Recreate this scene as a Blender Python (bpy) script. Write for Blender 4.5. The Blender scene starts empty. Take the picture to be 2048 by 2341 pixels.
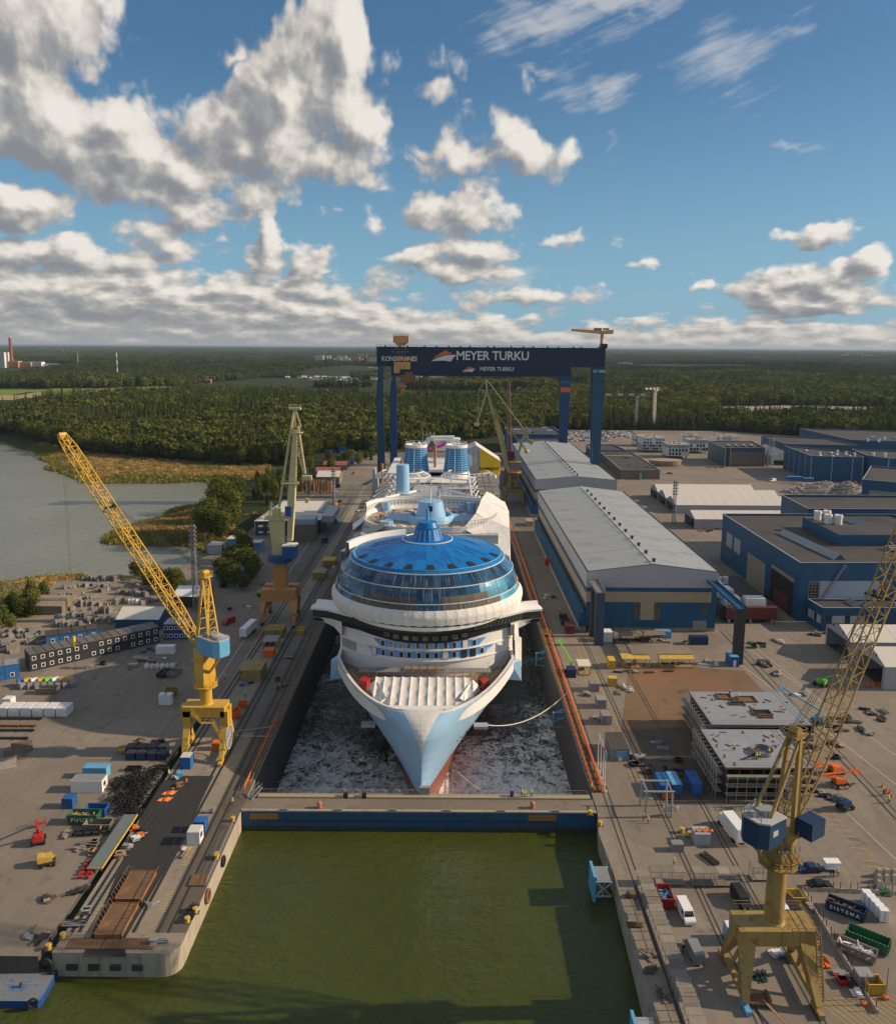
import bpy,bmesh,math,random
import numpy as np
from mathutils import Vector,Matrix
R=math.radians
S=bpy.context.scene
COL=S.collection
rnd=random.Random(7)
CAM_H,CAM_F,CAM_PX,CAM_PY=102.0,1893.0,1024.0,1080.0
PITCH=math.atan((CAM_PY-789.5)/CAM_F)
ROLL=math.atan(11/1800.)
_f=Vector((0,math.cos(PITCH),-math.sin(PITCH)))
_r0=Vector((1,0,0));_u0=_r0.cross(_f)
_r=math.cos(ROLL)*_r0+math.sin(ROLL)*_u0
_u=-math.sin(ROLL)*_r0+math.cos(ROLL)*_u0
cam=bpy.data.cameras.new('camera')
cam.sensor_fit='HORIZONTAL';cam.sensor_width=36.0
cam.lens=CAM_F/2048*36
cam.shift_y=-(2341/2-CAM_PY)/2048
cam.clip_start=1.0;cam.clip_end=200000
camo=bpy.data.objects.new('camera',cam);COL.objects.link(camo)
M3=Matrix((_r,_u,-_f)).transposed()
camo.matrix_world=Matrix.Translation((0,0,CAM_H))@M3.to_4x4()
S.camera=camo
def ray(x,y):
 "direction through a point of the photograph (measured on a 1792 px wide view)"
 return _f+(x/.875-CAM_PX)/CAM_F*_r-(y/.875-CAM_PY)/CAM_F*_u
def G(x,y,z=0.0):
 "the ground point (height z) seen there"
 d=ray(x,y);return Vector((0,0,CAM_H))+d*((z-CAM_H)/d.z)
def atY(x,y,Y):
 d=ray(x,y);return Vector((0,0,CAM_H))+d*(Y/d.y)
def azel(x,y):
 d=ray(x,y).normalized();return math.degrees(math.atan2(d.x,d.y)),math.degrees(math.asin(d.z))
SUN_EL,SUN_AZ=26.0,88.0
sun=bpy.data.lights.new('sun','SUN');sun.energy=5.0;sun.angle=R(0.53);sun.color=(1.0,.80,.57)
suno=bpy.data.objects.new('sun',sun);COL.objects.link(suno)
sd=Vector((math.sin(R(SUN_AZ))*math.cos(R(SUN_EL)),math.cos(R(SUN_AZ))*math.cos(R(SUN_EL)),math.sin(R(SUN_EL))))
suno.rotation_euler=sd.to_track_quat('Z','Y').to_euler()
S.view_settings.view_transform='Standard';S.view_settings.look='None'
S.view_settings.exposure=0.0;S.view_settings.gamma=1.0;S.view_settings.use_curve_mapping=False
S.cycles.max_bounces=6;S.cycles.diffuse_bounces=2;S.cycles.glossy_bounces=3
S.cycles.transparent_max_bounces=8;S.cycles.volume_bounces=0
S.cycles.caustics_reflective=False;S.cycles.caustics_refractive=False
class NT:
 def __init__(s,tree):s.t=tree;s.n=tree.nodes;s.l=tree.links
 def node(s,typ,**kw):
  n=s.n.new(typ)
  for k,v in kw.items():
   if k.startswith('i_'):s.put(n.inputs[k[2:].replace('_',' ')],v)
   else:setattr(n,k,v)
  return n
 def put(s,sock,v):
  if isinstance(v,bpy.types.NodeSocket):s.l.new(v,sock)
  elif v is not None:sock.default_value=v
 def m(s,op,a,b=None,c=None,clamp=False):
  n=s.n.new('ShaderNodeMath');n.operation=op;n.use_clamp=clamp
  for i,v in enumerate((a,b,c)):
   if v is not None:s.put(n.inputs[i],v)
  return n.outputs[0]
 def vm(s,op,a,b=None,sc=None):
  n=s.n.new('ShaderNodeVectorMath');n.operation=op
  s.put(n.inputs[0],a)
  if b is not None:s.put(n.inputs[1],b)
  if sc is not None:s.put(n.inputs['Scale'],sc)
  return n.outputs['Value']if op in('LENGTH','DOT_PRODUCT','DISTANCE')else n.outputs['Vector']
 def noise(s,vec,scale,detail=4,rough=.55,lac=2.0,w=None,dist=0.0,typ='FBM',col=False,dim='3D'):
  n=s.n.new('ShaderNodeTexNoise');n.noise_type=typ;n.noise_dimensions=dim
  if vec is not None:s.put(n.inputs['Vector'],vec)
  n.inputs['Scale'].default_value=scale;n.inputs['Detail'].default_value=detail
  n.inputs['Roughness'].default_value=rough;n.inputs['Lacunarity'].default_value=lac
  n.inputs['Distortion'].default_value=dist
  return n.outputs['Color' if col else 'Fac']
 def vor(s,vec,scale,feature='F1',detail=0,rough=.5,rand=1.0,out='Distance',smooth=None,dim='3D'):
  n=s.n.new('ShaderNodeTexVoronoi');n.voronoi_dimensions=dim;n.feature=feature
  if vec is not None:s.put(n.inputs['Vector'],vec)
  n.inputs['Scale'].default_value=scale;n.inputs['Randomness'].default_value=rand
  if 'Detail' in n.inputs:n.inputs['Detail'].default_value=detail;n.inputs['Roughness'].default_value=rough
  if smooth is not None and 'Smoothness' in n.inputs:n.inputs['Smoothness'].default_value=smooth
  return n.outputs[out]
 def sstep(s,v,a,b,lo=0.0,hi=1.0):
  n=s.n.new('ShaderNodeMapRange');n.interpolation_type='SMOOTHSTEP'
  s.put(n.inputs[0],v);s.put(n.inputs[1],a);s.put(n.inputs[2],b);s.put(n.inputs[3],lo);s.put(n.inputs[4],hi)
  return n.outputs[0]
 def lin(s,v,a,b,lo=0.0,hi=1.0):
  n=s.n.new('ShaderNodeMapRange');s.put(n.inputs[0],v);s.put(n.inputs[1],a);s.put(n.inputs[2],b);s.put(n.inputs[3],lo);s.put(n.inputs[4],hi)
  return n.outputs[0]
 def mix(s,f,a,b,blend='MIX'):
  n=s.n.new('ShaderNodeMix');n.data_type='RGBA';n.blend_type=blend
  s.put(n.inputs[0],f);s.put(n.inputs[6],a if isinstance(a,bpy.types.NodeSocket)else(*a[:3],1));s.put(n.inputs[7],b if isinstance(b,bpy.types.NodeSocket)else(*b[:3],1))
  return n.outputs[2]
 def ramp(s,f,stops,interp='LINEAR'):
  n=s.n.new('ShaderNodeValToRGB');s.put(n.inputs[0],f);r=n.color_ramp;r.interpolation=interp
  while len(r.elements)<len(stops):r.elements.new(.5)
  for e,(p,c)in zip(r.elements,stops):e.position=p;e.color=(*c[:3],1)
  return n.outputs[0]
 def xyz(s,x=0.0,y=0.0,z=0.0):
  n=s.n.new('ShaderNodeCombineXYZ')
  for i,v in enumerate((x,y,z)):s.put(n.inputs[i],v)
  return n.outputs[0]
 def sep(s,v):
  n=s.n.new('ShaderNodeSeparateXYZ');s.put(n.inputs[0],v);return n.outputs
W=bpy.data.worlds.new('World');S.world=W;W.use_nodes=True
W.cycles.sampling_method='NONE'
w=NT(W.node_tree);w.n.clear()
SKY_STR=0.085
sky=w.node('ShaderNodeTexSky',sky_type='NISHITA',sun_disc=False,sun_elevation=R(SUN_EL),sun_rotation=R(SUN_AZ),altitude=0,air_density=1.0,dust_density=0.6,ozone_density=3.0)
skycol=w.n.new('ShaderNodeHueSaturation');skycol.inputs['Saturation'].default_value=1.2;skycol.inputs['Value'].default_value=1.0
w.put(skycol.inputs['Color'],sky.outputs[0]);skycol=skycol.outputs[0]
CUM=[
 (60,40,210,110,.8),(170,140,110,50,.25),(40,200,170,90,.8),(140,265,260,120,1.0),(300,330,330,80,.8),(420,255,210,90,.8),(600,210,170,130,1.0),(640,115,95,130,.95),
 (700,255,130,90,.8),(640,325,150,55,.7),(560,290,220,70,.7),(465,130,45,40,.45),(790,155,110,45,.22),(840,190,60,30,.3),
 (1000,260,100,70,.42),(1060,310,130,60,.75),(940,320,110,60,.5),(1050,350,90,40,.4),(950,415,130,42,.85),(870,425,90,35,.55),(745,440,60,26,.35),(1110,475,100,22,.4),(1060,480,60,18,.3),
 (60,420,110,60,.9),(30,350,80,30,.35),(240,460,60,50,.55),(395,440,90,55,.85),(350,490,100,60,.6),(535,480,44,62,1.0),(540,520,60,50,.7),(620,530,55,60,.7),
 (930,505,110,48,.95),(860,520,90,30,.6),(950,545,100,26,.8),(120,510,190,50,.85),(260,520,140,42,.7),(290,565,330,45,.7),(60,560,180,50,.8),
 (420,590,230,50,.9),(640,590,140,50,.7),(760,580,120,40,.55),(1000,590,200,30,.45),
 (1620,470,62,30,.75),(1640,450,34,22,.5),(1590,550,90,40,.9),(1660,560,80,42,.9),(1720,540,60,38,.8),(1560,600,130,45,.9),(1650,600,110,45,.8),(1770,600,80,34,.7),(1410,568,45,14,.4),(1490,578,55,12,.35),(1260,538,45,10,.22)]
WISP=[(1090,40,170,60,.75),(1230,5,200,35,.8),(1010,85,90,40,.5),(1060,135,110,22,.55),(1440,110,120,90,.5),(1480,150,50,60,.45),(1420,75,80,40,.4),(1210,185,70,36,.55),(1150,200,60,40,.35),(1580,55,45,28,.4),(1600,290,75,16,.55),(1225,290,18,45,.35),(1500,90,50,40,.3),(990,560,150,30,.5),(1600,45,30,30,.3)]
def blob_field(t,p,blobs,slope):
 acc=None
 for x,y,rx,ry,amp in blobs:
  a,e=azel(x,y);k=1/28.6*.96
  n=t.n.new('ShaderNodeVectorMath');n.operation='MULTIPLY_ADD';t.put(n.inputs[0],p)
  n.inputs[1].default_value=(1/(rx*k),1/(ry*k),0);n.inputs[2].default_value=(-a/(rx*k),-e/(ry*k),0)
  l=t.vm('LENGTH',n.outputs[0])
  v=t.m('MULTIPLY_ADD',l,-slope*amp,amp)
  if acc is None:acc=v
  else:
   acc=t.m('MAXIMUM',acc,v)
 return acc
grp=bpy.data.node_groups.new('cloud_field','ShaderNodeTree')
grp.interface.new_socket('P',in_out='INPUT',socket_type='NodeSocketVector')
grp.interface.new_socket('F',in_out='OUTPUT',socket_type='NodeSocketFloat')
g=NT(grp);gi=g.n.new('NodeGroupInput');go=g.n.new('NodeGroupOutput')
P0=gi.outputs[0];px,py,_=g.sep(P0)
h=g.m('ADD',g.m('MAXIMUM',py,-2.0),5.0)
q=g.xyz(g.m('MULTIPLY',px,.17),g.m('MULTIPLY',g.m('LOGARITHM',h,2.718),2.9),0.0)
wv=g.noise(q,1.5,3,.55,col=True,dim='2D')
warp=g.vm('SCALE',g.vm('SUBTRACT',wv,(.5,.5,.5)),None,4.0)
wf=g.m('MULTIPLY',h,.075)
pw=g.vm('ADD',P0,g.vm('MULTIPLY',g.vm('SCALE',warp,None,wf),(1,.8,0)))
bl=blob_field(g,pw,CUM,1.0)
out_n=g.noise(q,.9,1,.5,dim='2D')
pyb=g.m('SUBTRACT',py,g.sstep(px,-26,10,3.6,.4))
band=g.sstep(pyb,-1.0,4.0,.95,-.75)
rest=g.m('MULTIPLY',g.sstep(g.m('ABSOLUTE',px),29,40,0,1),g.m('MULTIPLY_ADD',out_n,3.2,-1.55))
hi_=g.m('MULTIPLY',g.sstep(py,21,30,0,1),g.m('MULTIPLY_ADD',out_n,3.2,-1.6))
bl=g.m('MAXIMUM',bl,band);bl=g.m('MAXIMUM',bl,g.m('ADD',rest,g.m('MULTIPLY',g.sstep(g.m('ABSOLUTE',px),29,40,1,0),-2)))
bl=g.m('MAXIMUM',bl,g.m('ADD',hi_,g.m('MULTIPLY',g.sstep(py,21,30,1,0),-2)))
puff=g.m('SUBTRACT',.62,g.vor(g.vm('ADD',q,g.vm('SCALE',warp,None,.05)),1.9,'F1',2.6,.5,dim='2D'))
fb=g.m('SUBTRACT',g.noise(q,1.25,7,.62,dim='2D'),.5)
F=g.m('ADD',g.m('MULTIPLY_ADD',bl,.95,.06),g.m('ADD',g.m('MULTIPLY',puff,.5),g.m('MULTIPLY',fb,.95)))
g.put(go.inputs[0],F)
tc=w.node('ShaderNodeTexCoord');dx,dy,dz=w.sep(tc.outputs['Generated'])
az=w.m('MULTIPLY',w.m('ARCTAN2',dx,dy),57.29578);el=w.m('MULTIPLY',w.m('ARCSINE',dz),57.29578)
pp=w.xyz(az,el,0.0)
def cf(p):
 n=w.n.new('ShaderNodeGroup');n.node_tree=grp;w.put(n.inputs[0],p);return n.outputs[0]
F0=cf(pp)
step=w.m('MULTIPLY',w.m('ADD',w.m('MAXIMUM',el,0.0),5.0),.05)
F1=cf(w.vm('ADD',pp,w.vm('SCALE',(1.2,1.3,0),None,step)))
F2=F1
sh=w.m('MULTIPLY',w.m('SUBTRACT',F0,F1),1.25)
sh=w.m('SUBTRACT',sh,w.m('MULTIPLY',w.sstep(F2,.25,1.0),.30))
shade=w.sstep(sh,-.75,.70)
ccol=w.ramp(shade,[(0,(.25,.26,.28)),(.35,(.38,.375,.37)),(.68,(.60,.56,.51)),(1,(.86,.81,.74))])
alpha=w.sstep(F0,.02,.36)
far=w.sstep(el,-.2,2.2,1,0)
ccol=w.mix(w.m('MULTIPLY',far,.5),ccol,(.43,.42,.42))
qw=w.xyz(w.m('MULTIPLY',az,.10),w.m('MULTIPLY',el,.20),3.0)
ww=w.vm('SCALE',w.vm('SUBTRACT',w.noise(qw,3.0,3,.6,col=True,dim='2D'),(.5,.5,.5)),None,3.0)
wb=blob_field(w,w.vm('ADD',pp,w.vm('MULTIPLY',ww,(1,.8,0))),WISP,1.0)
skew=w.xyz(w.m('ADD',w.m('MULTIPLY',az,.10),w.m('MULTIPLY',el,-.12)),w.m('ADD',w.m('MULTIPLY',el,.35),w.m('MULTIPLY',az,-.10)),0.0)
wn=w.m('SUBTRACT',w.noise(skew,2.0,5,.62,dim='2D'),.5)
wa=w.m('MULTIPLY',w.sstep(w.m('ADD',wb,w.m('MULTIPLY',wn,1.3)),.08,.75),.66)
sc_=1/SKY_STR
def tosky(c):return w.mix(1.0,c,(sc_,sc_,sc_),'MULTIPLY')
hz=w.sstep(el,-1.0,18.0,.75,.1)
c1=w.mix(hz,skycol,tosky(w.mix(0.0,(.22,.45,.64),(1,1,1))))
c1=w.mix(wa,c1,tosky(w.mix(0.0,(.62,.62,.62),(1,1,1))))
c1=w.mix(w.m('MULTIPLY',alpha,.97),c1,tosky(ccol))
bg=w.node('ShaderNodeBackground');w.put(bg.inputs[0],c1);bg.inputs[1].default_value=SKY_STR
w.put(w.node('ShaderNodeOutputWorld').inputs[0],bg.outputs[0])
class MB:
 def __init__(s):s.v=[];s.f=[];s.mi=[]
 def add(s,vs,fs,m=0):
  o=len(s.v);s.v+=[tuple(v)for v in vs];s.f+=[tuple(i+o for i in f)for f in fs];s.mi+=[m]*len(fs);return s
 def bx(s,x0,x1,y0,y1,z0,z1,m=0):
  return s.add([(x0,y0,z0),(x1,y0,z0),(x1,y1,z0),(x0,y1,z0),(x0,y0,z1),(x1,y0,z1),(x1,y1,z1),(x0,y1,z1)],
      [(3,2,1,0),(4,5,6,7),(0,1,5,4),(1,2,6,5),(2,3,7,6),(3,0,4,7)],m)
 def box(s,c,d,rz=0,m=0,tilt=0):
  x,y,z=c;a,b,h=d[0]/2,d[1]/2,d[2]/2;q=Matrix.Rotation(rz,3,'Z')@Matrix.Rotation(tilt,3,'Y')
  vs=[Vector(c)+q@Vector((i*a,j*b,k*h))for k in(-1,1)for i,j in((-1,-1),(1,-1),(1,1),(-1,1))]
  return s.add(vs,[(3,2,1,0),(4,5,6,7),(0,1,5,4),(1,2,6,5),(2,3,7,6),(3,0,4,7)],m)
 def beam(s,p,q,w,h=None,m=0,w2=None,h2=None):
  h=h or w;w2=w2 or w;h2=h2 or h
  p,q=Vector(p),Vector(q);d=(q-p).normalized()
  a=d.cross(Vector((0,0,1)))
  if a.length<1e-3:a=Vector((1,0,0))
  a.normalize();b=a.cross(d)
  vs=[p+a*(i*w/2)+b*(j*h/2)for i,j in((-1,-1),(1,-1),(1,1),(-1,1))]+[q+a*(i*w2/2)+b*(j*h2/2)for i,j in((-1,-1),(1,-1),(1,1),(-1,1))]
  return s.add(vs,[(0,1,2,3),(7,6,5,4),(4,5,1,0),(5,6,2,1),(6,7,3,2),(7,4,0,3)],m)
 def tube(s,p,q,r,r2=None,n=8,m=0,caps=True):
  r2=r if r2 is None else r2
  p,q=Vector(p),Vector(q);d=(q-p).normalized()
  a=d.cross(Vector((0,0,1)))
  if a.length<1e-3:a=Vector((1,0,0))
  a.normalize();b=d.cross(a)
  vs=[]
  for c,rr in((p,r),(q,r2)):
   vs+=[c+a*(rr*math.cos(2*math.pi*i/n))+b*(rr*math.sin(2*math.pi*i/n))for i in range(n)]
  fs=[(i,(i+1)%n,n+(i+1)%n,n+i)for i in range(n)]
  if caps:fs+=[tuple(range(n-1,-1,-1)),tuple(range(n,2*n))]
  return s.add(vs,fs,m)
 def path(s,pts,r,n=6,m=0):
  for a,b in zip(pts,pts[1:]):s.tube(a,b,r,n=n,m=m)
  return s
 def prism(s,poly,z0,z1,m=0,mtop=None):
  n=len(poly);ar=sum(poly[i][0]*poly[(i+1)%n][1]-poly[(i+1)%n][0]*poly[i][1]for i in range(n))
  if ar<0:poly=poly[::-1]
  vs=[(x,y,z0)for x,y in[p[:2]for p in poly]]+[(x,y,z1)for x,y in[p[:2]for p in poly]]
  s.add(vs,[(i,(i+1)%n,n+(i+1)%n,n+i)for i in range(n)]+[tuple(range(n-1,-1,-1))],m)
  return s.add(vs[n:],[tuple(range(n))],m if mtop is None else mtop)
 def loft(s,rings,m=0,closed=True,cap0=False,cap1=False):
  n=len(rings[0]);o=[]
  for r in rings:o+=[tuple(p)for p in r]
  fs=[]
  for k in range(len(rings)-1):
   for i in range(n if closed else n-1):
    j=(i+1)%n;fs.append((k*n+i,k*n+j,(k+1)*n+j,(k+1)*n+i))
  if cap0:fs.append(tuple(range(n-1,-1,-1)))
  if cap1:fs.append(tuple((len(rings)-1)*n+i for i in range(n)))
  return s.add(o,fs,m)
 def lathe(s,c,prof,n=24,m=0,a0=0,a1=2*math.pi):
  cl=abs(a1-a0-2*math.pi)<1e-6;k=n if cl else n+1
  rings=[[(c[0]+r*math.cos(a0+(a1-a0)*i/n),c[1]+r*math.sin(a0+(a1-a0)*i/n),c[2]+z)for i in range(k)]for r,z in prof]
  return s.loft(rings,m,closed=cl)
 def build(s,name,mats,parent=None,smooth=False,loc=None,flat=None):
  me=bpy.data.meshes.new(name);me.from_pydata(s.v,[],s.f)
  mats=mats if isinstance(mats,(list,tuple))else[mats]
  for x in mats:me.materials.append(x)
  if len(mats)>1:me.polygons.foreach_set('material_index',s.mi)
  if smooth:me.polygons.foreach_set('use_smooth',[True]*len(s.f))
  me.update()
  o=bpy.data.objects.new(name,me);COL.objects.link(o)
  if smooth and smooth!='all':
   try:me.set_sharp_from_angle(angle=R(35))
   except Exception:pass
  if parent is not None:o.parent=parent
  if loc is not None:o.location=loc
  return o
def tag(o,label=None,cat=None,group=None,kind=None):
 if label:o['label']=label
 if cat:o['category']=cat
 if group:o['group']=group
 if kind:o['kind']=kind
 return o
def thing(name,label,cat,loc=(0,0,0),rz=0,group=None):
 o=bpy.data.objects.new(name,None);COL.objects.link(o);o.empty_display_size=.5
 o.location=loc;o.rotation_euler=(0,0,rz);return tag(o,label,cat,group)
def dup(root,loc,rz=None,label=None,group=None,scale=None):
 r=root.copy();COL.objects.link(r);r.location=loc
 if rz is not None:r.rotation_euler=(0,0,rz)
 if scale:r.scale=scale if isinstance(scale,tuple)else(scale,)*3
 if label:r['label']=label
 if group:r['group']=group
 for ch in list(root.children):
  c=ch.copy();COL.objects.link(c);c.parent=r
  for gch in ch.children:
   d=gch.copy();COL.objects.link(d);d.parent=c
 return r
def copies(src,parent,places):
 "more pieces that share one mesh"
 for loc,rot in places:
  c=src.copy();COL.objects.link(c);c.parent=parent;c.location=loc
  if rot is not None:c.rotation_euler=rot
def hexc(h):
 h=h.lstrip('#');c=[int(h[i:i+2],16)/255 for i in(0,2,4)]
 return tuple(x/12.92 if x<.04045 else((x+.055)/1.055)**2.4 for x in c)
MATS={}
def mat(name,col,rough=.65,metal=0.0,var=.18,vs=.35,dirt=None,streak=None,bump=0.0,bs=3.0,corr=None,rand=0.0,spec=.4,coat=0.0,em=None):
 if name in MATS:return MATS[name]
 mm=bpy.data.materials.new(name);mm.use_nodes=True;t=NT(mm.node_tree);b=t.n['Principled BSDF']
 tc=t.n.new('ShaderNodeTexCoord');P=tc.outputs['Object']
 c=t.mix(0.0,col,col)
 if var:
  n=t.noise(P,vs,5,.6);n2=t.noise(P,vs*9,3,.6)
  k=t.m('ADD',t.m('MULTIPLY_ADD',n,var*2,1-var),t.m('MULTIPLY_ADD',n2,var*.9,-var*.45))
  c=t.mix(1.0,c,t.xyz(k,k,k),'MULTIPLY')
 if dirt:
  dc,amt,sc,thr=dirt
  n=t.noise(P,sc,6,.65)
  c=t.mix(t.m('MULTIPLY',t.sstep(n,thr,thr+.16),amt),c,dc)
 if streak:
  sc_,amt,dc=streak
  x,y,z=t.sep(P)
  n=t.noise(t.xyz(t.m('MULTIPLY',x,1.0),t.m('MULTIPLY',y,1.0),t.m('MULTIPLY',z,.06)),sc_,4,.65)
  c=t.mix(t.m('MULTIPLY',t.sstep(n,.5,.72),amt),c,dc)
 if rand:
  oi=t.n.new('ShaderNodeObjectInfo');k=t.m('MULTIPLY_ADD',oi.outputs['Random'],rand*2,1-rand)
  c=t.mix(1.0,c,t.xyz(k,k,k),'MULTIPLY')
 t.put(b.inputs['Base Color'],c)
 rr=t.m('MULTIPLY_ADD',t.noise(P,vs*4,3,.6),.25,rough-.12,clamp=True);t.put(b.inputs['Roughness'],rr)
 b.inputs['Metallic'].default_value=metal;b.inputs['Specular IOR Level'].default_value=spec
 if coat:b.inputs['Coat Weight'].default_value=coat
 hgt=None
 if corr:
  ax,per,dep=corr
  cs=dict(zip('xyz',t.sep(P)))
  if ax=='xy':v=t.m('ADD',cs['x'],cs['y'])
  else:v=cs[ax]
  hgt=t.m('MULTIPLY',t.m('SINE',t.m('MULTIPLY',v,2*math.pi/per)),dep)
 if bump:
  hb=t.m('MULTIPLY',t.noise(P,bs,5,.6),bump)
  hgt=hb if hgt is None else t.m('ADD',hgt,hb)
 if hgt is not None:
  bn=t.n.new('ShaderNodeBump');t.put(bn.inputs['Height'],hgt);bn.inputs['Distance'].default_value=1.0;bn.inputs['Strength'].default_value=1.0
  t.put(b.inputs['Normal'],bn.outputs[0])
 if em:
  b.inputs['Emission Color'].default_value=(*em[:3],1);b.inputs['Emission Strength'].default_value=em[3]
 MATS[name]=mm
 return mm
RUST=(.16,.065,.025);GRIME=(.035,.03,.026)
m_white=mat('white_paint',(.74,.73,.71),.45,var=.08,streak=(.5,.35,(.5,.46,.4)))
m_shipwhite=mat('ship_white',(.78,.76,.73),.4,var=.06,vs=.15,streak=(.35,.22,(.58,.54,.48)),bump=.03,bs=.6)
m_tarp=mat('white_tarpaulin',(.72,.69,.65),.75,var=.1,vs=.3,dirt=((.5,.44,.36),.5,.35,.55),bump=.25,bs=.5)
m_skyblue=mat('pale_blue_paint',(.30,.52,.76),.35,var=.06,vs=.2,bump=.02,bs=.6)
m_hullblue=mat('hull_pale_blue',(.34,.54,.74),.33,var=.05,vs=.1,streak=(.25,.18,(.26,.42,.6)),bump=.05,bs=.25)
m_hullred=mat('hull_red',(.27,.075,.05),.5,var=.15,vs=.3)
m_bandblue=mat('window_band_blue',(.12,.33,.68),.35,var=.05)
m_craneblue=mat('gantry_blue',(.006,.024,.058),.45,var=.12,vs=.1,streak=(.3,.25,(.02,.05,.09)))
m_legblue=mat('gantry_leg_blue',(.012,.06,.20),.4,var=.1,vs=.1)
m_legteal=mat('gantry_leg_teal',(.015,.075,.14),.4,var=.1,vs=.1)
m_yellow=mat('crane_yellow',(.60,.37,.05),.45,var=.1,vs=.3,streak=(.6,.4,(.30,.12,.03)),dirt=(RUST,.5,.5,.64))
m_yelold=mat('crane_yellow_old',(.33,.23,.07),.55,var=.22,vs=.3,streak=(.7,.75,(.15,.06,.025)),dirt=(RUST,.85,.4,.54))
m_rusty=mat('rusty_yellow_steel',(.26,.13,.05),.7,var=.3,vs=.4,streak=(.7,.8,(.12,.05,.02)),dirt=(RUST,.8,.5,.5))
m_cream=mat('crane_pale_yellow',(.62,.54,.27),.5,var=.1,vs=.3,streak=(.5,.3,(.35,.28,.13)))
m_peach=mat('crane_orange_beige',(.62,.33,.13),.5,var=.12,vs=.4)
m_portal=mat('portal_orange_brown',(.50,.24,.08),.55,var=.15,vs=.3)
m_hall=mat('hall_blue',(.009,.082,.175),.5,var=.1,vs=.12,streak=(.3,.35,(.05,.13,.24)),corr=('xy',.6,.02))
m_hallgrey=mat('hall_grey_cladding',(.38,.39,.42),.5,var=.06,vs=.1,streak=(.3,.2,(.28,.28,.29)),corr=('xy',.6,.015))
m_hallbeige=mat('hall_beige_band',(.38,.30,.20),.55,var=.08,vs=.2,corr=('xy',.6,.015))
m_roof=mat('grey_sheet_roof',(.34,.36,.36),.55,var=.1,vs=.06,dirt=((.22,.23,.22),.6,.12,.5),streak=(.2,.2,(.25,.26,.26)))
m_bitumen=mat('bitumen_roof',(.065,.058,.052),.8,var=.3,vs=.06,dirt=((.03,.03,.034),.7,.05,.5))
m_bitrim=mat('roof_edge_pale',(.42,.43,.44),.5,var=.1)
m_blue=mat('container_blue',(.025,.13,.36),.5,var=.14,vs=.6,dirt=(RUST,.5,.9,.64),corr=('xy',.35,.03),rand=.2)
m_bluelite=mat('light_blue_paint',(.12,.36,.58),.5,var=.12,vs=.6)
m_navy=mat('dark_blue_paint',(.012,.035,.10),.5,var=.15)
m_green=mat('skip_green',(.035,.15,.07),.55,var=.2,vs=.7,dirt=(RUST,.6,.9,.58),corr=('xy',.6,.04))
m_red=mat('red_paint',(.42,.03,.025),.45,var=.12,vs=.6)
m_darkred=mat('dark_red_steel',(.14,.03,.025),.65,var=.25,vs=.4)
m_lime=mat('lime_green_paint',(.16,.55,.03),.4,var=.1)
m_orange=mat('orange_paint',(.72,.16,.025),.5,var=.12,vs=.8)
m_hivis=mat('hi_vis_yellow',(.62,.80,.04),.7,var=.1)
m_grey=mat('grey_paint',(.25,.25,.25),.6,var=.2,vs=.6,rand=.2)
m_steel=mat('galvanised_steel',(.33,.33,.33),.5,.3,var=.25,vs=.8,dirt=((.16,.12,.09),.5,.8,.58),rand=.25)
m_dark=mat('dark_steel',(.045,.042,.04),.6,var=.3,vs=.7)
m_black=mat('black_rubber',(.012,.012,.012),.7,var=.2)
m_wood=mat('raw_timber',(.33,.23,.14),.8,var=.3,vs=1.5,rand=.3)
m_ply=mat('weathered_planks',(.24,.205,.165),.85,var=.3,vs=.8,rand=.25)
m_conc=mat('concrete',(.38,.33,.26),.9,var=.25,vs=.15,streak=(.6,.55,(.17,.13,.09)),dirt=((.16,.13,.1),.5,.2,.55),bump=.06)
m_concd=mat('dark_concrete',(.085,.078,.07),.9,var=.3,vs=.12,streak=(.35,.6,(.05,.05,.048)),bump=.1)
m_rust=mat('rusty_plate',(.17,.095,.05),.8,var=.35,vs=.5,dirt=((.32,.17,.055),.8,.35,.54),bump=.04)
m_deck=mat('grey_deck_plate',(.27,.285,.31),.6,var=.15,vs=.15,dirt=((.28,.15,.08),.6,.22,.56))
m_skin=mat('skin',(.48,.27,.19),.6,var=.03)
m_navycloth=mat('navy_cloth',(.02,.03,.07),.85,var=.15)
m_glass=mat('dark_window_glass',(.02,.028,.035),.08,var=.05,spec=.8)
m_glassteal=mat('teal_glass',(.06,.30,.38),.1,var=.2,vs=.5,spec=.8)
m_carglass=mat('car_glass',(.01,.012,.015),.05,var=.0,spec=.8)
m_chalk=mat('road_paint',(.55,.52,.45),.8,var=.35,vs=.8)
m_yelpaint=mat('yellow_road_paint',(.55,.36,.06),.8,var=.35,vs=.8)
m_tank=mat('white_plastic',(.8,.8,.8),.4,var=.05)
m_tent=mat('tent_fabric',(.62,.58,.51),.7,var=.06,vs=.2,dirt=((.5,.45,.38),.4,.2,.6))
m_brick=mat('brown_cladding',(.20,.16,.12),.8,var=.15,vs=.3)
m_redroof=mat('red_sheet_roof',(.33,.10,.08),.7,var=.25,vs=.3,corr=('x',.5,.03))
m_bark=mat('bark',(.09,.07,.055),.9,var=.3,vs=2)
m_barge=mat('barge_deck',(.18,.19,.21),.7,var=.35,vs=.25,dirt=((.02,.12,.32),.8,.3,.53),streak=(.3,.3,(.34,.3,.25)))
m_fabric=mat('orange_sheet',(.80,.22,.04),.8,var=.1)
m_bags=mat('pale_bags',(.58,.55,.50),.85,var=.15,vs=1,rand=.2)
SEA=-4.5;DOCKW=-15.5
def gp(pts,z=0.0):return[tuple(G(x,y,z))[:2]for x,y in pts]
def zo(pts,x0,y0,s):return[((x0+a/s)*.875,(y0+b/s)*.875)for a,b in pts]
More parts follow.
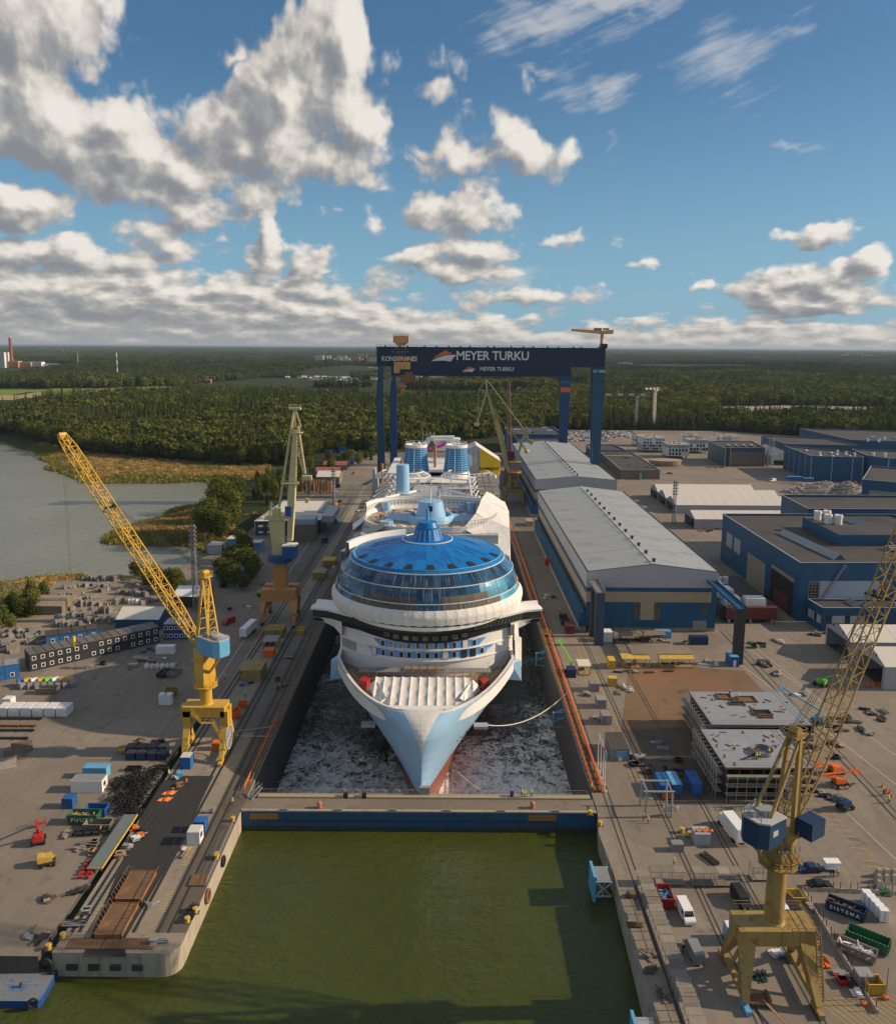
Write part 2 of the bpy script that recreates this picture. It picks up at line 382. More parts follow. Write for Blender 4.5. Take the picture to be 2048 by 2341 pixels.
z1=lambda pts:zo(pts,0,720,2.56)
z4=lambda pts:zo(pts,0,1150,2.56)
lake_d=z1([(-900,640),(0,745),(60,775),(140,795),(205,800),(225,850),(300,862),(290,890),(262,905),(330,920),(440,945),(470,985),(560,988),(780,986),(1000,986),(1180,978),(1250,990),(1360,1003),(1365,1020),(1200,1070),(1170,1115),(1000,1138),(955,1170),(950,1192),(800,1222),(610,1282)])+z4([(585,232),(640,246),(850,252),(1100,262),(1180,292),(1240,310),(1245,400),(1270,470),(1290,560),(1330,575),(1270,600),(1150,520),(1060,470),(960,440),(740,408),(520,422),(400,428),(200,445),(0,472),(-900,570)])
LAKE=gp(lake_d,SEA)
HARB=[(-400,-60),(-400,125.3),(-69,125.3),(-66.5,126.2),(-47.2,126),(-45.2,131),(-45.2,177),(33.5,177),(32.6,150),(32.2,127),(31.4,100),(30,-60)]
DOCK=[(-45.2,172),(-45.2,541),(33.6,541),(33.6,172)]
def inside(px,py,poly):
 r=np.zeros(px.shape,bool);n=len(poly)
 for i in range(n):
  x0,y0=poly[i];x1,y1=poly[(i+1)%n]
  c=((y0>py)!=(y1>py));
  with np.errstate(divide='ignore',invalid='ignore'):xi=(x1-x0)*(py-y0)/(y1-y0)+x0
  r^=c&(px<xi)
 return r
def pdist(px,py,poly):
 d=np.full(px.shape,1e9)
 n=len(poly)
 for i in range(n):
  x0,y0=poly[i];x1,y1=poly[(i+1)%n];ex,ey=x1-x0,y1-y0
  t=np.clip(((px-x0)*ex+(py-y0)*ey)/(ex*ex+ey*ey+1e-9),0,1)
  d=np.minimum(d,np.hypot(px-x0-t*ex,py-y0-t*ey))
 return d
def vnoise(x,y,seed=0):
 def hsh(i,j):
  k=np.sin(i*127.1+j*311.7+seed*74.7)*43758.5453;return k-np.floor(k)
 i,j=np.floor(x),np.floor(y);u,v=x-i,y-j;u=u*u*(3-2*u);v=v*v*(3-2*v)
 return(hsh(i,j)*(1-u)+hsh(i+1,j)*u)*(1-v)+(hsh(i,j+1)*(1-u)+hsh(i+1,j+1)*u)*v
def fbm(x,y,o=4,seed=0):
 r=0;a=.5
 for k in range(o):r=r+a*vnoise(x*2**k,y*2**k,seed+k);a/=2
 return r
def ground_h(x,y):
 "height of the natural ground"
 wl=np.clip((y-640)/500,0,1)*np.clip((-x-40)/120,0,1)
 wr=np.clip((y-900)/600,0,1)
 wgt=np.maximum(wl,wr)
 hgt=-1.2+wgt*(fbm(x/420,y/420,4,3)*34-9)*np.clip(y/1800,.35,1.6)
 hill=np.exp(-(((x+120)/260)**2+((y-960)/230)**2))*11
 return np.maximum(hgt+hill*wgt,-1.2)
def axis(lo,hi,st,far,gr=1.22):
 a=list(np.arange(lo,hi+.1,st));s=st
 while a[-1]<far:s*=gr;a.append(a[-1]+s)
 return a
ax=axis(0,620,6,70000);ax2=axis(0,760,6,70000)
XS=np.array([-v for v in ax2[:0:-1]]+ax);YS=np.array([-400.,-200,-60]+axis(60,1250,6,75000))
gx,gy=np.meshgrid(XS,YS)
gz=ground_h(gx,gy)
land=np.zeros(gx.shape)
dl=pdist(gx,gy,LAKE);il=inside(gx,gy,LAKE)
gz=np.where(il,-8.0,np.where(dl<40,np.minimum(gz,-5.2+dl*.22),gz))
for P_ in(HARB,DOCK):
 i_=inside(gx,gy,P_);d_=pdist(gx,gy,P_);gz=np.where(i_|(d_<9),-24.0,gz)
FIELD1=gp(z1([(-400,520),(0,498),(150,492),(330,487),(560,478),(710,472),(690,484),(420,496),(180,510),(0,520),(-400,545)]))
FIELD2=gp(z1([(-400,470),(0,478),(90,474),(330,464),(600,462),(800,450),(1050,446),(1040,460),(860,474),(700,472),(560,476),(330,485),(150,490),(0,496),(-400,505)]))
QUARRY=gp([(1430,818),(1560,816),(1800,815),(1960,818),(1960,844),(1800,842),(1640,842),(1590,836),(1500,845),(1440,838)])
f1=inside(gx,gy,FIELD1);f2=inside(gx,gy,FIELD2);fq=inside(gx,gy,QUARRY)
ny,nx=gx.shape
vid=np.arange(nx*ny).reshape(ny,nx)
faces=np.stack([vid[:-1,:-1],vid[:-1,1:],vid[1:,1:],vid[1:,:-1]],-1).reshape(-1,4)
cls=np.where(f1,1,np.where(f2,2,np.where(fq,3,0)))[:-1,:-1].reshape(-1)
me=bpy.data.meshes.new('terrain');me.from_pydata(np.stack([gx,gy,gz],-1).reshape(-1,3).tolist(),[],faces.tolist())
m_forestfloor=mat('forest_floor',(.035,.045,.016),.95,var=.5,vs=.02,dirt=((.07,.06,.03),.6,.008,.5),spec=.1)
m_field=mat('ripe_field',(.36,.27,.12),.95,var=.2,vs=.02,spec=.1)
m_meadow=mat('green_meadow',(.16,.22,.04),.95,var=.2,vs=.02,spec=.1)
m_gravel=mat('quarry_gravel',(.34,.30,.26),.95,var=.25,vs=.02,spec=.1)
for x in(m_forestfloor,m_field,m_meadow,m_gravel):me.materials.append(x)
me.polygons.foreach_set('material_index',cls.astype(np.int32));me.polygons.foreach_set('use_smooth',[True]*len(faces));me.update()
o=bpy.data.objects.new('terrain',me);COL.objects.link(o);tag(o,kind='structure')
def water_mat(name,col,rough,waves,foam=None,spec=.5):
 mm=bpy.data.materials.new(name);mm.use_nodes=True;t=NT(mm.node_tree);b=t.n['Principled BSDF']
 P=t.n.new('ShaderNodeTexCoord').outputs['Object']
 x,y,z=t.sep(P)
 h=None
 for sc,amp,st in waves:
  n=t.noise(t.xyz(t.m('MULTIPLY',x,st),y,0.0),sc,3,.55,dim='2D');n=t.m('MULTIPLY',n,amp)
  h=n if h is None else t.m('ADD',h,n)
 n=t.noise(P,.02,4,.6);c=t.mix(n,[v*.8 for v in col],[v*1.2 for v in col])
 b.inputs['Specular IOR Level'].default_value=spec;b.inputs['IOR'].default_value=1.33
 if foam:
  wv=t.vm('SCALE',t.vm('SUBTRACT',t.noise(P,.10,4,.6,col=True),(.5,.5,.5)),None,16.0)
  pq=t.vm('ADD',t.vm('MULTIPLY',P,(1,.75,1)),wv)
  big=t.noise(P,.045,3,.5)
  dens=t.m('ADD',t.sstep(y,250,182,.05,.92),t.m('MULTIPLY_ADD',big,1.1,-.42),clamp=True)
  r1=t.m('ABSOLUTE',t.m('SUBTRACT',t.noise(pq,.17,7,.66),.5));r2=t.m('ABSOLUTE',t.m('SUBTRACT',t.noise(pq,.42,6,.66),.5))
  thread=t.m('MAXIMUM',t.sstep(r1,t.m('MULTIPLY_ADD',dens,.15,.004),0.0),t.m('MULTIPLY',t.sstep(r2,t.m('MULTIPLY_ADD',dens,.11,.0),0.0),.85))
  fm=t.m('MULTIPLY',thread,t.sstep(dens,.04,.5,0,1),clamp=True)
  sheet=t.m('MULTIPLY',t.sstep(t.m('ADD',t.noise(pq,.3,6,.7),t.m('MULTIPLY',dens,.45)),.76,1.0),.85)
  fm=t.m('MAXIMUM',fm,sheet)
  c=t.mix(fm,c,foam);rgh=t.m('MULTIPLY_ADD',fm,.6,rough);t.put(b.inputs['Roughness'],rgh)
  h=t.m('ADD',h,t.m('MULTIPLY',fm,.15))
 else:b.inputs['Roughness'].default_value=rough
 t.put(b.inputs['Base Color'],c)
 bn=t.n.new('ShaderNodeBump');t.put(bn.inputs['Height'],h);bn.inputs['Distance'].default_value=1.0;t.put(b.inputs['Normal'],bn.outputs[0])
 return mm
m_harbour=water_mat('green_harbour_water',(.050,.062,.010),.16,[(.35,.34,.55),(1.1,.16,.6),(.06,.5,1)])
m_lake=water_mat('lake_water',(.19,.195,.145),.2,[(.30,.40,.5),(.9,.16,.6)])
m_dockw=water_mat('churned_dock_water',(.022,.026,.013),.18,[(.35,.7,.8),(1.0,.4,.9),(.1,.9,1)],foam=(.92,.92,.90))
def sheet(name,poly,z,m,kind='structure'):
 mb=MB();mb.add([(x,y,z)for x,y in poly],[tuple(range(len(poly)))]);o=mb.build(name,m);
 if o.data.polygons[0].normal.z<0:o.data.flip_normals()
 return tag(o,kind=kind)
sheet('harbour_water',[(-420,-80),(60,-80),(60,172),(-420,172)],SEA,m_harbour)
sheet('lake_water',[(-60,300),(-60,760),(-420,1050),(-3500,1600),(-3500,-60),(-421,-60),(-421,300)],SEA-.02,m_lake)
sheet('dock_water',[(-48,175.5),(36,175.5),(36,560),(-48,560)],DOCKW,m_dockw)
def ground_mat(name,col,lines=0.0,patch=(.6,.6,.6),tracks=.25,stain=.5,sc=1.0):
 mm=bpy.data.materials.new(name);mm.use_nodes=True;t=NT(mm.node_tree);b=t.n['Principled BSDF']
 P=t.n.new('ShaderNodeTexCoord').outputs['Object'];x,y,z=t.sep(P)
 n=t.noise(P,.035*sc,6,.62);n2=t.noise(P,.6*sc,5,.65);n3=t.noise(P,6*sc,3,.6)
 k=t.m('ADD',t.m('MULTIPLY_ADD',n,.75,.58),t.m('ADD',t.m('MULTIPLY_ADD',n2,.42,-.2),t.m('MULTIPLY_ADD',n3,.24,-.12)))
 c=t.mix(1.0,col,t.xyz(k,k,k),'MULTIPLY')
 if tracks:
  tr=t.noise(t.xyz(t.m('MULTIPLY',x,.5),t.m('MULTIPLY',y,.02),0.0),1.0,4,.6)
  c=t.mix(t.m('MULTIPLY',t.sstep(tr,.48,.66),tracks),c,[v*.55 for v in col])
 st=t.noise(P,.16*sc,7,.7);c=t.mix(t.m('MULTIPLY',t.sstep(st,.56,.70),stain),c,(.045,.038,.032))
 v=t.vor(P,.045,out='Color');vx,_,_=t.sep(v)
 c=t.mix(t.m('MULTIPLY',t.sstep(vx,.55,.6),.25),c,[a*b_ for a,b_ in zip(col,patch)])
 t.put(b.inputs['Base Color'],c);b.inputs['Roughness'].default_value=.9;b.inputs['Specular IOR Level'].default_value=.25
 bn=t.n.new('ShaderNodeBump');t.put(bn.inputs['Height'],t.m('MULTIPLY',n2,.08));t.put(b.inputs['Normal'],bn.outputs[0])
 return mm
m_asph=ground_mat('worn_asphalt',(.25,.21,.168))
m_quay=ground_mat('quay_concrete',(.31,.265,.205),patch=(.7,.68,.66),stain=.6)
m_road=ground_mat('dock_apron_asphalt',(.19,.165,.14))
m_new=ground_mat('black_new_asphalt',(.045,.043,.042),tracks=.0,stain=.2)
m_rustyard=ground_mat('rust_stained_yard',(.20,.125,.075),patch=(1.5,.9,.6),stain=.75,tracks=0)
m_dirt=ground_mat('gravel_yard',(.27,.22,.16),tracks=0,stain=.35)
def quay(name,poly,z0,z1,mtop,mwall):
 mb=MB();mb.prism(poly,z0,z1,1,0);return tag(mb.build(name,[mtop,mwall]),kind='structure')
arc=[(-47.4+2.9*math.cos(a)-.7,128.9+2.9*math.sin(a))for a in[-math.pi/2+i*math.pi/12 for i in range(7)]]
quay('pier',[(-66.5,126.1)]+arc+[(-45.2,130),(-45.2,560),(-66.5,560)],-25,0,m_quay,m_conc)
wall_shade=MB();wall_shade.bx(-45.19,-45.0,177,541,-25,-.35);wall_shade.bx(33.4,33.59,177,541,-25,-.35);tag(wall_shade.build('dock_wall_shade',m_concd),kind='structure')  # added dark sheets over the dock walls; the walls' shade is in their colour
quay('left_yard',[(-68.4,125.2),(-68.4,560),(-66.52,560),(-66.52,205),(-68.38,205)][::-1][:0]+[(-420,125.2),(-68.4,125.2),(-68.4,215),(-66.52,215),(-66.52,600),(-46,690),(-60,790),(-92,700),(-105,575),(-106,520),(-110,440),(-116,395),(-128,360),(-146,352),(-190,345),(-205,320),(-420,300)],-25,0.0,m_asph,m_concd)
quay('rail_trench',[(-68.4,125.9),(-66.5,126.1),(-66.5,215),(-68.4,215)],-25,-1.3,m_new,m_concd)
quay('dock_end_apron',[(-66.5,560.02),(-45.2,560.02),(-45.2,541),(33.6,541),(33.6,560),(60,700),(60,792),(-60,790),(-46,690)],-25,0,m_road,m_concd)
quay('right_yard',[(33.6,170),(32.4,162),(32.9,148),(32.2,127),(31.4,111),(30.5,-60),(760,-60),(760,830),(480,900),(335,1015),(120,1015),(60,940),(60,700),(33.6,560)],-25,0,m_asph,m_conc)
def lay(name,pts,m,z=.004,world=False):return sheet(name,pts if world else gp(pts,z),z,m)
lay('dock_side_paving',[(-45.3,207),(-45.3,540),(-57,540),(-57,207)],m_road,.004,True)
lay('dark_rail_bed',[(-45.35,131),(-45.35,541),(-51,541),(-51,131)],ground_mat('rail_bed',(.15,.125,.10),stain=.6),.008,True)
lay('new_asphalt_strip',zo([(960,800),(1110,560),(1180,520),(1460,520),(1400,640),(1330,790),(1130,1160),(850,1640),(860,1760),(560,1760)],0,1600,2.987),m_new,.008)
lay('rust_stained_yard',zo([(220,190),(620,195),(900,215),(1010,330),(1180,560),(1180,700),(640,700),(180,560)],1350,1450,2.567),m_rustyard,.004)
lay('dark_oily_yard',zo([(180,560),(620,545),(820,990),(420,990),(300,760)],1350,1450,2.567),ground_mat('oily_yard',(.12,.095,.07),stain=.7,tracks=0),.008)
lay('storage_yard',gp(z4([(300,600),(420,470),(520,440),(800,440),(880,500),(1000,560),(980,640),(700,740),(560,760),(0,860),(-300,900),(-300,760),(0,740),(240,620)])),m_dirt,.004,True)
lay('quay_road',[(-92,600),(-60,600),(-60,330),(-64,330),(-92,420)],m_road,.004,True)
lay('dock_apron',[(38,284),(50,284),(53,540),(38,540)],m_road,.004,True)
lay('gravel_lot',[(225,430),(335,430),(335,540),(225,540)],m_dirt,.004,True)
def strip(mb,p,q,w,z,m=0):
 p,q=Vector((*p[:2],0)),Vector((*q[:2],0));d=(q-p).normalized();n=Vector((-d.y,d.x,0))*w/2
 mb.add([(*(p-n)[:2],z),(*(q-n)[:2],z),(*(q+n)[:2],z),(*(p+n)[:2],z)],[(0,1,2,3)],m)
mb=MB()
for X in(-65.2,-63.9,-55.9,-54.4):mb.bx(X-.12,X+.12,131,545,0,.1)
for X in(-50.2,-48.4):mb.bx(X-.14,X+.14,131,545,.008,.14)
tag(mb.build('crane_rails',m_dark),kind='structure')
mb=MB()
for X in(-65.2,-63.9,-55.9,-54.4):strip(mb,(X-.35,131),(X-.35,545),.35,.012)
for X in(36.2,37.4,47.6,48.5,57.3,58.2):strip(mb,(X,100),(X,282 if X>47 else 540),.3,.012)
strip(mb,G(1440,1262),G(1792,1640),.5,.012);strip(mb,G(1452,1262),G(1792,1625),.3,.012)
strip(mb,G(1120,1830),G(1330,2060),.01,.012)
tag(mb.build('rail_grooves',m_dark),kind='structure')
mb=MB()
for a,b,wd in[((1470,1320),(1792,1570),.18),((1500,1300),(1792,1512),.18),((1560,1500),(1792,1720),.16),((1495,1282),(1640,1400),.15)]:strip(mb,G(*a),G(*b),wd,.016)
strip(mb,(-92,600),(-92,440),.2,.016);strip(mb,(-74,600),(-70,215),.22,.016);strip(mb,(-60.5,600),(-60.5,330),.25,.016)
for y in np.arange(330,600,9):strip(mb,(-76,y),(-76,y+4),.15,.016)
tag(mb.build('white_lines',m_chalk),kind='structure')
mb=MB()
for k in range(34):strip(mb,(44.5,184+k*2.9),(46.6,183+k*2.9),.12,.016)
strip(mb,(44.5,184),(44.5,282),.12,.016);strip(mb,(46.6,184),(46.6,282),.12,.016)
for k in range(26):
 p=G(1520,1500).lerp(G(1760,1760),k/25);strip(mb,p+Vector((0,0,0)),p+Vector((3.4,-.6,0)),.13,.016)
for k in range(14):strip(mb,(62.5+k*1.05,110+k*.15),(58.6+k*1.05,117+k*.1),.12,.016)
for X0,y0 in((-51.2,136),(-51.2,150)):
 for k in range(8):strip(mb,(X0-1.2,y0+k*.8),(X0+.4,y0+.6+k*.8),.13,.016)
tag(mb.build('yellow_hatching',m_yelpaint),kind='structure')
def leaf_mat(name,c1,c2,trans=.25,rand=.35):
 mm=bpy.data.materials.new(name);mm.use_nodes=True;t=NT(mm.node_tree);t.n.clear()
 oi=t.n.new('ShaderNodeObjectInfo');P=t.n.new('ShaderNodeTexCoord').outputs['Object']
 c=t.mix(oi.outputs['Random'],c1,c2);n=t.noise(P,5.0,2,.6)
 r2=t.m('FRACT',t.m('MULTIPLY',oi.outputs['Random'],17.3));k=t.m('ADD',t.m('MULTIPLY_ADD',r2,rand*2,1-rand),t.m('MULTIPLY_ADD',n,.5,-.25))
 c=t.mix(1.0,c,t.xyz(k,k,k),'MULTIPLY')
 d=t.n.new('ShaderNodeBsdfDiffuse');t.put(d.inputs[0],c);tr=t.n.new('ShaderNodeBsdfTranslucent');t.put(tr.inputs[0],c)
 mx=t.n.new('ShaderNodeMixShader');mx.inputs[0].default_value=trans;t.l.new(d.outputs[0],mx.inputs[1]);t.l.new(tr.outputs[0],mx.inputs[2])
 t.put(t.n.new('ShaderNodeOutputMaterial').inputs[0],mx.outputs[0]);return mm
m_con=leaf_mat('conifer_needles',(.040,.060,.017),(.085,.098,.024))
m_dec=leaf_mat('broad_leaves',(.075,.098,.020),(.15,.155,.034),.3)
m_reed=leaf_mat('tan_reed',(.40,.26,.095),(.48,.35,.14),.3,.2)
m_reedg=leaf_mat('green_reed',(.25,.235,.06),(.33,.29,.08),.3,.2)
def conifer(rn,tiers=9,br=8,w=.19):
 b=MB()
 for i in range(tiers):
  f=i/(tiers-1);z=.12+.86*f;r=w*(1-f)**.85*rn.uniform(.85,1.15)+.012
  for j in range(br):
   a=2*math.pi*(j+rn.random()*.8)/br+i;rr=r*rn.uniform(.7,1.2);hw=rr*.42
   tip=(rr*math.cos(a),rr*math.sin(a),z-.05-.05*(1-f));u_=(-math.sin(a)*hw,math.cos(a)*hw)
   m_=(rr*.55*math.cos(a),rr*.55*math.sin(a),z-.015)
   b.add([(0,0,z+.05),(m_[0]+u_[0],m_[1]+u_[1],m_[2]),tip,(m_[0]-u_[0],m_[1]-u_[1],m_[2])],[(0,1,2),(0,2,3)])
 return b
def broadleaf(rn,n=130,w=.34,lobes=7,z0=.18,leaf=.085):
 b=MB();L=[]
 for k in range(lobes):
  a=rn.uniform(0,6.28);r=w*rn.uniform(.1,.62);L.append((r*math.cos(a),r*math.sin(a),rn.uniform(z0+.2,.82),rn.uniform(.14,.24)))
 L.append((0,0,.75,.2));L.append((0,0,.5,.24))
 for i in range(n):
  x,y,z,r=rn.choice(L);v=Vector((rn.gauss(0,1),rn.gauss(0,1),rn.gauss(.25,1))).normalized();p=Vector((x,y,z))+v*r*rn.uniform(.7,1.08)
  nrm=(v+Vector((rn.gauss(0,.5),rn.gauss(0,.5),rn.gauss(0,.5)))).normalized();a=nrm.orthogonal().normalized();c=nrm.cross(a);s_=leaf*rn.uniform(.6,1.3)
  b.add([p-a*s_,p-c*s_*.8,p+a*s_,p+c*s_*.9],[(0,1,2,3)])
 return b
def trunk(h=.5,r=.016):
 b=MB();b.tube((0,0,-.03),(0,0,h),r,r*.5,5,caps=False)
 for a,z in((.4,.3),(2.5,.38),(4.4,.45)):b.tube((0,0,z),(.12*math.cos(a),.12*math.sin(a),z+.16),r*.5,r*.25,4,caps=False)
 return b
rt=random.Random(11)
PROTO=bpy.data.collections.new('tree_kinds')
def proto(name,mb,m):
 me=bpy.data.meshes.new(name);me.from_pydata(mb.v,[],mb.f);me.materials.append(m);me.update()
 o=bpy.data.objects.new(name,me);return o
def coll(name,objs):
 c=bpy.data.collections.new(name)
 for o in objs:c.objects.link(o)
 return c
K_con=[proto('conifer_form',conifer(rt),m_con)for _ in range(4)]
K_dec=[proto('broadleaf_form',broadleaf(rt),m_dec)for _ in range(4)]
def clump(rn,n=60):
 b=MB()
 for i in range(n):
  x,y=rn.uniform(-.5,.5),rn.uniform(-.5,.5);h=rn.uniform(.55,1.0);r=rn.uniform(.05,.10);a0=rn.random()
  for j in range(3):
   a=2*math.pi*j/3+a0;a2=a+2.1
   b.add([(x,y,h),(x+r*math.cos(a),y+r*math.sin(a),h*.35),(x+r*math.cos(a2),y+r*math.sin(a2),h*.35)],[(0,1,2)])
 return b
K_clump=[proto('wood_patch',clump(rt),m_con)for _ in range(3)]
def reed(rn):
 b=MB()
 for i in range(9):
  x,y=rn.uniform(-.8,.8),rn.uniform(-.8,.8);a=rn.uniform(0,3.14);h=rn.uniform(.7,1.1);w_=.22;lx,ly=rn.uniform(-.25,.25),rn.uniform(-.25,.25)
  b.add([(x-w_*math.cos(a),y-w_*math.sin(a),0),(x+w_*math.cos(a),y+w_*math.sin(a),0),(x+lx+.1,y+ly,h),(x+lx-.1,y+ly,h)],[(0,1,2,3)])
 return b
K_reed=[proto('reed_form',reed(rt),m_reed)for _ in range(2)];K_reedg=[proto('green_reed_form',reed(rt),m_reedg)for _ in range(2)]
def scatter(name,pts,scl,kinds,label=None):
 me=bpy.data.meshes.new(name);me.from_pydata(np.asarray(pts,float).tolist(),[],[])
 a=me.attributes.new('size','FLOAT_VECTOR','POINT');a.data.foreach_set('vector',np.asarray(scl,np.float32).ravel())
 o=bpy.data.objects.new(name,me);COL.objects.link(o);tag(o,label,kind='stuff')
 ng=bpy.data.node_groups.new(name,'GeometryNodeTree');ng.interface.new_socket('Geometry',in_out='INPUT',socket_type='NodeSocketGeometry');ng.interface.new_socket('Geometry',in_out='OUTPUT',socket_type='NodeSocketGeometry')
 n,l=ng.nodes,ng.links;gi=n.new('NodeGroupInput');go=n.new('NodeGroupOutput');ip=n.new('GeometryNodeInstanceOnPoints')
 ci=n.new('GeometryNodeCollectionInfo');ci.inputs[0].default_value=coll(name+'_kinds',kinds);ci.inputs['Separate Children'].default_value=True;ci.inputs['Reset Children'].default_value=True
 l.new(gi.outputs[0],ip.inputs['Points']);l.new(ci.outputs[0],ip.inputs['Instance']);ip.inputs['Pick Instance'].default_value=True
 na=n.new('GeometryNodeInputNamedAttribute');na.data_type='FLOAT_VECTOR';na.inputs[0].default_value='size';l.new(na.outputs[0],ip.inputs['Scale'])
 rv=n.new('FunctionNodeRandomValue');rv.data_type='FLOAT_VECTOR';rv.inputs[0].default_value=(-.04,-.04,0);rv.inputs[1].default_value=(.04,.04,6.28);l.new(rv.outputs[0],ip.inputs['Rotation'])
 l.new(ip.outputs[0],go.inputs[0]);md=o.modifiers.new('scatter','NODES');md.node_group=ng;return o
rs=np.random.RandomState(5)
YARDR=[(-72,560),(-92,600),(-88,700),(-62,800),(-40,830),(60,940),(120,1018),(335,1018),(480,905),(560,850),(760,830),(760,-60),(-60,-60),(-66,330)]
FRONT=gp([(-60,868),(0,866),(25,868),(85,885),(130,898),(190,908),(284,916),(400,925),(478,931),(540,931),(600,925),(640,908),(690,904),(745,905),(787,910),(842,884),(935,865),(1000,852)])
WOODL=FRONT+gp([(1060,800)])+[(300,2600),(-3500,3500),(-3500,1100)]
SHAD=[]
for d,r in[((600,768),75),((655,760),70),((720,765),60),((560,772),60),((450,768),70),((500,770),60),((60,742),170),((30,738),170),((110,742),130),((700,745),140),((740,742),120),((815,760),60),((780,765),60),((870,760),80),((1000,770),60),((1130,780),50),((520,760),60),((1230,712),100),((1250,742),100),((640,790),40)]:
 p=G(*d);SHAD.append((p.x,p.y,r))
def wood(x,y):
 ok=inside(x,y,WOODL)|((y>850)&~inside(x,y,YARDR)&(x>20))
 ok|=(y>2400)
 ok&=~(inside(x,y,LAKE)|(pdist(x,y,LAKE)<6))&~inside(x,y,FIELD1)&~inside(x,y,FIELD2)&~inside(x,y,QUARRY)&~inside(x,y,YARDR)
 for a,b_,r in SHAD:ok&=(np.hypot((x-a),(y-b_)*np.where(y<b_,.20,.45))>r)
 for k in(90,180,270,380):ok&=~(inside(x*(1700+k)/1700,y+k,FIELD1))
 for k in(60,120):ok&=~(inside(x*(1700+k)/1700,y+k,FIELD2))
 return ok
PTS=[]
for r0,r1,sp in((500,900,6.0),(900,1500,7.2),(1500,2600,8.5),(2600,4600,14),(4600,9000,27),(9000,22000,66)):
 X,Y=np.meshgrid(np.arange(-r1*.6,r1*.6,sp),np.arange(r0*.8,r1,sp));x=(X+rs.uniform(-.48,.48,X.shape)*sp).ravel();y=(Y+rs.uniform(-.48,.48,X.shape)*sp).ravel()
 d=np.hypot(x,y);m_=(d>r0)&(d<=r1)&(np.abs(np.arctan2(x,y))<.58);x,y=x[m_],y[m_]
 m_=wood(x,y);
 if r0>=1500:m_&=fbm(x/520,y/520,3,9)>.30
 x,y=x[m_],y[m_];PTS.append((x,y,ground_h(x,y),sp,r0))
con_p,con_s,dec_p,dec_s,far_p,far_s,edge=[],[],[],[],[],[],[]
for x,y,z,sp,r0 in PTS:
 n=len(x);kind=fbm(x/130,y/130,3,21)+rs.uniform(-.2,.2,n);tone=fbm(x/70,y/70,2,33)
 if r0<2600:
  hgt=(14+9*fbm(x/60,y/60,3,4)*1.4)*rs.uniform(.65,1.25,n)
  isd=(kind>.50)|((pdist(x,y,FRONT)<13)&(rs.rand(n)<.6))|((x>20)&(kind>.43))
  if r0==500:fd=pdist(x,y,FRONT)
  for i in range(n):
   P_=(x[i],y[i],z[i]-.3);k=1.0 if r0<1500 else 1.25
   if isd[i]:dec_p.append(P_);w_=hgt[i]*.95*k;dec_s.append((w_,w_,hgt[i]*.9))
   else:con_p.append(P_);w_=hgt[i]*1.15*k;con_s.append((w_,w_,hgt[i]*1.12))
 else:
  hgt=rs.uniform(12,19,n)
  for i in range(n):far_p.append((x[i],y[i],z[i]-1));far_s.append((sp*1.35,sp*1.35,hgt[i]*(1 if r0<9000 else 1.3)))
def pick(pl,sl,k):
 P_=np.array(pl);vis=np.abs(np.arctan2(P_[:,0]-0,P_[:,1]))<.50
 d=pdist(P_[:,0],P_[:,1],FRONT[:-4])+(~vis)*1e6+(P_[:,0]>60)*1e6;o=np.argsort(d)[:k]
 keep=np.ones(len(P_),bool);keep[o]=False
 return[(pl[i],sl[i])for i in o],[pl[i]for i in np.where(keep)[0]],[sl[i]for i in np.where(keep)[0]]
ec,con_p,con_s=pick(con_p,con_s,70);ed,dec_p,dec_s=pick(dec_p,dec_s,90)
scatter('conifer_wood',con_p,con_s,K_con);scatter('broadleaf_wood',dec_p,dec_s,K_dec);scatter('distant_woods',far_p,far_s,K_clump)
m_treec=leaf_mat('near_conifer_needles',(.036,.056,.017),(.07,.085,.024));m_treed=leaf_mat('near_broad_leaves',(.075,.10,.022),(.16,.165,.035),.35)
def kinds(fn,m,n,kw):
 out=[]
 for i in range(n):
  c=MB();c=fn(rt,**kw);me=bpy.data.meshes.new('crown');me.from_pydata(c.v,[],c.f);me.materials.append(m);me.update();out.append(me)
 return out
ME_c=kinds(conifer,m_treec,3,dict(tiers=13,br=10,w=.17));ME_d=kinds(broadleaf,m_treed,5,dict(n=1100,lobes=14,leaf=.034))
tb=trunk();ME_t=bpy.data.meshes.new('trunk');ME_t.from_pydata(tb.v,[],tb.f);ME_t.materials.append(m_bark);ME_t.update()
def tree(p,s,con,label,group):
 o=thing('conifer_tree' if con else 'broadleaf_tree',label,'tree',p,rt.uniform(0,6.28),group);o.scale=s
 for nm,me in(('crown',rt.choice(ME_c if con else ME_d)),('trunk',ME_t)):
  c=bpy.data.objects.new(nm,me);COL.objects.link(c);c.parent=o
for p,s in ec:tree(p,s,True,'dark pointed conifer in the front row of the wood behind the reeds','conifers along the edge of the wood')
for p,s in ed:tree(p,s,False,'rounded leafy tree in the front row of the wood behind the reeds','leafy trees along the edge of the wood')
def grove(spots,h0,h1,label,group,con=.15,w=(.8,1.05),z=-1.4):
 for x,y in spots:
  p=G(x,y,0);h_=rt.uniform(h0,h1);k=h_*rt.uniform(*w);tree((p.x,p.y,z),(k,k,h_),rt.random()<con,label,group)
def spots(poly,n):
 xs=[p[0]for p in poly];ys=[p[1]for p in poly];out=[]
 while len(out)<n:
  x,y=rt.uniform(min(xs),max(xs)),rt.uniform(min(ys),max(ys))
  if inside(np.array([x]),np.array([y]),poly)[0]:out.append((x,y))
 return out
grove(spots([(-10,1265),(-10,1235),(60,1205),(100,1195),(100,1215),(50,1262)],15),8,13,'bushy green tree at the left end of the storage yard','trees at the left end of the storage yard')
grove(spots([(262,1160),(300,1150),(372,1172),(376,1196),(330,1186),(280,1172)],13),7,12,'dark green tree between the stacked scaffolding and the lake','trees between the storage yard and the lake')
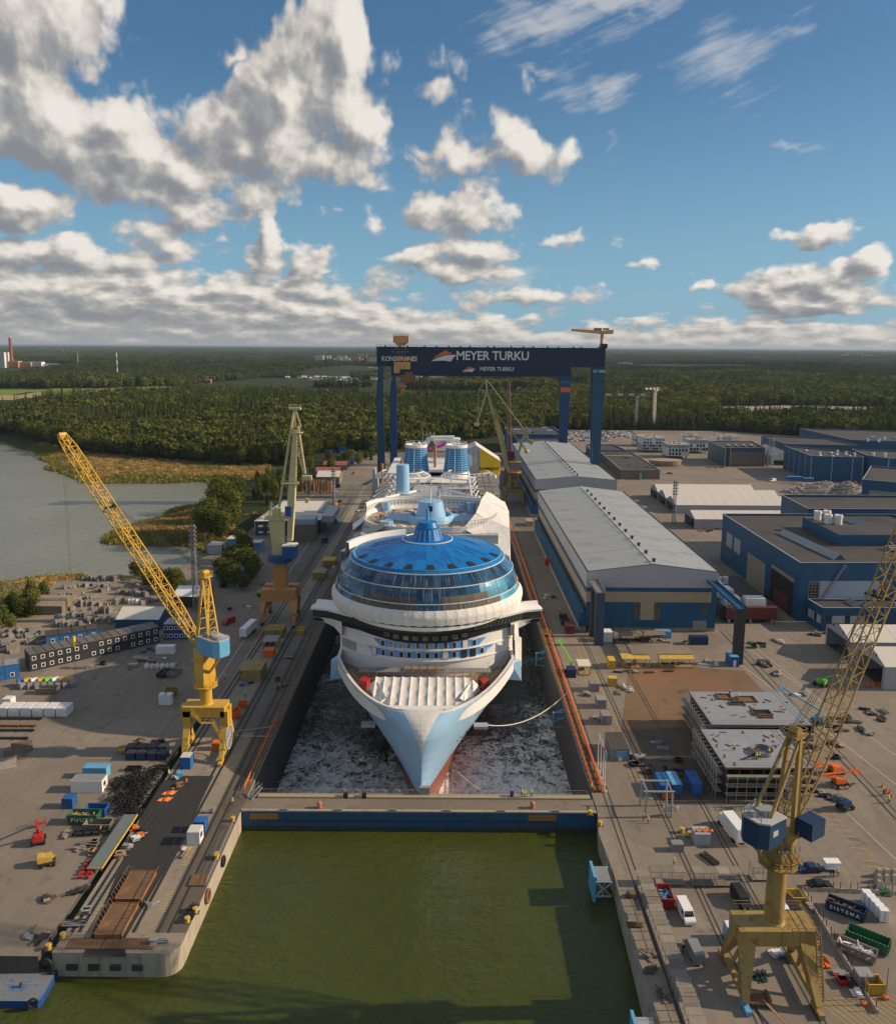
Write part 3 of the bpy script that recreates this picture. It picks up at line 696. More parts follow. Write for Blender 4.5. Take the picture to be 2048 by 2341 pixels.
grove(spots([(404,1082),(408,1045),(430,1018),(480,1000),(476,1050),(440,1088)],26),15,23,'tall leafy tree on the shore beside the reed spit','trees on the shore beside the reed spit',.05)
grove(spots([(440,1180),(445,1120),(480,1095),(515,1110),(520,1150),(490,1190)],24),9,14,'dark shaded tree between the inlet and the quay road','shaded trees between the inlet and the quay road',.1)
grove(spots([(470,1000),(520,965),(590,940),(640,925),(640,960),(590,1000),(540,1010)],34),10,16,'slender tree in the belt behind the long low quay building','trees in the belt behind the quay building',.3,(.5,.75))
grove(spots([(640,925),(690,905),(745,905),(742,930),(660,945)],12),9,14,'small tree beside the blue site cabins at the end of the quay road','trees beside the blue site cabins',.3)
RB1=gp(z1([(-300,640),(0,690),(250,760),(380,810),(560,830),(830,860),(1180,890),(1560,895),(1600,930),(1480,980),(1370,1005),(1250,990),(1180,977),(1000,986),(780,986),(560,988),(470,985),(455,965),(330,918),(258,902),(300,868),(225,848),(205,798),(140,793),(60,773),(0,743),(-300,690)]),SEA)
RB2=gp(z1([(1170,1117),(1260,1105),(1330,1200),(1330,1290),(1000,1290),(640,1290),(612,1282),(800,1224),(952,1192),(955,1172),(1000,1140)])+z4([(1280,230),(1300,300),(1180,290),(1100,260),(850,250),(640,244),(590,225),(600,180)])[:0],SEA)
RB2=gp([(401,1011),(430,1005),(470,1015),(470,1075),(440,1105),(405,1106),(380,1095),(290,1092),(218,1090),(200,1085),(204,1075),(273,1048),(325,1037),(327,1030),(342,1019)],SEA)
RB3=gp(z4([(-300,560),(0,474),(200,447),(400,430),(520,424),(440,470),(330,540),(260,590),(200,620),(120,620),(0,660),(-300,700)]),SEA)
for nm,poly in(('far_reed_bed',RB1),('reed_spit',RB2),('near_reed_bed',RB3)):
 xs=[p[0]for p in poly];ys=[p[1]for p in poly];sp=1.7 if nm!='far_reed_bed' else 2.3
 X,Y=np.meshgrid(np.arange(max(min(xs),-420),max(xs),sp),np.arange(min(ys),max(ys),sp));x=(X+rs.uniform(-.5,.5,X.shape)*sp).ravel();y=(Y+rs.uniform(-.5,.5,X.shape)*sp).ravel()
 m_=inside(x,y,poly);x,y=x[m_],y[m_];dl_=pdist(x,y,LAKE);il_=inside(x,y,LAKE)
 z=np.where(il_,SEA-.1,np.minimum(-1.3,-5.2+dl_*.22));h_=rs.uniform(1.7,2.6,len(x))*(.75+.5*fbm(x/9,y/9,2,3));g_=(dl_<9+14*fbm(x/14,y/14,2,8))|(fbm(x/22,y/22,3,5)>.56)
 P_=np.stack([x,y,z],1);k_=sp*.75;S_=np.stack([np.full(len(x),k_),np.full(len(x),k_),h_],1)
 scatter(nm,P_[~g_],S_[~g_],K_reed);scatter(nm+'_margin',P_[g_],S_[g_],K_reedg)
 mb=MB();mb.add([(a,b_,SEA+.1)for a,b_ in poly],[tuple(range(len(poly)))]);o=mb.build('reed_mud',mat('reed_mud',(.12,.10,.04),.9,var=.3,vs=.1));
 if o.data.polygons[0].normal.z<0:o.data.flip_normals()
 tag(o,kind='structure')
SX,SY,SZ=-5.8,179.0,DOCKW
ship=thing('cruise_ship','huge unfinished white and pale blue cruise ship with blue glass dome filling the dock','cruise ship',(SX,SY,SZ))
class SB(MB):
 def put(s,name,mats,parent=None,smooth=False):
  s.v=[(x,y-SY,z-SZ)for x,y,z in s.v]
  return s.build(name,mats,parent or ship,smooth)
def clampf(v,a,b):return max(a,min(b,v))
ZL=[17.2,16.9,16.4,15.7,15.0,14.0,13.0,11.8,10.5,8,5.5,3,.5,-1.5,-3.2,-3.6,-6,-9,-12,-15,-19]
def hull_half(y,z):
 t=clampf((17-z)/33,0,1.1)
 q=clampf((z-11.0)/6.2,0,1)**2;y0=178.4+4.2*t**.8+5.6*q;L=39+85*min(t,.85)**1.5-6*q;p=.57+.9*min(t,.78)**2-.19*q
 d=y-y0
 if d<=0:return 0.0
 b=24.4*min(1,d/L)**p if d<L else 24.4
 if z<-1:b*=1-.06*clampf((-1-z)/14,0,1)
 return b
ds=[0,.06,.2,.45,.9,1.6,2.6,4,6,8.5,11,14,17,20,24,28,33,38,44,52,62,75,90,130,200,292]
st=[]
for z in ZL:
 t=clampf((17-z)/33,0,1.1);y0=178.4+4.2*t**.8+5.6*clampf((z-11.0)/6.2,0,1)**2
 st.append([(hull_half(y0+d,z),y0+d,z)for d in ds])
hb=SB();nd=len(ds)
for sg in(-1,1):
 for k in range(len(ZL)-1):
  for i in range(nd-1):
   q=[(sg*p[0],p[1],p[2])for p in(st[k][i],st[k][i+1],st[k+1][i+1],st[k+1][i])]
   hb.add(q,[(0,1,2,3)]if sg<0 else[(3,2,1,0)])
hb.add([(sg*24.4,470.6,z)for sg in(-1,1)for z in(17.2,-19)],[(0,1,3,2)],0)
def hull_paint():
 mm=bpy.data.materials.new('hull_paint');mm.use_nodes=True;t=NT(mm.node_tree);b=t.n['Principled BSDF']
 P=t.n.new('ShaderNodeTexCoord').outputs['Object'];x,y,z=t.sep(P);z=t.m('ADD',z,SZ)
 n=t.m('MULTIPLY_ADD',t.noise(P,.25,5,.6),.22,.89)
 st_=t.noise(t.xyz(x,y,t.m('MULTIPLY',z,.08)),.5,4,.6)
 blue=t.mix(t.m('MULTIPLY',t.sstep(st_,.48,.7),.25),(.33,.53,.73),(.24,.39,.56))
 white=t.mix(t.m('MULTIPLY',t.sstep(st_,.46,.7),.35),(.74,.71,.67),(.56,.50,.43))
 nose=t.m('MULTIPLY',t.m('POWER',t.lin(z,6.2,16.6,0,1),2.3),4.2)
 isn=t.m('MULTIPLY',t.sstep(t.m('SUBTRACT',nose,t.m('ABSOLUTE',x)),-.05,.05),t.m('LESS_THAN',y,14.0))
 edge=t.m('MULTIPLY_ADD',t.noise(P,.9,3,.6),.5,16.35)
 isw=t.m('MAXIMUM',isn,t.sstep(t.m('SUBTRACT',z,edge),-.1,.1))
 c=t.mix(isw,blue,white);c=t.mix(t.m('LESS_THAN',z,-3.4),c,(.25,.07,.045))
 c=t.mix(1.0,c,t.xyz(n,n,n),'MULTIPLY');t.put(b.inputs['Base Color'],c);b.inputs['Roughness'].default_value=.36
 bn=t.n.new('ShaderNodeBump');t.put(bn.inputs['Height'],t.m('MULTIPLY',t.noise(P,.22,3,.5),.12));t.put(b.inputs['Normal'],bn.outputs[0]);return mm
hb.put('hull',hull_paint(),smooth='all')
deckz=13.4
db=SB();row=[]
for d in ds[1:20]:
 y=184.2+d;row.append((max(.05,hull_half(y,16.8)-.25),y))
for(b0,y0),(b1,y1)in zip(row,row[1:]):
 db.add([(-b0,y0,deckz),(b0,y0,deckz),(b1,y1,deckz),(-b1,y1,deckz)],[(0,1,2,3)],0)
 for sg in(-1,1):
  h0=h1=17.2
  db.add([(sg*b0,y0,deckz),(sg*b1,y1,deckz),(sg*b1,y1,h1),(sg*b0,y0,h0)],[(0,1,2,3)if sg>0 else(3,2,1,0)],1)
  db.add([(sg*(b0-.6),y0,h0+.02),(sg*(b0+.25),y0,h0+.02),(sg*(b1+.25),y1,h1+.02),(sg*(b1-.6),y1,h1+.02)],[(0,1,2,3)if sg>0 else(3,2,1,0)],1)
m_shipdeck=mat('primed_ship_deck',(.30,.21,.13),.8,var=.3,vs=.25,dirt=((.34,.13,.05),.7,.25,.52))
db.put('foredeck',[m_shipdeck,m_shipwhite])
nb=SB();ys=(184.1,184.4,184.9,185.6,186.4);nb.loft([[(-hull_half(y,17.1)-.1,y,17.16)for y in ys],[(hull_half(y,17.1)+.1,y,17.16)for y in ys]],closed=False);nb.bx(-8,8,186.2,186.4,14,17.15);nb.put('bow_platform',m_shipwhite,smooth=True)
NS=11;w_=2.28
for k in range(NS):
 x0=(k-NS/2)*w_;x1=x0+w_-.07;xm=abs((x0+x1)/2)
 yf=186.2+max(0,xm-5.0)*1.3;yb=204.0
 tb=SB();rings=[];NY=9
 for j in range(NY+1):
  f=j/NY;y=yf+(yb-yf)*f
  zt=15.6+1.35*f-(.5*clampf(1-f*6,0,1))*(1 if j else 2.6)
  sag=.16*math.sin(f*17+k*2.1)*math.sin(f*math.pi)
  rings.append([(x0,y,zt+.18),(x0+.3,y,zt+.02+sag),((x0+x1)/2,y,zt-.12+sag),(x1-.3,y,zt+.02+sag),(x1,y,zt+.18)])
 tb.loft(rings,closed=False)
 tb.add([(x0,yf-.05,rings[0][0][2]),(x1,yf-.05,rings[0][4][2]),(x1,yf-.4,13.6),(x0,yf-.4,13.6)],[(3,2,1,0)])
 tb.put('tarp_strip',m_tarp,smooth='all')
for sg in(-1,1):
 tb=SB();tb.loft([[(sg*(9+1.15*j),192.5+3.6*j,16.4+.1*j),(sg*(10.2+1.2*j),192.8+3.6*j,15.4),(sg*(10.6+1.25*j),193+3.6*j,13.7)]for j in range(4)],closed=False);tb.put('tarp_edge',m_tarp,smooth='all')
def front_y(x):return 212.6+11.5*(abs(x)/24.4)**2.3
def front_pt(x,z,off=0):return(x,front_y(x)-off,z)
fb_=SB();NX=40
zl=[13.4,17.9,20.6,23.0,24.2]
def fz(x,z):return z if z<22 else z+1.6*clampf((abs(x)-5)/13,0,1)**1.4
rings=[]
for z in zl:
 rings.append([(x,front_y(x),fz(x,z))for x in[(-24.3+48.6*i/NX)for i in range(NX+1)]])
fb_.loft(rings,closed=False)
fb_.put('front_wall',m_shipwhite,smooth='all')
lb=SB()
for z in(17.7,20.75):
 lb.loft([[(x,front_y(x)+.1,z)for x in[-24.3+1.215*i for i in range(41)]],[(x,front_y(x)-.45,z+.1)for x in[-24.3+1.215*i for i in range(41)]],[(x,front_y(x)-.4,z+.32)for x in[-24.3+1.215*i for i in range(41)]],[(x,front_y(x)+.1,z+.4)for x in[-24.3+1.215*i for i in range(41)]]],closed=False)
lb.put('ledge',m_shipwhite)
sb=SB();sb.bx(-24.3,-24.0,224,470,15.2,33,0);sb.bx(24.0,24.3,224,470,15.2,33,0);sb.bx(-24,24,469,470,15.2,33,0);sb.put('side_wall',m_shipwhite)
for zb,x0,x1,xa in((21.3,-14.4,16.6,2.1),(18.65,-16.0,18.8,2.6)):
 bb=SB();n=30;h=1.95
 top=[front_pt(x0+(x1-x0)*i/n,zb+h,.06)for i in range(n+1)];bot=[front_pt(x0+xa+(x1-x0-2*xa)*i/n,zb,.06)for i in range(n+1)]
 bb.loft([bot,top],closed=False);bb.put('window_band',mat('window_band_blue',(.15,.40,.78),.35,var=.05))
wfm,wpm=[],[]
fr=MB();fr.bx(-.62,.62,-.10,.06,-.9,.9);
fr_o=fr.build('window',m_shipwhite,ship,loc=(0,0,-50));pn=MB();pn.bx(-.5,.5,-.14,.05,-.76,.76);pn_o=pn.build('pane',m_glass,fr_o)
rf=MB();rf.bx(-.85,.85,-.12,.05,-1.2,1.2,1);rf.bx(-.72,.72,-.16,.05,-1.05,1.05,0)
first=True
for zc,xs,odd in((22.2,[x*1.13 for x in(-10.2,-8.2,-5.9,-3.9,-1.7,.4,2.5,4.8,6.9,9.5,11.7)],(9,)),(19.55,[x*1.13 for x in(-12.4,-10.1,-8.1,-5.7,-3.8,-1.5,.5,2.6,4.8,6.9,9.3,11.4,13.6)],(0,8,10,11))):
 for i,x in enumerate(xs):
  sl=math.atan2(front_y(x+.1)-front_y(x-.1),.2)
  if i in odd:
   fo=SB();fo.v=rf.v[:];fo.f=rf.f[:];fo.mi=rf.mi[:]
   fo=MB.build(fo,'shutter_window',[m_white if i in(0,8,9)else m_glass,m_darkred],ship);fo.location=(x,front_y(x)-.05-SY,zc-SZ);fo.rotation_euler=(0,0,sl);continue
  if first:wo=fr_o;first=False
  else:
   wo=fr_o.copy();COL.objects.link(wo);wo.parent=ship;c=pn_o.copy();COL.objects.link(c);c.parent=wo
  wo.location=(x,front_y(x)-.05-SY,zc-SZ);wo.rotation_euler=(0,0,sl)
def br_y(x):
 a=abs(x);return 211.2+12.5*clampf(a/27,0,1.4)**2.0 if a<27 else 223.7+(a-27)*.25
bb=SB();xs=[-32.0+64*i/64 for i in range(65)]
bb.loft([[(x,br_y(x)+.9,fz(x,23.0)+.05)for x in xs],[(x,br_y(x)+.5,25.8)for x in xs],[(x,br_y(x)+.1,26.0)for x in xs],[(x,br_y(x)-.6,28.5)for x in xs]],closed=False)
bb.put('bridge_band',m_black)
bb=SB()
bb.loft([[(x,br_y(x)-.9,28.5),]+[(x,br_y(x)+8,28.7)]for x in xs],closed=False)
bb.put('bridge_roof',m_shipwhite)
pb=MB();pb.add([(-.42,0,0),(.42,0,0),(.42,-.58,2.0),(-.42,-.58,2.0)],[(0,1,2,3)]);pb.add([(.46,-.02,0),(.52,-.02,0),(.52,-.62,2.0),(.46,-.62,2.0)],[(0,1,2,3)])
p_o=pb.build('bridge_pane',m_carglass,ship);k=0
m_panelit=mat('bridge_glass',(.05,.075,.07),.1,var=.3,vs=.4,spec=.8)
p_o.data.materials[0]=m_panelit
for i in range(61):
 x=-31.2+62.4*i/60;o=p_o if i==0 else p_o.copy()
 if i:COL.objects.link(o);o.parent=ship
 sl=math.atan2(br_y(x+.1)-br_y(x-.1),.2);o.location=(x,br_y(x)-.02-SY,26.2-SZ);o.rotation_euler=(0,0,sl)
lo=MB();lo.bx(-.72,.72,-.09,.05,-.55,.55,0);lo.bx(-.6,.6,-.13,.05,-.43,.43,1)
l_o=lo.build('lower_window',[m_grey,m_panelit],ship)
for i,x in enumerate([-10.4,-7.9,-5.2,-2.7,0,2.7,5.2,7.9,10.4]):
 o=l_o if i==0 else l_o.copy()
 if i:COL.objects.link(o);o.parent=ship
 sl=math.atan2(br_y(x+.1)-br_y(x-.1),.2);o.location=(x,br_y(x)+.62-SY,fz(x,23.0)+1.5-SZ);o.rotation_euler=(0,0,sl)
for sg in(-1,1):
 wb=SB();rings=[]
 for x,yw,zt in((20,7,30.4),(24,6.4,30.3),(28,5.2,30.0),(31,4.2,29.6),(32.2,3.2,29.2),(32.6,2.0,28.8)):
  y0=br_y(x)-1.0;rings.append([(sg*x,y0,28.4),(sg*x,y0-.1,29.0),(sg*x,y0+yw*.3,zt),(sg*x,y0+yw*.7,zt),(sg*x,y0+yw,28.6)])
 wb.loft(rings,closed=False);wb.add(rings[-1],[(0,1,2,3,4)]);wb.put('bridge_wing',m_shipwhite,smooth=True)
 ub=SB();rings=[]
 for x,zb in((23.5,21.5),(26,23.4),(29,24.4),(32,25.2)):
  y0=br_y(x)+.3;rings.append([(sg*x,y0,25.9),(sg*x,y0+.8,zb),(sg*x,y0+6,zb),(sg*x,y0+7,28.5)])
 ub.loft(rings,closed=False);ub.add(rings[-1],[(0,1,2,3)]);ub.put('wing_underside',m_shipwhite)
kb=SB();ring=[(27.2*math.cos(a),233+27.2*math.sin(a))for a in[2*math.pi*i/48 for i in range(48)]]
kb.loft([[(x,y,28.6)for x,y in[(p[0]*.9,p[1])for p in ring]],[(x,y,29.6)for x,y in[(p[0]*.92,p[1])for p in ring]]]);kb.put('drum',m_shipwhite)
NP=60
sk=SB();a0,a1=0,2*math.pi/NP*.985
def skirt(a,jit):return[(26.5*math.cos(a),26.5*math.sin(a),33.9),(27.5*math.cos(a),27.5*math.sin(a),32.6+jit),(27.6*math.cos(a),27.6*math.sin(a),31.6),(27.3*math.cos(a),27.3*math.sin(a),30.0+jit)]
pr=MB();pr.loft([skirt(a0,.12),skirt(a1*.5,-.1),skirt(a1,.12)],closed=False)
pr.v=[(x,y+233-SY,z-SZ)for x,y,z in pr.v];pr.v=[(x,y-233+SY,z)for x,y,z in pr.v]
po=pr.build('skirt_pleat',m_tarp,ship,smooth='all');po.location=(0,233-SY,0)
copies(po,ship,[((0,233-SY,0),(0,0,i*2*math.pi/NP))for i in range(1,NP)])
C0=(0,233-SY,-SZ)
prof=[(26.6,33.6),(26.06,35.45),(24.66,39.4),(22.2,42.35)]
NB=72
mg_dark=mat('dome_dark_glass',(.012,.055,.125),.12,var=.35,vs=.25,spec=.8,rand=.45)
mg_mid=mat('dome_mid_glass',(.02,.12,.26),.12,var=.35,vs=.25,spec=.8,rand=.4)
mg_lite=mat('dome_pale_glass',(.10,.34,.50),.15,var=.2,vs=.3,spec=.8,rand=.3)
mg_cover=mat('dome_cover_sheet',(.115,.098,.085),.7,var=.1,vs=.3,rand=.14)
mr_blue=mat('dome_roof_blue',(.006,.165,.47),.38,var=.10,vs=.2,spec=.3,rand=.10)
mr_deep=mat('dome_roof_deep_blue',(.005,.12,.40),.38,var=.1,vs=.2,spec=.3,rand=.10)
mr_hole=mat('dome_roof_opening',(.016,.022,.035),.6,var=.1)
def panel_mesh(name,r0,z0,r1,z1,m,n=NB,bow=0,gap=.985,tri=None):
 b=MB();da=2*math.pi/n*gap/2
 if tri is None:
  k=2;rows=[]
  for j in range(k+1):
   f=j/k;r=r0+(r1-r0)*f+bow*math.sin(math.pi*f);z=z0+(z1-z0)*f;rows.append([(r*math.cos(-da),r*math.sin(-da),z),(r*math.cos(da),r*math.sin(da),z)])
  b.loft(rows,closed=False)
 return b.build(name,m,ship)
def ring_of(name,r0,z0,r1,z1,choose,n=NB,bow=0,smooth=False):
 cache={}
 for i in range(n):
  a=-math.pi/2+(i+.5)*2*math.pi/n;ph=(math.degrees(a)+90+180)%360-180
  mm_=choose(ph)
  if mm_ is None:continue
  if mm_.name not in cache:cache[mm_.name]=o=panel_mesh(name,r0,z0,r1,z1,mm_,n,bow)
  else:
   o=cache[mm_.name].copy();COL.objects.link(o);o.parent=ship
  o.location=C0;o.rotation_euler=(0,0,a)
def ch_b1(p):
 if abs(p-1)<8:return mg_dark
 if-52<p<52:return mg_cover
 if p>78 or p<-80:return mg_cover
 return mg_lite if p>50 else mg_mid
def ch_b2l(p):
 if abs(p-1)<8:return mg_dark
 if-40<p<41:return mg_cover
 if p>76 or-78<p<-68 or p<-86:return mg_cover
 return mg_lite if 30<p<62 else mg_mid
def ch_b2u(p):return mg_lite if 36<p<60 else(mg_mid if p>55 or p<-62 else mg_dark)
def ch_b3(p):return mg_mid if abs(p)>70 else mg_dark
rm=(25.5,37.3)
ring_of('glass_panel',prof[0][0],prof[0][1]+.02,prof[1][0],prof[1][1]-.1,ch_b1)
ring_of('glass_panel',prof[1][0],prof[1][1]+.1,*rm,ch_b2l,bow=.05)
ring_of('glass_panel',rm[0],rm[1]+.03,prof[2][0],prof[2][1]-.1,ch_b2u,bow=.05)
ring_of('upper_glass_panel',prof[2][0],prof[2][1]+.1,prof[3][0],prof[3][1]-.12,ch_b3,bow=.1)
for(r,z)in prof[1:]:
 rb=MB();rb.lathe(C0,[(r-.15,z-.14),(r+.12,z-.12),(r+.14,z+.1),(r-.15,z+.12),(r-.15,z-.14)],72);rb.build('dome_ring',m_white,ship)
mb_=MB()
for i in range(150):
 a=-math.pi/2+(i+.5-75)*2*math.pi/150*.5*1.0;a=-math.pi/2+rnd.uniform(-1.5,1.5)
 k=rnd.choice([0,1,1,2,2]);(ra,za),(rb_,zb)=prof[k],prof[k+1]
 f0=rnd.uniform(0,.5);f1=min(1,f0+rnd.uniform(.3,1))
 p=[Vector(((ra+(rb_-ra)*f+.16)*math.cos(a),(ra+(rb_-ra)*f+.16)*math.sin(a)+C0[1],za+(zb-za)*f+C0[2]))for f in(f0,f1)]
 mb_.beam(p[0],p[1],.045,.05)
tag(mb_.build('mullions',mat('pale_mullion',(.40,.50,.58),.4),ship),kind='stuff')
rp=[(22.15,42.5),(21.3,43.15),(18.6,43.9),(15.6,44.75),(11.5,45.85),(7.2,46.9)]
NR=40
ring_of('roof_edge_panel',*rp[0],*rp[1],lambda p:mr_blue,NR)
dark_at=[-65,-47,-30,-13,4,21,38,56,74]
def ch_hole(p):return mr_hole if any(abs(p-d)<3.5 for d in dark_at)else mr_blue
ring_of('roof_panel',*rp[1],*rp[2],lambda p:mr_blue,NR)
ring_of('roof_panel',*rp[2],*rp[3],lambda p:rnd.choice([mr_blue,mr_blue,mr_blue,mr_deep]),NR)
ring_of('roof_panel',*rp[3],*rp[4],lambda p:rnd.choice([mr_blue,mr_blue,mr_blue,mr_deep]),NR)
ring_of('roof_panel',*rp[4],*rp[5],lambda p:mr_blue,NR)
ring_of('cupola_foot_panel',*rp[5],4.3,47.0,lambda p:mr_blue,20)
hm=MB();hm.add([(18.45,-.75,44.06),(20.9,-1.25,43.42),(20.9,1.25,43.42),(18.45,.75,44.06)],[(0,1,2,3)])
ho=hm.build('roof_opening',mr_hole,ship);
for i,p in enumerate(dark_at):
 o=ho if i==0 else ho.copy()
 if i:COL.objects.link(o);o.parent=ship
 o.location=C0;o.rotation_euler=(0,0,R(p-90))
mb_=MB()
for i in range(46):
 a=rnd.uniform(-math.pi-.3,.3);f0=rnd.uniform(0,.6);f1=f0+rnd.uniform(.2,.4);da=rnd.choice([0,0,.12,-.12])
 def rz_(f):r=7.2+(21.3-7.2)*f;z=np.interp(r,[q[0]for q in rp[::-1]],[q[1]for q in rp[::-1]]);return r,z
 (r0_,z0_),(r1_,z1_)=rz_(f0),rz_(f1)
 mb_.beam((r0_*math.cos(a),r0_*math.sin(a)+C0[1],z0_+C0[2]+.03),(r1_*math.cos(a+da),r1_*math.sin(a+da)+C0[1],z1_+C0[2]+.03),.05,.04)
tag(mb_.build('roof_seams',mat('roof_seam_dark_blue',(.008,.06,.2),.4),ship),kind='stuff')
rb=MB();rb.lathe(C0,[(20.9,43.3),(21.35,43.45),(21.4,43.2),(20.9,43.2)],72);rb.build('roof_gutter',mat('gutter_pale_blue',(.10,.40,.62),.25,var=.05),ship)
rb=MB();rb.lathe(C0,[(7.3,46.85),(7.35,47.05),(7.1,47.1),(7.0,46.9)],48);rb.build('dome_ring',m_white,ship)
cb=MB();cb.lathe(C0,[(4.5,46.9),(3.9,48.4),(3.3,50.2)],24);cb.lathe(C0,[(3.45,50.2),(3.5,50.4),(2.9,50.5)],24);cb.lathe(C0,[(3.2,50.5),(2.6,51.9),(0,52.0)],24);cb.build('dome_cupola',mr_blue,ship,smooth=True)
cb=MB()
for i in range(8):
 a=-math.pi/2+(i-3.5)*.36
 for d in(-.03,.03):cb.beam((4.5*math.cos(a+d),4.5*math.sin(a+d)+C0[1],46.95+C0[2]),(3.4*math.cos(a+d),3.4*math.sin(a+d)+C0[1],50.15+C0[2]),.12,.08)
tag(cb.build('cupola_ribs',m_skyblue,ship),kind='stuff')
cb=MB();cb.tube((0,C0[1]+.8,51.9+C0[2]),(0,C0[1]+.8,55.6+C0[2]),.45,.4,10);cb.build('dome_mast',mat('mast_teal_blue',(.08,.36,.58),.35),ship,smooth=True)
m_clut=mat('deck_planking',(.36,.29,.22),.85,var=.35,vs=.3,dirt=((.5,.46,.4),.7,.3,.55))
ub=SB();ub.bx(-24.2,24.2,236,469,29.5,33,0);ub.bx(-25.2,25.2,256,466,33,37.2,0);ub.put('upper_decks',m_shipwhite)
ub=SB();ub.bx(-24.6,24.6,300,466,37.2,37.4,0);ub.put('pool_deck',m_clut)
ub=SB();ub.bx(-22,22,258,306,37.2,42.2,0);ub.put('deck_house',mat('shaded_deckhouse',(.42,.42,.42),.6,var=.2,vs=.2))
for r0,z0,z1,an in((23.6,41.2,44.4,(195,164)),(25.3,36.5,41.6,(186,174))):
 for s0,s1 in((108,168),):
  b=SB();n=16;P_=[R(s0+(s1-s0)*i/n)for i in range(n+1)]
  b.loft([[((r0)*math.cos(a),233+r0*math.sin(a),z0)for a in P_],[((r0+.2)*math.cos(a),233+(r0+.2)*math.sin(a),z1)for a in P_],[((r0+1.2)*math.cos(a),233+(r0+1.2)*math.sin(a),z1)for a in P_],[((r0+1.3)*math.cos(a),233+(r0+1.3)*math.sin(a),z0)for a in P_]],closed=False);b.put('curved_bulwark',m_shipwhite,smooth=True)
def oval(k,n=56,rx=22.6,ry=19.5,cy=279):return[(rx*k*math.copysign(abs(math.cos(a))**.75,math.cos(a)),cy+ry*k*math.copysign(abs(math.sin(a))**.8,math.sin(a)))for a in[2*math.pi*i/n for i in range(n)]]
pb=SB();O1,O2=oval(1),oval(.965)
pb.loft([[(x,y,42.2)for x,y in oval(.9)],[(x,y,42.4)for x,y in O1],[(x,y,44.3)for x,y in oval(1.015)],[(x,y,44.3)for x,y in oval(.985)],[(x,y,43.1)for x,y in O2]],0)
pb.add([(x,y,43.1)for x,y in O2],[tuple(range(len(O2)))],1);pb.put('observation_deck',[m_shipwhite,m_clut])
rl=SB()
for i,(x,y)in enumerate(oval(1.0,90)):
 rl.tube((x,y,44.2),(x,y,46.2),.06,n=4)
 x2,y2=oval(1.0,90)[(i+1)%90]
 for z in(45.2,46.1):rl.tube((x,y,z),(x2,y2,z),.05,n=4)
tag(rl.put('railing',m_ply),kind='stuff')
wb=SB()
P_=[p for p in oval(1.0,80)if p[1]>283];P_.sort(key=lambda p:-math.atan2(p[1]-279,p[0]))
wb.loft([[(x,y,43)for x,y in P_],[(x*1.01,y+.2,47.4)for x,y in P_],[(x*1.03,y+.9,47.4)for x,y in P_],[(x*1.03,y+.9,43)for x,y in P_]],closed=False);wb.put('wind_screen',m_shipwhite,smooth=True)
mb_=SB();cy=276
mb_.lathe((0,cy,0),[(8.3,43.2),(7.6,45.4),(7.0,45.4),(7.0,44.2)],32);mb_.lathe((0,cy,0),[(5.4,44.0),(4.5,47.4),(4.0,49.9),(0,50.0)],28)
mb_.put('mast_base',m_skyblue,smooth=True)
for sg in(-1,1):
 b=SB();b.add([(sg*7,cy-2.5,43.3),(sg*15,cy-1,43.4),(sg*15.5,cy+1,44.8),(sg*7,cy,45.6),(sg*7,cy+2.5,43.3),(sg*15,cy+2.5,43.4)],[(0,1,2,3),(3,2,5,4)]);b.put('mast_fin',m_skyblue)
b=SB();b.bx(-.7,.7,cy-4.95,cy-4.3,47.2,48.9);b.put('mast_door',m_glass)
an=SB()
for x,y in((-3,-2),(3,-2),(-3,2),(3,2),(0,-2.6),(0,2.6)):an.tube((x,cy+y,49.8),(x,cy+y,53.6),.08,n=4)
for z in(51.2,52.4,53.6):
 for a,b2 in(((-3,-2),(3,-2)),((3,-2),(3,2)),((3,2),(-3,2)),((-3,2),(-3,-2))):an.tube((a[0],cy+a[1],z),(b2[0],cy+b2[1],z),.07,n=4)
an.tube((0,cy,49.9),(0,cy,58.6),.28,.12,n=6);an.beam((-2.4,cy,56.2),(2.4,cy,56.2),.16);an.beam((-1.6,cy,57.3),(1.6,cy,57.3),.14);an.box((0,cy,55.2),(1.6,.5,.4))
an.put('radar_mast',m_white)
for x,y,r,h_ in((-16.2,292,1.5,3.4),(14.3,290,1.6,3.6),(11.5,296,1.7,2.0),(-14.4,268,2.2,1.5)):
 b=SB();b.lathe((x,y,43.1),[(r,0),(r,h_),(r*.85,h_),(0,h_-.2)],18);b.put('pale_blue_drum',m_skyblue,smooth=True)
def cloth(name,grid,m=m_tarp,nu=10,nv=8,amp=.35,seed=0):
 (a,b_,c,d)=[Vector(p)for p in grid];b=SB();rows=[]
 for j in range(nv+1):
  f=j/nv;row=[]
  for i in range(nu+1):
   e=i/nu;p=a.lerp(b_,e).lerp(d.lerp(c,e),f);n=fbm(np.array(e*3+seed),np.array(f*3+seed*2.3),3,seed);p=p+Vector((0,0,(float(n)-.5)*2*amp));row.append(p)
  rows.append(row)
 b.loft(rows,closed=False);b.put(name,m,smooth='all')
cloth('white_sheet',[(10.8,261,43.8),(25.4,254.6,36.2),(26,264,43.2),(15,268,47.2)],amp=.2,seed=2)
cloth('white_sheet',[(15,268,47.2),(26,264,43),(27,282,45.4),(18,284,50)],amp=.5,seed=3)
cloth('white_sheet',[(10.9,261.9,43.2),(11.5,259.6,38.5),(20.5,250.5,35),(25.6,254.9,35.5)],amp=.2,seed=4)
cloth('white_sheet',[(18,284,50),(27,282,45.4),(27.4,308,43.5),(20.5,308,47.6)],amp=.6,seed=5)
cloth('white_sheet',[(25.4,254.6,36.2),(26.6,256,29),(28,304,29),(27.4,308,43.5)],amp=.5,seed=6)
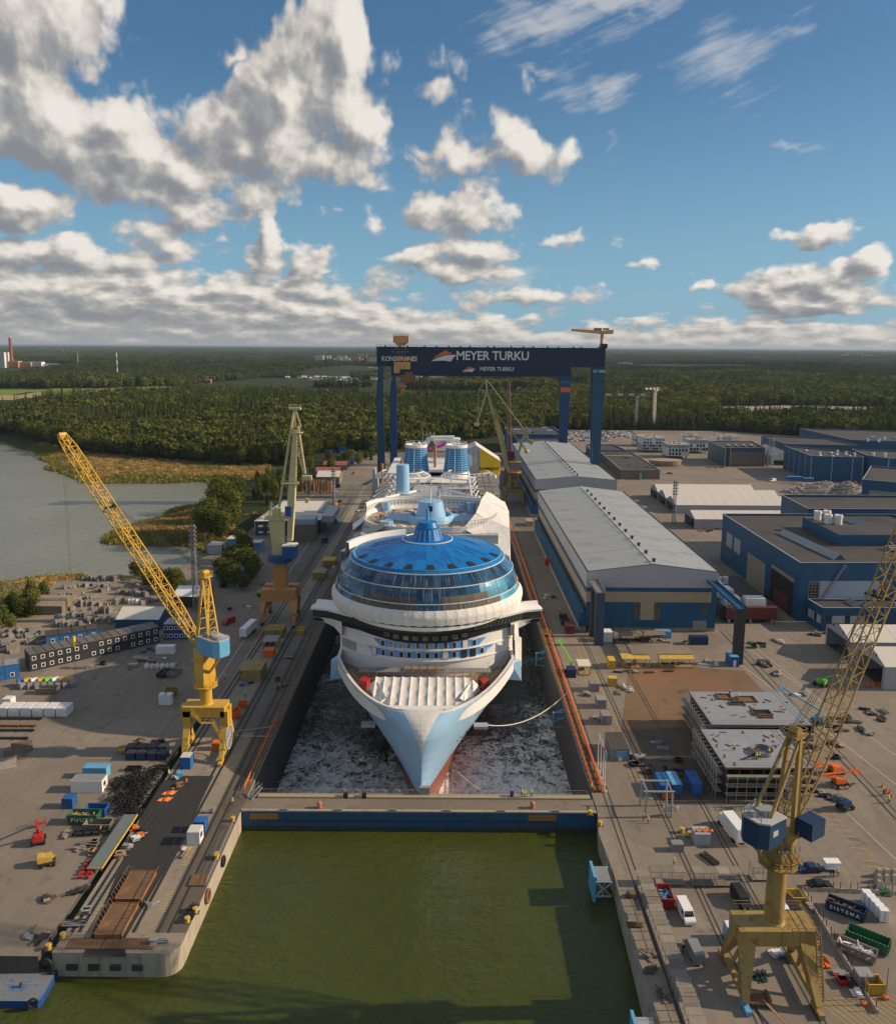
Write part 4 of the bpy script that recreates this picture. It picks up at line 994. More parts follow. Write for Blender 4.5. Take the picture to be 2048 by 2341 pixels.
cloth('white_sheet',[(25.4,254.6,36.2),(26.2,259,30),(26.6,268,36),(26,264,43)],amp=.3,seed=16)
cloth('blue_sheet',[(11.6,259.5,38.3),(11.4,260,42.6),(14.5,257.5,41.4),(20.3,251,35.2)],m_skyblue,amp=.1)
cloth('board_canopy',[(-25.4,254,38.6),(-14.4,257,44.9),(-14.6,264,45.2),(-24.6,262,41.4)],m_steel,amp=.05)
cloth('board_canopy',[(-26.5,276,39.5),(-21.5,282,43),(-22,290,43),(-27.5,284,40)],m_white,amp=.05)
cloth('board_canopy',[(-27.5,322,37),(-20,318,41.5),(-20,336,41.5),(-27.5,340,38)],m_hallgrey,amp=.1)
def scaff(mb,x0,x1,y0,y1,z0,z1,st=2.4,r=.07):
 for x in np.arange(x0,x1+.01,st):
  for y in np.arange(y0,y1+.01,st):mb.tube((x,y,z0),(x,y,z1),r,n=4,caps=False)
 for z in np.arange(z0+2,z1+.1,2.0):
  for x in np.arange(x0,x1+.01,st):mb.tube((x,y0,z),(x,y1,z),r*.8,n=4,caps=False)
  for y in np.arange(y0,y1+.01,st):mb.tube((x0,y,z),(x1,y,z),r*.8,n=4,caps=False)
def planks(mb,x0,x1,y0,y1,zs,m=0):
 for z in zs:mb.bx(x0,x1,y0,y1,z,z+.12,m)
fr=SB()
for sg in(-1,1):
 for y in range(312,372,12):
  fr.tube((sg*25,y,37.4),(sg*15,y+3,44.5),.42,n=6);fr.tube((sg*13,y-4,37.4),(sg*18,y+3,44.5),.36,n=6);fr.tube((sg*15,y+3,44.5),(sg*15,y+15,44.5),.36,n=6)
  fr.tube((sg*25,y,40),(sg*20,y+10,42),.25,n=5)
 fr.tube((sg*18,310,44.5),(sg*7,326,44.3),.5,n=6)
fr.tube((-14,318,45.0),(16,306,41.2),.5,n=6);fr.tube((6,330,44.8),(20,330,44.8),.4,n=6)
fr.put('steel_frame',m_shipwhite)
for sg in(-1,1):
 fr=SB();n=18
 for rr,z in((13,41.5),(9.5,43.5)):
  pts=[(sg*15.5+rr*math.cos(a),384+rr*.9*math.sin(a),z)for a in[R(150+i*240/n)for i in range(n+1)]]if sg<0 else[(15.5+rr*math.cos(a),384+rr*.9*math.sin(a),z)for a in[R(150+i*240/n)for i in range(n+1)]]
  fr.path(pts,.3,5)
 for i in range(n+1):
  a=R(150+i*240/n);fr.tube((sg*15.5+13*math.cos(a),384+11.7*math.sin(a),41.5),(sg*15.5+9.5*math.cos(a),384+8.5*math.sin(a),43.5),.2,n=4)
  if i%3==0:fr.tube((sg*15.5+13*math.cos(a),384+11.7*math.sin(a),41.5),(sg*15.5+12*math.cos(a),384+11*math.sin(a),37.4),.22,n=4)
 fr.put('pergola_frame',m_shipwhite)
sc1=SB()
scaff(sc1,18.5,26.5,322,372,37.4,45.5,2.6);scaff(sc1,24.6,27.2,300,322,28,40,2.4);scaff(sc1,-27,-24.6,262,300,29,40,2.4);scaff(sc1,-24,-17,340,372,37.4,42,2.6)
scaff(sc1,-20,20,259,262.2,38,43,2.6)
tag(sc1.put('scaffolding',m_steel),kind='stuff')
sc2=SB()
for k in range(5):planks(sc2,18.6,26.4,323+k*10,331+k*10,(39.4+k%2*2,43.4))
for k in range(4):planks(sc2,-26.9,-24.7,263+k*9,270+k*9,(33,37,39))
for i in range(620):
 x=rnd.uniform(-23.5,23.5);y=rnd.choice([rnd.uniform(300,372),rnd.uniform(300,330),rnd.uniform(262,297)])
 z=43.1 if y<298 and(x/22)**2+((y-279)/19)**2<.85 else 37.4
 if y<298 and z<43:continue
 if abs(x)<8.5 and 266<y<286:continue
 s_=rnd.uniform(.3,1.6);sc2.box((x,y,z+s_*.25),(s_*rnd.uniform(.5,2.2),s_,s_*rnd.uniform(.2,.7)),rnd.uniform(0,3),rnd.choice([0,1,1,1,2,3]))
tag(sc2.put('deck_clutter',[m_ply,m_white,m_steel,m_rust]),kind='stuff')
b=SB();b.lathe((-12.0,322,38),[(2.75,0),(2.75,5.5),(2.9,5.5),(2.9,6.1),(2.75,6.1),(2.45,17.6),(2.2,17.7),(0,17.5)],24);b.put('exhaust_cylinder',m_skyblue,smooth=True)
m_louv=mat('funnel_blue',(.12,.34,.62),.35,var=.1,vs=.2)
m_louvd=mat('funnel_dark_gap',(.008,.03,.08),.7)
for fx,sl in((-9.8,1),(9.9,-1)):
 cx,cy_=fx,402
 b=SB();b.lathe((cx,cy_,38.6),[(6.9,0),(6.6,1.6),(6.2,2.4),(5.9,2.5)],32);b.put('funnel_base',m_shipwhite,smooth=True)
 b=SB();b.lathe((cx,cy_,0),[(5.85,41),(5.0,48.5),(4.85,52.8)],32);b.put('funnel_core',m_louvd,smooth=True)
 for i in range(11):
  z=41.25+i*1.05;r=np.interp(z,[41,46,50,53],[6.45,5.75,5.35,5.25])
  b=SB();b.lathe((cx,cy_,0),[(r-.45,z),(r,z),(r-.03,z+.64),(r-.45,z+.68)],32);b.put('funnel_louvre',m_louv,smooth=True)
 b=SB();b.lathe((cx,cy_,52.7),[(5.3,0),(5.45,.2),(5.45,1.5),(4.9,1.6),(4.8,.6),(0,.5)],32);b.put('funnel_crown',m_shipwhite,smooth=True)
 b=SB()
 for i in range(14):
  a=2*math.pi*i/14;b.tube((cx+4.9*math.cos(a),cy_+4.9*math.sin(a),54.2),(cx+4.9*math.cos(a),cy_+4.9*math.sin(a),55.4),.06,n=4);a2=a+2*math.pi/14
  b.tube((cx+4.9*math.cos(a),cy_+4.9*math.sin(a),55.3),(cx+4.9*math.cos(a2),cy_+4.9*math.sin(a2),55.3),.06,n=4)
 for i in range(5):b.tube((cx+rnd.uniform(-2.5,2.5),cy_+rnd.uniform(-2.5,2.5),53),(cx+rnd.uniform(-2.5,2.5),cy_+rnd.uniform(-2.5,2.5),54.9),.5,n=8)
 b.put('funnel_top_fittings',m_white)
 for k in(-1.0,-.2,.6):
  b=SB();a=-math.pi/2+k*.7;b.path([(cx+(np.interp(z,[41,46,50,53],[6.45,5.75,5.35,5.25])+.04)*math.cos(a),cy_+(np.interp(z,[41,46,50,53],[6.45,5.75,5.35,5.25])+.04)*math.sin(a),z)for z in(41.2,44,47,50,52.8)],.16,4);b.put('funnel_rib',m_skyblue)
 b=SB();sg=1 if cx>0 else-1;b.add([(cx+sg*5.6,cy_,41.5),(cx+sg*7.8,cy_-1,44.5),(cx+sg*7.4,cy_,48),(cx+sg*5.2,cy_+1,50),(cx+sg*6.2,cy_+2.5,44)],[(0,1,2,3),(4,3,2,1)]);b.put('funnel_fin',m_shipwhite)
b=SB();b.bx(-24,24,380,382,37.4,38.7,0);b.bx(-20,20,381,412,38.2,38.8,0);b.bx(-24.5,24.5,400,466,37.4,38.8,0)
b.lathe((12,384,34),[(8.5,0),(8.5,4.2)],24,a0=math.pi,a1=2*math.pi);b.lathe((-12,384,34),[(8.5,0),(8.5,4.2)],24,a0=math.pi,a1=2*math.pi);b.put('funnel_deck',m_shipwhite,smooth=True)
for x0,x1,z0,z1 in((-7,-2.5,37.5,38.6),(-1.5,3,37.5,38.6),(3.6,6.4,37.6,38.4)):b=SB();b.bx(x0,x1,379.7,379.95,z0,z1,0);b.put('dark_opening',m_black)
cloth('sunk_deck',[(-12,345,37.9),(14,345,37.9),(10,378,38.3),(-9,378,38.3)],m_hallgrey,amp=.02)
b=SB();b.bx(-2,12,446,454,45.5,52.0,0);b.bx(-3,12.5,445,455,50.8,51.6,0);b.put('slide_tower',m_shipwhite)
b=SB();b.tube((-9,447,45.5),(-4,448,52.2),1.5,n=10);b.tube((-4,448,52.2),(9,447,52.6),1.2,n=10);b.put('white_slide',m_shipwhite,smooth=True)
b=SB();b.path([(-6,446,46.6),(-2,444.8,47.2),(2,444.5,48.2),(5,445.2,49.8)],.75,8);b.put('magenta_slide',mat('magenta_plastic',(.62,.03,.32),.35,var=.05),smooth=True)
b=SB();b.path([(4.5,444.6,48.4),(7,444.4,50.6)],.8,8);b.put('teal_slide',m_glassteal,smooth=True)
b=SB();scaff(b,-12,14,444,450,38.8,46,3.2);scaff(b,-8,-2,446,450,50,55.5,2.0);tag(b.put('slide_scaffolding',m_steel),kind='stuff')
b=SB();b.prism([(13.5,404),(31.2,404),(31.2,422),(13.5,422)],34,45.0)
b.add([(12.6,403.4,50.5),(19.5,403.4,53.6),(31.8,403.4,45.6),(31.8,422,45.6),(19.5,422,53.6),(12.6,422,50.5)],[(0,1,4,5),(1,2,3,4)],1)
b.add([(13.5,403.6,45),(31.2,403.6,45),(31.2,403.6,46.2),(19.5,403.6,53.4),(13.5,403.6,50.6)],[(0,1,2,3,4)],0);b.put('weather_tent',[m_hallgrey,m_tent])
b=SB()
for x in(15.5,18,20.5):b.bx(x,x+.15,403.2,403.5,36,51.5)
b.put('tent_post',m_grey)
m_banner=mat('banner_yellow',(.72,.47,.015),.75,var=.1,vs=.4,bump=.2,bs=.4)
b=SB();b.loft([[(21.5+i*1.0,403.1+.15*math.sin(i*1.3),39.5-.05*i)for i in range(11)],[(21.5+i*1.0,403.1,51.9-i*.6)for i in range(11)]],closed=False);ban=b.put('yellow_banner',m_banner)
def text_mesh(s,size,depth=.02,bold=0.0,sp=1.0,shear=0):
 cu=bpy.data.curves.new('lettering','FONT');cu.body=s;cu.size=size;cu.extrude=depth;cu.offset=bold;cu.align_x='CENTER';cu.align_y='CENTER';cu.space_character=sp;cu.shear=shear;cu.resolution_u=2
 ob=bpy.data.objects.new('tmp',cu);COL.objects.link(ob);dg=bpy.context.evaluated_depsgraph_get();dg.update()
 me=bpy.data.meshes.new_from_object(ob.evaluated_get(dg));bpy.data.objects.remove(ob);return me
def letter(s,size,loc,rot,m,parent=None,bold=0.0,depth=.02,sp=1.0,sx=1.0,name='lettering'):
 me=text_mesh(s,size,depth,bold,sp);me.materials.clear();me.materials.append(m);o=bpy.data.objects.new(name,me);COL.objects.link(o)
 if parent is not None:o.parent=parent
 o.location=loc;o.rotation_euler=rot;o.scale=(sx,1,1);return o
letter('RAMIRENT',2.1,(26.2,402.8-SY,42.0-SZ),(math.pi/2,0,0),m_black,ship,.03)
for x,y,z0,z1 in((-25.4,388,37,46.5),(-24.2,392,37,42),(-16.6,396,38,47),(-1.0,430,38,51)):
 b=SB();b.tube((x,y,z0),(x,y,z1),.7,n=10);b.put('rusty_pile',mat('rust_orange_pile',(.36,.17,.08),.8,var=.2),smooth=True)
b=SB();b.bx(-29.4,-26.6,378,384,26,41,0);b.bx(-29.2,-28,380,386,41,45,0);b.put('stair_tower',m_hallgrey)
cloth('hanging_sheet',[(24.6,219.5,23.5),(26.6,221.5,21.5),(26.8,222,12.8),(24.8,219,13.5)],amp=.8,seed=9)
cloth('hanging_sheet',[(24.5,221,26),(25.6,223,25),(26.4,223,17),(24.6,221,18)],amp=.5,seed=12)
for sg in(-1,1):
 b=SB();b.add([(sg*23.4,217,15.6),(sg*26.4,219.5,15.4),(sg*26.8,221,9.0),(sg*22.6,219,10.2),(sg*24.4,221,16.5)],[(0,1,2,3),(0,4,1)],0);b.put('shell_door',m_hullblue)
for sg,x in((-1,-14.2),(1,14.6)):
 b=SB();yy=199.5 if sg>0 else 200;b.box((x,yy,5.8),(3.6,2.4,.7),0);b.put('anchor_platform',m_hallgrey)
b=SB();scaff(b,-17,-5.6,208,211,13.4,17.2,2.2,.06);scaff(b,5.6,17,208,211,13.4,17.2,2.2,.06);scaff(b,-5.2,5.2,206.5,211,13.4,18,2.1,.06);tag(b.put('foredeck_scaffolding',m_steel),kind='stuff')
b=SB();b.bx(-17.5,-6,208.4,211.4,16.4,16.55,0);b.bx(6,17.5,208.4,211.4,16.4,16.55,0);b.bx(-5.2,5.2,208.5,211,17.0,17.2,1);b.bx(-5,5,205.4,206.6,13.5,15.9,1)
for i in range(40):b.box((rnd.uniform(-15,15),rnd.uniform(205,210),13.7),(rnd.uniform(.4,1.6),rnd.uniform(.3,1),rnd.uniform(.3,1)),rnd.uniform(0,3),rnd.choice([0,1,1,2]))
tag(b.put('foredeck_clutter',[m_steel,m_wood,m_dark]),kind='stuff')
for sg in(-1,1):
 b=SB();b.prism([(sg*15.2,203.4),(sg*17.0,205.2),(sg*16.2,208),(sg*14.2,206)],13.45,15.7);b.put('red_hatch',m_red)
b=SB()
for sg in(-1,1):
 for d in np.arange(14,40,1.6):
  x=sg*(hull_half(178.4+d,16.8)-1.4);b.tube((x,178.4+d,17.3),(x,178.4+d,18.6),.04,n=4)
  x2=sg*(hull_half(180+d,16.8)-1.4);b.tube((x,178.4+d,18.5),(x2,180+d,18.5),.04,n=4)
for i in range(13):
 y=222+i*.4;b.tube((-23.6+i*.35,front_y(-23.6+i*.35)-.2,17.8),(-23.6+i*.35,front_y(-23.6+i*.35)-.2,21),.06,n=4)
tag(b.put('deck_rail',m_rust),kind='stuff')
b=SB()
for z,d0,n in((15.3,14,9),(11.6,16,6),(6.5,24,7),(5.6,12,6)):
 for i in range(n):
  d=d0+i*1.5*(1.6 if z>12 else.7);y=180+d;x=hull_half(y,z)+.05
  b.box((x,y,z+rnd.uniform(-.4,.4)),(.16,.45,.4))
tag(b.put('mooring_openings',m_navy),kind='stuff')
def lattice(mb,p,q,w0,h0,w1,h1,n,rc=.16,rb=.09,up=(0,0,1),mid=None,m=0):
 "four chords and zigzag bracing from p to q; (w, h) at either end, widest in the middle if mid is given"
 p,q=Vector(p),Vector(q);d=(q-p).normalized();side=d.cross(Vector(up)).normalized();upv=side.cross(d)
 C=[]
 for i in range(n+1):
  f=i/n;w=w0+(w1-w0)*f;h=h0+(h1-h0)*f
  if mid:k=min(1,f/.14,(1-f)/.10+.25);w=w*(1-.0)+0;w=w0+(mid[0]-w0)*k if f<.5 else w1+(mid[0]-w1)*k;h=h0+(mid[1]-h0)*k if f<.5 else h1+(mid[1]-h1)*k
  c=p.lerp(q,f);C.append([c+side*(a*w/2)+upv*(b*h/2)for a,b in((-1,-1),(1,-1),(1,1),(-1,1))])
 for i in range(n):
  for k in range(4):
   mb.beam(C[i][k],C[i+1][k],rc*2,m=m);k2=(k+1)%4
   mb.beam(C[i][k]if i%2 else C[i][k2],C[i+1][k2]if i%2 else C[i+1][k],rb*2,m=m)
 for i in range(0,n+1):
  for k in range(4):mb.beam(C[i][k],C[i][(k+1)%4],rb*2,m=m)
 return C
def rail_loop(mb,pts,h=1.1,r=.05,closed=True,m=0):
 n=len(pts)
 for i in range(n if closed else n-1):
  a,b=Vector(pts[i]),Vector(pts[(i+1)%n])
  for z in(h*.5,h):mb.beam(a+Vector((0,0,z)),b+Vector((0,0,z)),r*1.6,m=m)
 for p in pts:mb.beam(Vector(p),Vector(p)+Vector((0,0,h)),r*1.6,m=m)
def stairs(mb,p,q,w=.9,m=0):
 p,q=Vector(p),Vector(q);n=max(4,int((q-p).length/.5));d=q-p;s=Vector((-d.y,d.x,0)).normalized()*w/2 if Vector((d.x,d.y,0)).length>.01 else Vector((w/2,0,0))
 for k in(-1,1):mb.beam(p+s*k,q+s*k,.1,.25,m=m);mb.beam(p+s*k+Vector((0,0,1)),q+s*k+Vector((0,0,1)),.07,m=m)
 for i in range(n):c=p.lerp(q,(i+.5)/n);mb.beam(c-s,c+s,.22,.05,m=m)
 for i in range(0,n,3):
  c=p.lerp(q,(i+.5)/n)
  for k in(-1,1):mb.beam(c+s*k,c+s*k+Vector((0,0,1)),.06,m=m)
def kone_crane(name,label,base,feet,az,m,mhouse,jib_q,tapered,house_s,ap,hook=None,mjib=None,zt=12.4,zk=20.0,bars=(.15,.075)):
 "portal slewing crane; az = direction of the jib in plan. Local frame stays parallel to the place."
 t=thing(name,label,'crane',(base[0],base[1],0));mjib=mjib or m
 bx_,by_=base
 L=lambda X,Y,z:Vector((X-bx_,Y-by_,z))
 (x0,y0),(x1,y1),(x2,y2),(x3,y3)=feet
 zb=zt-2.6;cxl=sum(f[0]for f in feet)/4-bx_;cyl=sum(f[1]for f in feet)/4-by_
 hx=(x1-x0)/2;hy=2.5
 b=MB();b.bx(cxl-hx-.6,cxl+hx+.6,cyl-hy,cyl+hy,zb,zt);b.build('portal_beam',m,t)
 for i,(fx,fy)in enumerate(feet):
  sx=-1 if i in(0,3)else 1;sy=-1 if i<2 else 1
  lg=MB();top=Vector((cxl+sx*(hx-.9),cyl+sy*(hy-.9),zb+.2));ft=L(fx,fy,1.1)
  if tapered:lg.beam(top,ft,2.6,1.9,w2=.9,h2=.7)
  else:
   kn=Vector((ft.x,cyl+sy*(hy-.9),7.6));lg.beam(Vector((ft.x,cyl+sy*(hy-.9),zb+1.5)),kn,1.9,1.8,w2=1.8,h2=1.8);lg.beam(kn,ft,1.8,1.8,w2=.9,h2=.8)
  lg.build('leg',m,t)
  bo=MB();bo.box(ft+Vector((0,0,-.55)),(.9,3.2,.7));bo.build('bogie',m_bluelite if i==0 else m,t)
  wh=MB()
  for k in(-1.0,1.0):wh.tube(ft+Vector((-.3,k,-.75)),ft+Vector((.3,k,-.75)),.36,n=12)
  wh.build('rail_wheels',m_dark,t)
 for s,(a,c)in((-1,(feet[0],feet[3])),(1,(feet[1],feet[2]))):
  b=MB();b.beam(L(*a,1.4),L(*c,1.4),.8,.7)
  if tapered:b.beam(L(*a,1.5).lerp(L(*c,1.5),.3),Vector((cxl+s*(hx-.9),cyl+hy-1.5,zb)),.5);b.beam(L(*a,1.5).lerp(L(*c,1.5),.7),Vector((cxl+s*(hx-.9),cyl-hy+1.5,zb)),.5)
  b.build('sill_beam',m,t)
 b=MB();c0=Vector((0,0,zt-.2));b.tube(c0,(0,0,zk+.6),1.5,n=24);b.tube(c0,c0+Vector((0,0,.5)),1.9,1.5,n=24);b.build('column',m,t,smooth=True)
 b=MB();b.lathe((0,0,zk),[(1.5,0),(3.1,.1),(3.1,.35),(1.5,.4)],10);pts=[(3.05*math.cos(i*math.pi/5),3.05*math.sin(i*math.pi/5),zk+.3)for i in range(10)];rail_loop(b,pts,1.2);b.build('collar_platform',m,t)
 u=Vector((math.cos(az),math.sin(az),0));v=Vector((-u.y,u.x,0))
 W_=lambda a,c,z:u*a+v*c+Vector((0,0,z))
 b=MB();b.loft([[W_(a*1.6,c*1.6,zk+.4)for a,c in((-1,-1),(1,-1),(1,1),(-1,1))],[W_(a*1.9,c*1.8,zk+2.8)for a,c in((-1,-1),(1,-1),(1,1),(-1,1))],[W_(a*2.1+.4,c*1.5,27.0)for a,c in((-1,-1),(1,-1),(1,1),(-1,1))]],cap1=True);b.build('slewing_turret',m,t)
 b=MB();p_=[W_(2.2,-2.2,23.5),W_(2.6,2.2,23.5),W_(-2.6,2.4,24)];rail_loop(b,p_,1.0,closed=False);stairs(b,W_(2.3,-2.4,zk+.4),W_(-1.5,-2.4,25.8),.8);b.beam(W_(-2,0,21.5),W_(-6.5,0,26.6),.5);b.build('turret_stairs',m,t)
 hl,hw,ho=house_s
 b=MB();P4=[(-ho-hl,-hw/2),(-ho,-hw/2),(-ho,hw/2),(-ho-hl,hw/2)];P6=[(-ho-hl+1.2,-hw/2),(-ho,-hw/2),(-ho,hw/2),(-ho-hl+1.2,hw/2),(-ho-hl,hw/2-1.2),(-ho-hl,-hw/2+1.2)]
 b.prism([tuple(W_(a,c,0))[:2]for a,c in P6],27.0,31.0);h=b.build('machinery_house',mhouse,t)
 b=MB();b.prism([tuple(W_(a*1.0-.0,c*1.03,0))[:2]for a,c in P6],31.0,31.25);b.build('house_roof',m_bitrim,t)
 b=MB();b.box(W_(-ho-hl*.35,0,31.6),(hl*.5,hw*.4,.7),az);b.box(W_(-ho-hl*.75,.6,31.5),(hl*.25,hw*.25,.5),az)
 rail_loop(b,[W_(-ho-hl+.3,-hw/2+1,31.2),W_(-ho-hl+.3,hw/2-1,31.2),W_(-ho-1,hw/2-.2,31.2)],1.0,closed=False);b.build('roof_fittings',m_grey,t)
 b=MB();cw=W_(-ho-hl*.5,-hw/2-.03,29.3);b.box(cw,(1.2,.08,.9),az);b.build('house_window',m_bitrim,t)
 if tapered:
  b=MB();b.box(W_(2.6,-3.4,28.4),(3.4,2.8,2.8),az);b.build('operator_cab',m_navy,t)
  b=MB();b.box(W_(4.32,-3.4,28.6),(.06,2.4,1.8),az);b.build('cab_window',m_glass,t)
  b=MB();b.box(W_(2.2,-1.9,26.6),(3,1.6,.15),az);rail_loop(b,[W_(.8,-2.6,26.6),W_(3.6,-2.6,26.6),W_(3.6,-1.2,26.6)],1.1,closed=False);b.build('cab_landing',m_yelpaint,t)
 for k,ch in enumerate('KONE'):
  if tapered:c=Vector((-.9+k*.62,-2.25,24.6));rot=(math.pi/2,0,0)
  else:c=Vector((1.6+k*.62,-3.25,31.55));rot=(math.pi/2,0,0)
  b=MB();b.box((0,0,0),(.58,.58,.06));o=b.build('name_board',m_black if k<2 or not tapered else m_grey,t);o.location=c;o.rotation_euler=rot
  letter(ch,.52,c+Vector((0,-.05,0)),rot,m_white,t,.02)
 apx=L(*ap)
 b=MB()
 for s in(-1,1):
  a=W_(1.0,s*1.5,27.0);tp=apx+v*(s*.9);b.beam(a,tp,.62);k=W_(-ho-hl*.45,s*1.4,31.2)
  if tapered:b.beam(tp,k,.42)
  else:b.beam(tp,k,.34)
  if s==1:
   for i in range(1,7):
    f=i/7;b.beam(W_(1.0,-1.5,27.0).lerp(apx-v*.9,f),a.lerp(tp,f),.16)
 if not tapered:
  P1=[apx-v*.9,apx+v*.9];P2=[W_(-ho-hl*.45,-1.4,31.2),W_(-ho-hl*.45,1.4,31.2)]
  for i in range(7):
   f,g_=i/7,(i+1)/7;b.beam(P1[0].lerp(P2[0],f),P1[1].lerp(P2[1],g_),.14);b.beam(P1[0].lerp(P2[0],g_),P1[1].lerp(P2[1],g_),.16);b.beam(P1[0].lerp(P2[0],f),W_(1,-1.5,27).lerp(apx-v*.9,1-f*.9),.12)
 b.build('a_frame',m,t)
 b=MB();b.box(apx+Vector((0,0,.2)),(2.6,2.4,.3),az);rail_loop(b,[apx+u*a+v*c+Vector((0,0,.3))for a,c in((-1.4,-1.2),(1.4,-1.2),(1.4,1.2),(-1.4,1.2))],1.1);b.tube(apx-v*.8+Vector((0,0,1)),apx+v*.8+Vector((0,0,1)),.7,n=14);b.beam(apx,apx+u*2.4+Vector((0,0,-.5)),.7,.9);b.build('apex_platform',m,t)
 b=MB();b.beam(W_(1.6,-1.9,27),W_(1.0,-1.5,27).lerp(apx-v*.9,.92)+u*.8,.5,.06);b.build('ladder',m,t)
 j0=W_(2.4,0,28.2);j1=L(*jib_q)
 b=MB();C=lattice(b,j0,j1,2.0,.8,2.0,1.0,26,*bars,mid=(2.7,2.7));b.build('jib',mjib,t)
 b=MB();b.box(j1,(1.4,2.4,1.2),az);b.tube(j1-v*1.1+Vector((0,0,.6)),j1+v*1.1+Vector((0,0,.6)),.55,n=12);b.build('jib_head',mjib,t)
 b=MB();jm=j0.lerp(j1,.60);b.beam(jm-v*2.2+Vector((0,0,1.2)),jm+v*2.2+Vector((0,0,1.2)),.5);b.beam(jm+Vector((0,0,1)),jm+u*-1.5+Vector((0,0,2.4)),.5);b.build('jib_walkway_bracket',m_dark,t)
 b=MB()
 for s in(-.5,-.2,.2,.5):b.beam(apx+v*s+Vector((0,0,1.6)),jm+v*s*1.6+Vector((0,0,1.6)),.06)
 b.build('luffing_ropes',m_dark,t)
 if hook:
  hk=L(*hook);b=MB()
  for s in(-.4,.4):b.beam(j1+v*s,hk+v*s*.5,.05)
  b.build('hoist_ropes',m_dark,t)
  b=MB();b.box(hk-Vector((0,0,.6)),(.9,.7,1.6),az);b.tube(hk-Vector((0,0,1.4)),hk-Vector((0,0,3.0)),.12,n=6);b.tube(hk-Vector((.4,0,3.0)),hk-Vector((-.4,0,3.2)),.14,n=6);b.build('hook_block',mat('hook_yellow',(.7,.5,.02),.45),t)
  b=MB();b.beam(hk-Vector((0,0,3)),Vector((hk.x,hk.y,1.2)),.05);b.build('sling',m_dark,t)
 return t,u,v
kone_crane('slewing_crane','bright yellow portal crane with blue machinery house and long lattice jib over the left yard',(-60.3,196.6),[(-64.6,190.6),(-55.3,190.0),(-55.6,202.8),(-66.2,202.8)],
 math.atan2(42,-53),m_yellow,m_bluelite,(-112.2,239.6,75.2),False,(7.6,5.0,.6),(-59.2,196.4,45.6),hook=(-113.0,240.2,14),zt=12.8,zk=17.4)
t_,u_,v_=kone_crane('slewing_crane','weathered dull yellow portal crane with rusty legs in the right foreground',(52.6,120.3),[(46.8,114.8),(57.8,114.2),(58.2,126.0),(46.9,125.6)],
 math.atan2(.55,.83),m_yelold,mat('crane_house_blue',(.010,.045,.105),.5,var=.2),(81.5,137.8,82),True,(5.2,5.0,2.4),(53.8,120.3,42.6),mjib=m_yelold,zt=11.2,zk=21.2,bars=(.11,.05))
b=MB();rail_loop(b,[(-5.4,3.2,11.2),(5.4,3.2,11.2),(5.4,-3.3,11.2),(1.6,-3.3,11.2)],1.1,closed=False);stairs(b,(6.1,-5.2,1),(5.8,-3.0,11),.8);b.build('portal_railing',m_yelold,t_)
lc=[o for o in bpy.data.objects if o.name=='slewing_crane'][0]
b=MB();c=Vector((6.4,-3.4,5.6))
for i in range(20):
 a=2*math.pi*i/20;a2=a+2*math.pi/20
 for r in(2.9,.5):b.beam(c+Vector((0,r*math.cos(a),r*math.sin(a))),c+Vector((0,r*math.cos(a2),r*math.sin(a2))),.22)
 b.beam(c+Vector((0,.5*math.cos(a),.5*math.sin(a))),c+Vector((0,2.9*math.cos(a),2.9*math.sin(a))),.1)
b.beam(c,c+Vector((-1.2,0,0)),.5);b.build('cable_reel',mat('reel_pale_grey',(.5,.55,.55),.5),lc)
b=MB();stairs(b,(-2.6,-4.2,12.2),(-.2,-4.2,9.6),.8);stairs(b,(2.6,-4.2,9.6),(4.6,-4.3,5.4),.8);stairs(b,(4.6,-4.4,5.4),(4.9,-5.4,1.4),.8);b.bx(-.2,2.6,-4.6,-3.8,9.5,9.6);rail_loop(b,[(-.2,-4.6,9.6),(2.6,-4.6,9.6)],1.0,closed=False);b.build('portal_stairs',m_yellow,lc)
t=thing('level_luffing_crane','tall pale yellow crane with folded double boom on an orange brown portal','crane',(-61.8,298,0))
O=Vector((-61.8,298,0));L=lambda x,z,y=298:Vector((x,y,z))-O
b=MB();b.bx(-6.6,6.2,-5,-1.5,8.6,13);b.bx(-6.6,6.2,1.5,5,8.6,13);b.bx(-3,3,-1.6,1.6,9,12.8);b.build('portal_beam',m_portal,t)
for fx,fy in((-6.1,-5.8),(6.0,-8.4),(-6.2,8.6),(4.6,8.8)):
 b=MB();sx=math.copysign(1,fx);sy=math.copysign(1,fy);b.beam((sx*5.4,sy*3.3,9.4),(fx,fy*.9,4.4),2.6,2.4,w2=1.8,h2=1.6);b.beam((fx,fy*.9,4.4),(fx,fy,.9),1.8,1.6,w2=1.0,h2=.9);b.build('leg',m_portal,t);b=MB();b.box((fx,fy,.5),(.8,2.6,.8));b.build('bogie',m_dark,t)
b=MB();b.bx(-2.2,2.2,-2.2,2.2,12.6,23);b.build('column',m_portal,t)
b=MB();b.lathe((0,0,22.4),[(2.4,0),(4.6,.4),(4.6,2.6),(2.4,2.8)],12);rail_loop(b,[(4.6*math.cos(i*math.pi/6),4.6*math.sin(i*math.pi/6),25.0)for i in range(12)],1.1);b.build('slewing_ring',mat('ring_blue',(.02,.08,.24),.5),t)
b=MB();b.loft([[(a*1.8-.6,c*1.6,25)for a,c in((-1,-1),(1,-1),(1,1),(-1,1))],[(a*2.6-1.1,c*1.8,38.6)for a,c in((-1,-1),(1,-1),(1,1),(-1,1))]],cap1=True);b.build('pylon',m_cream,t)
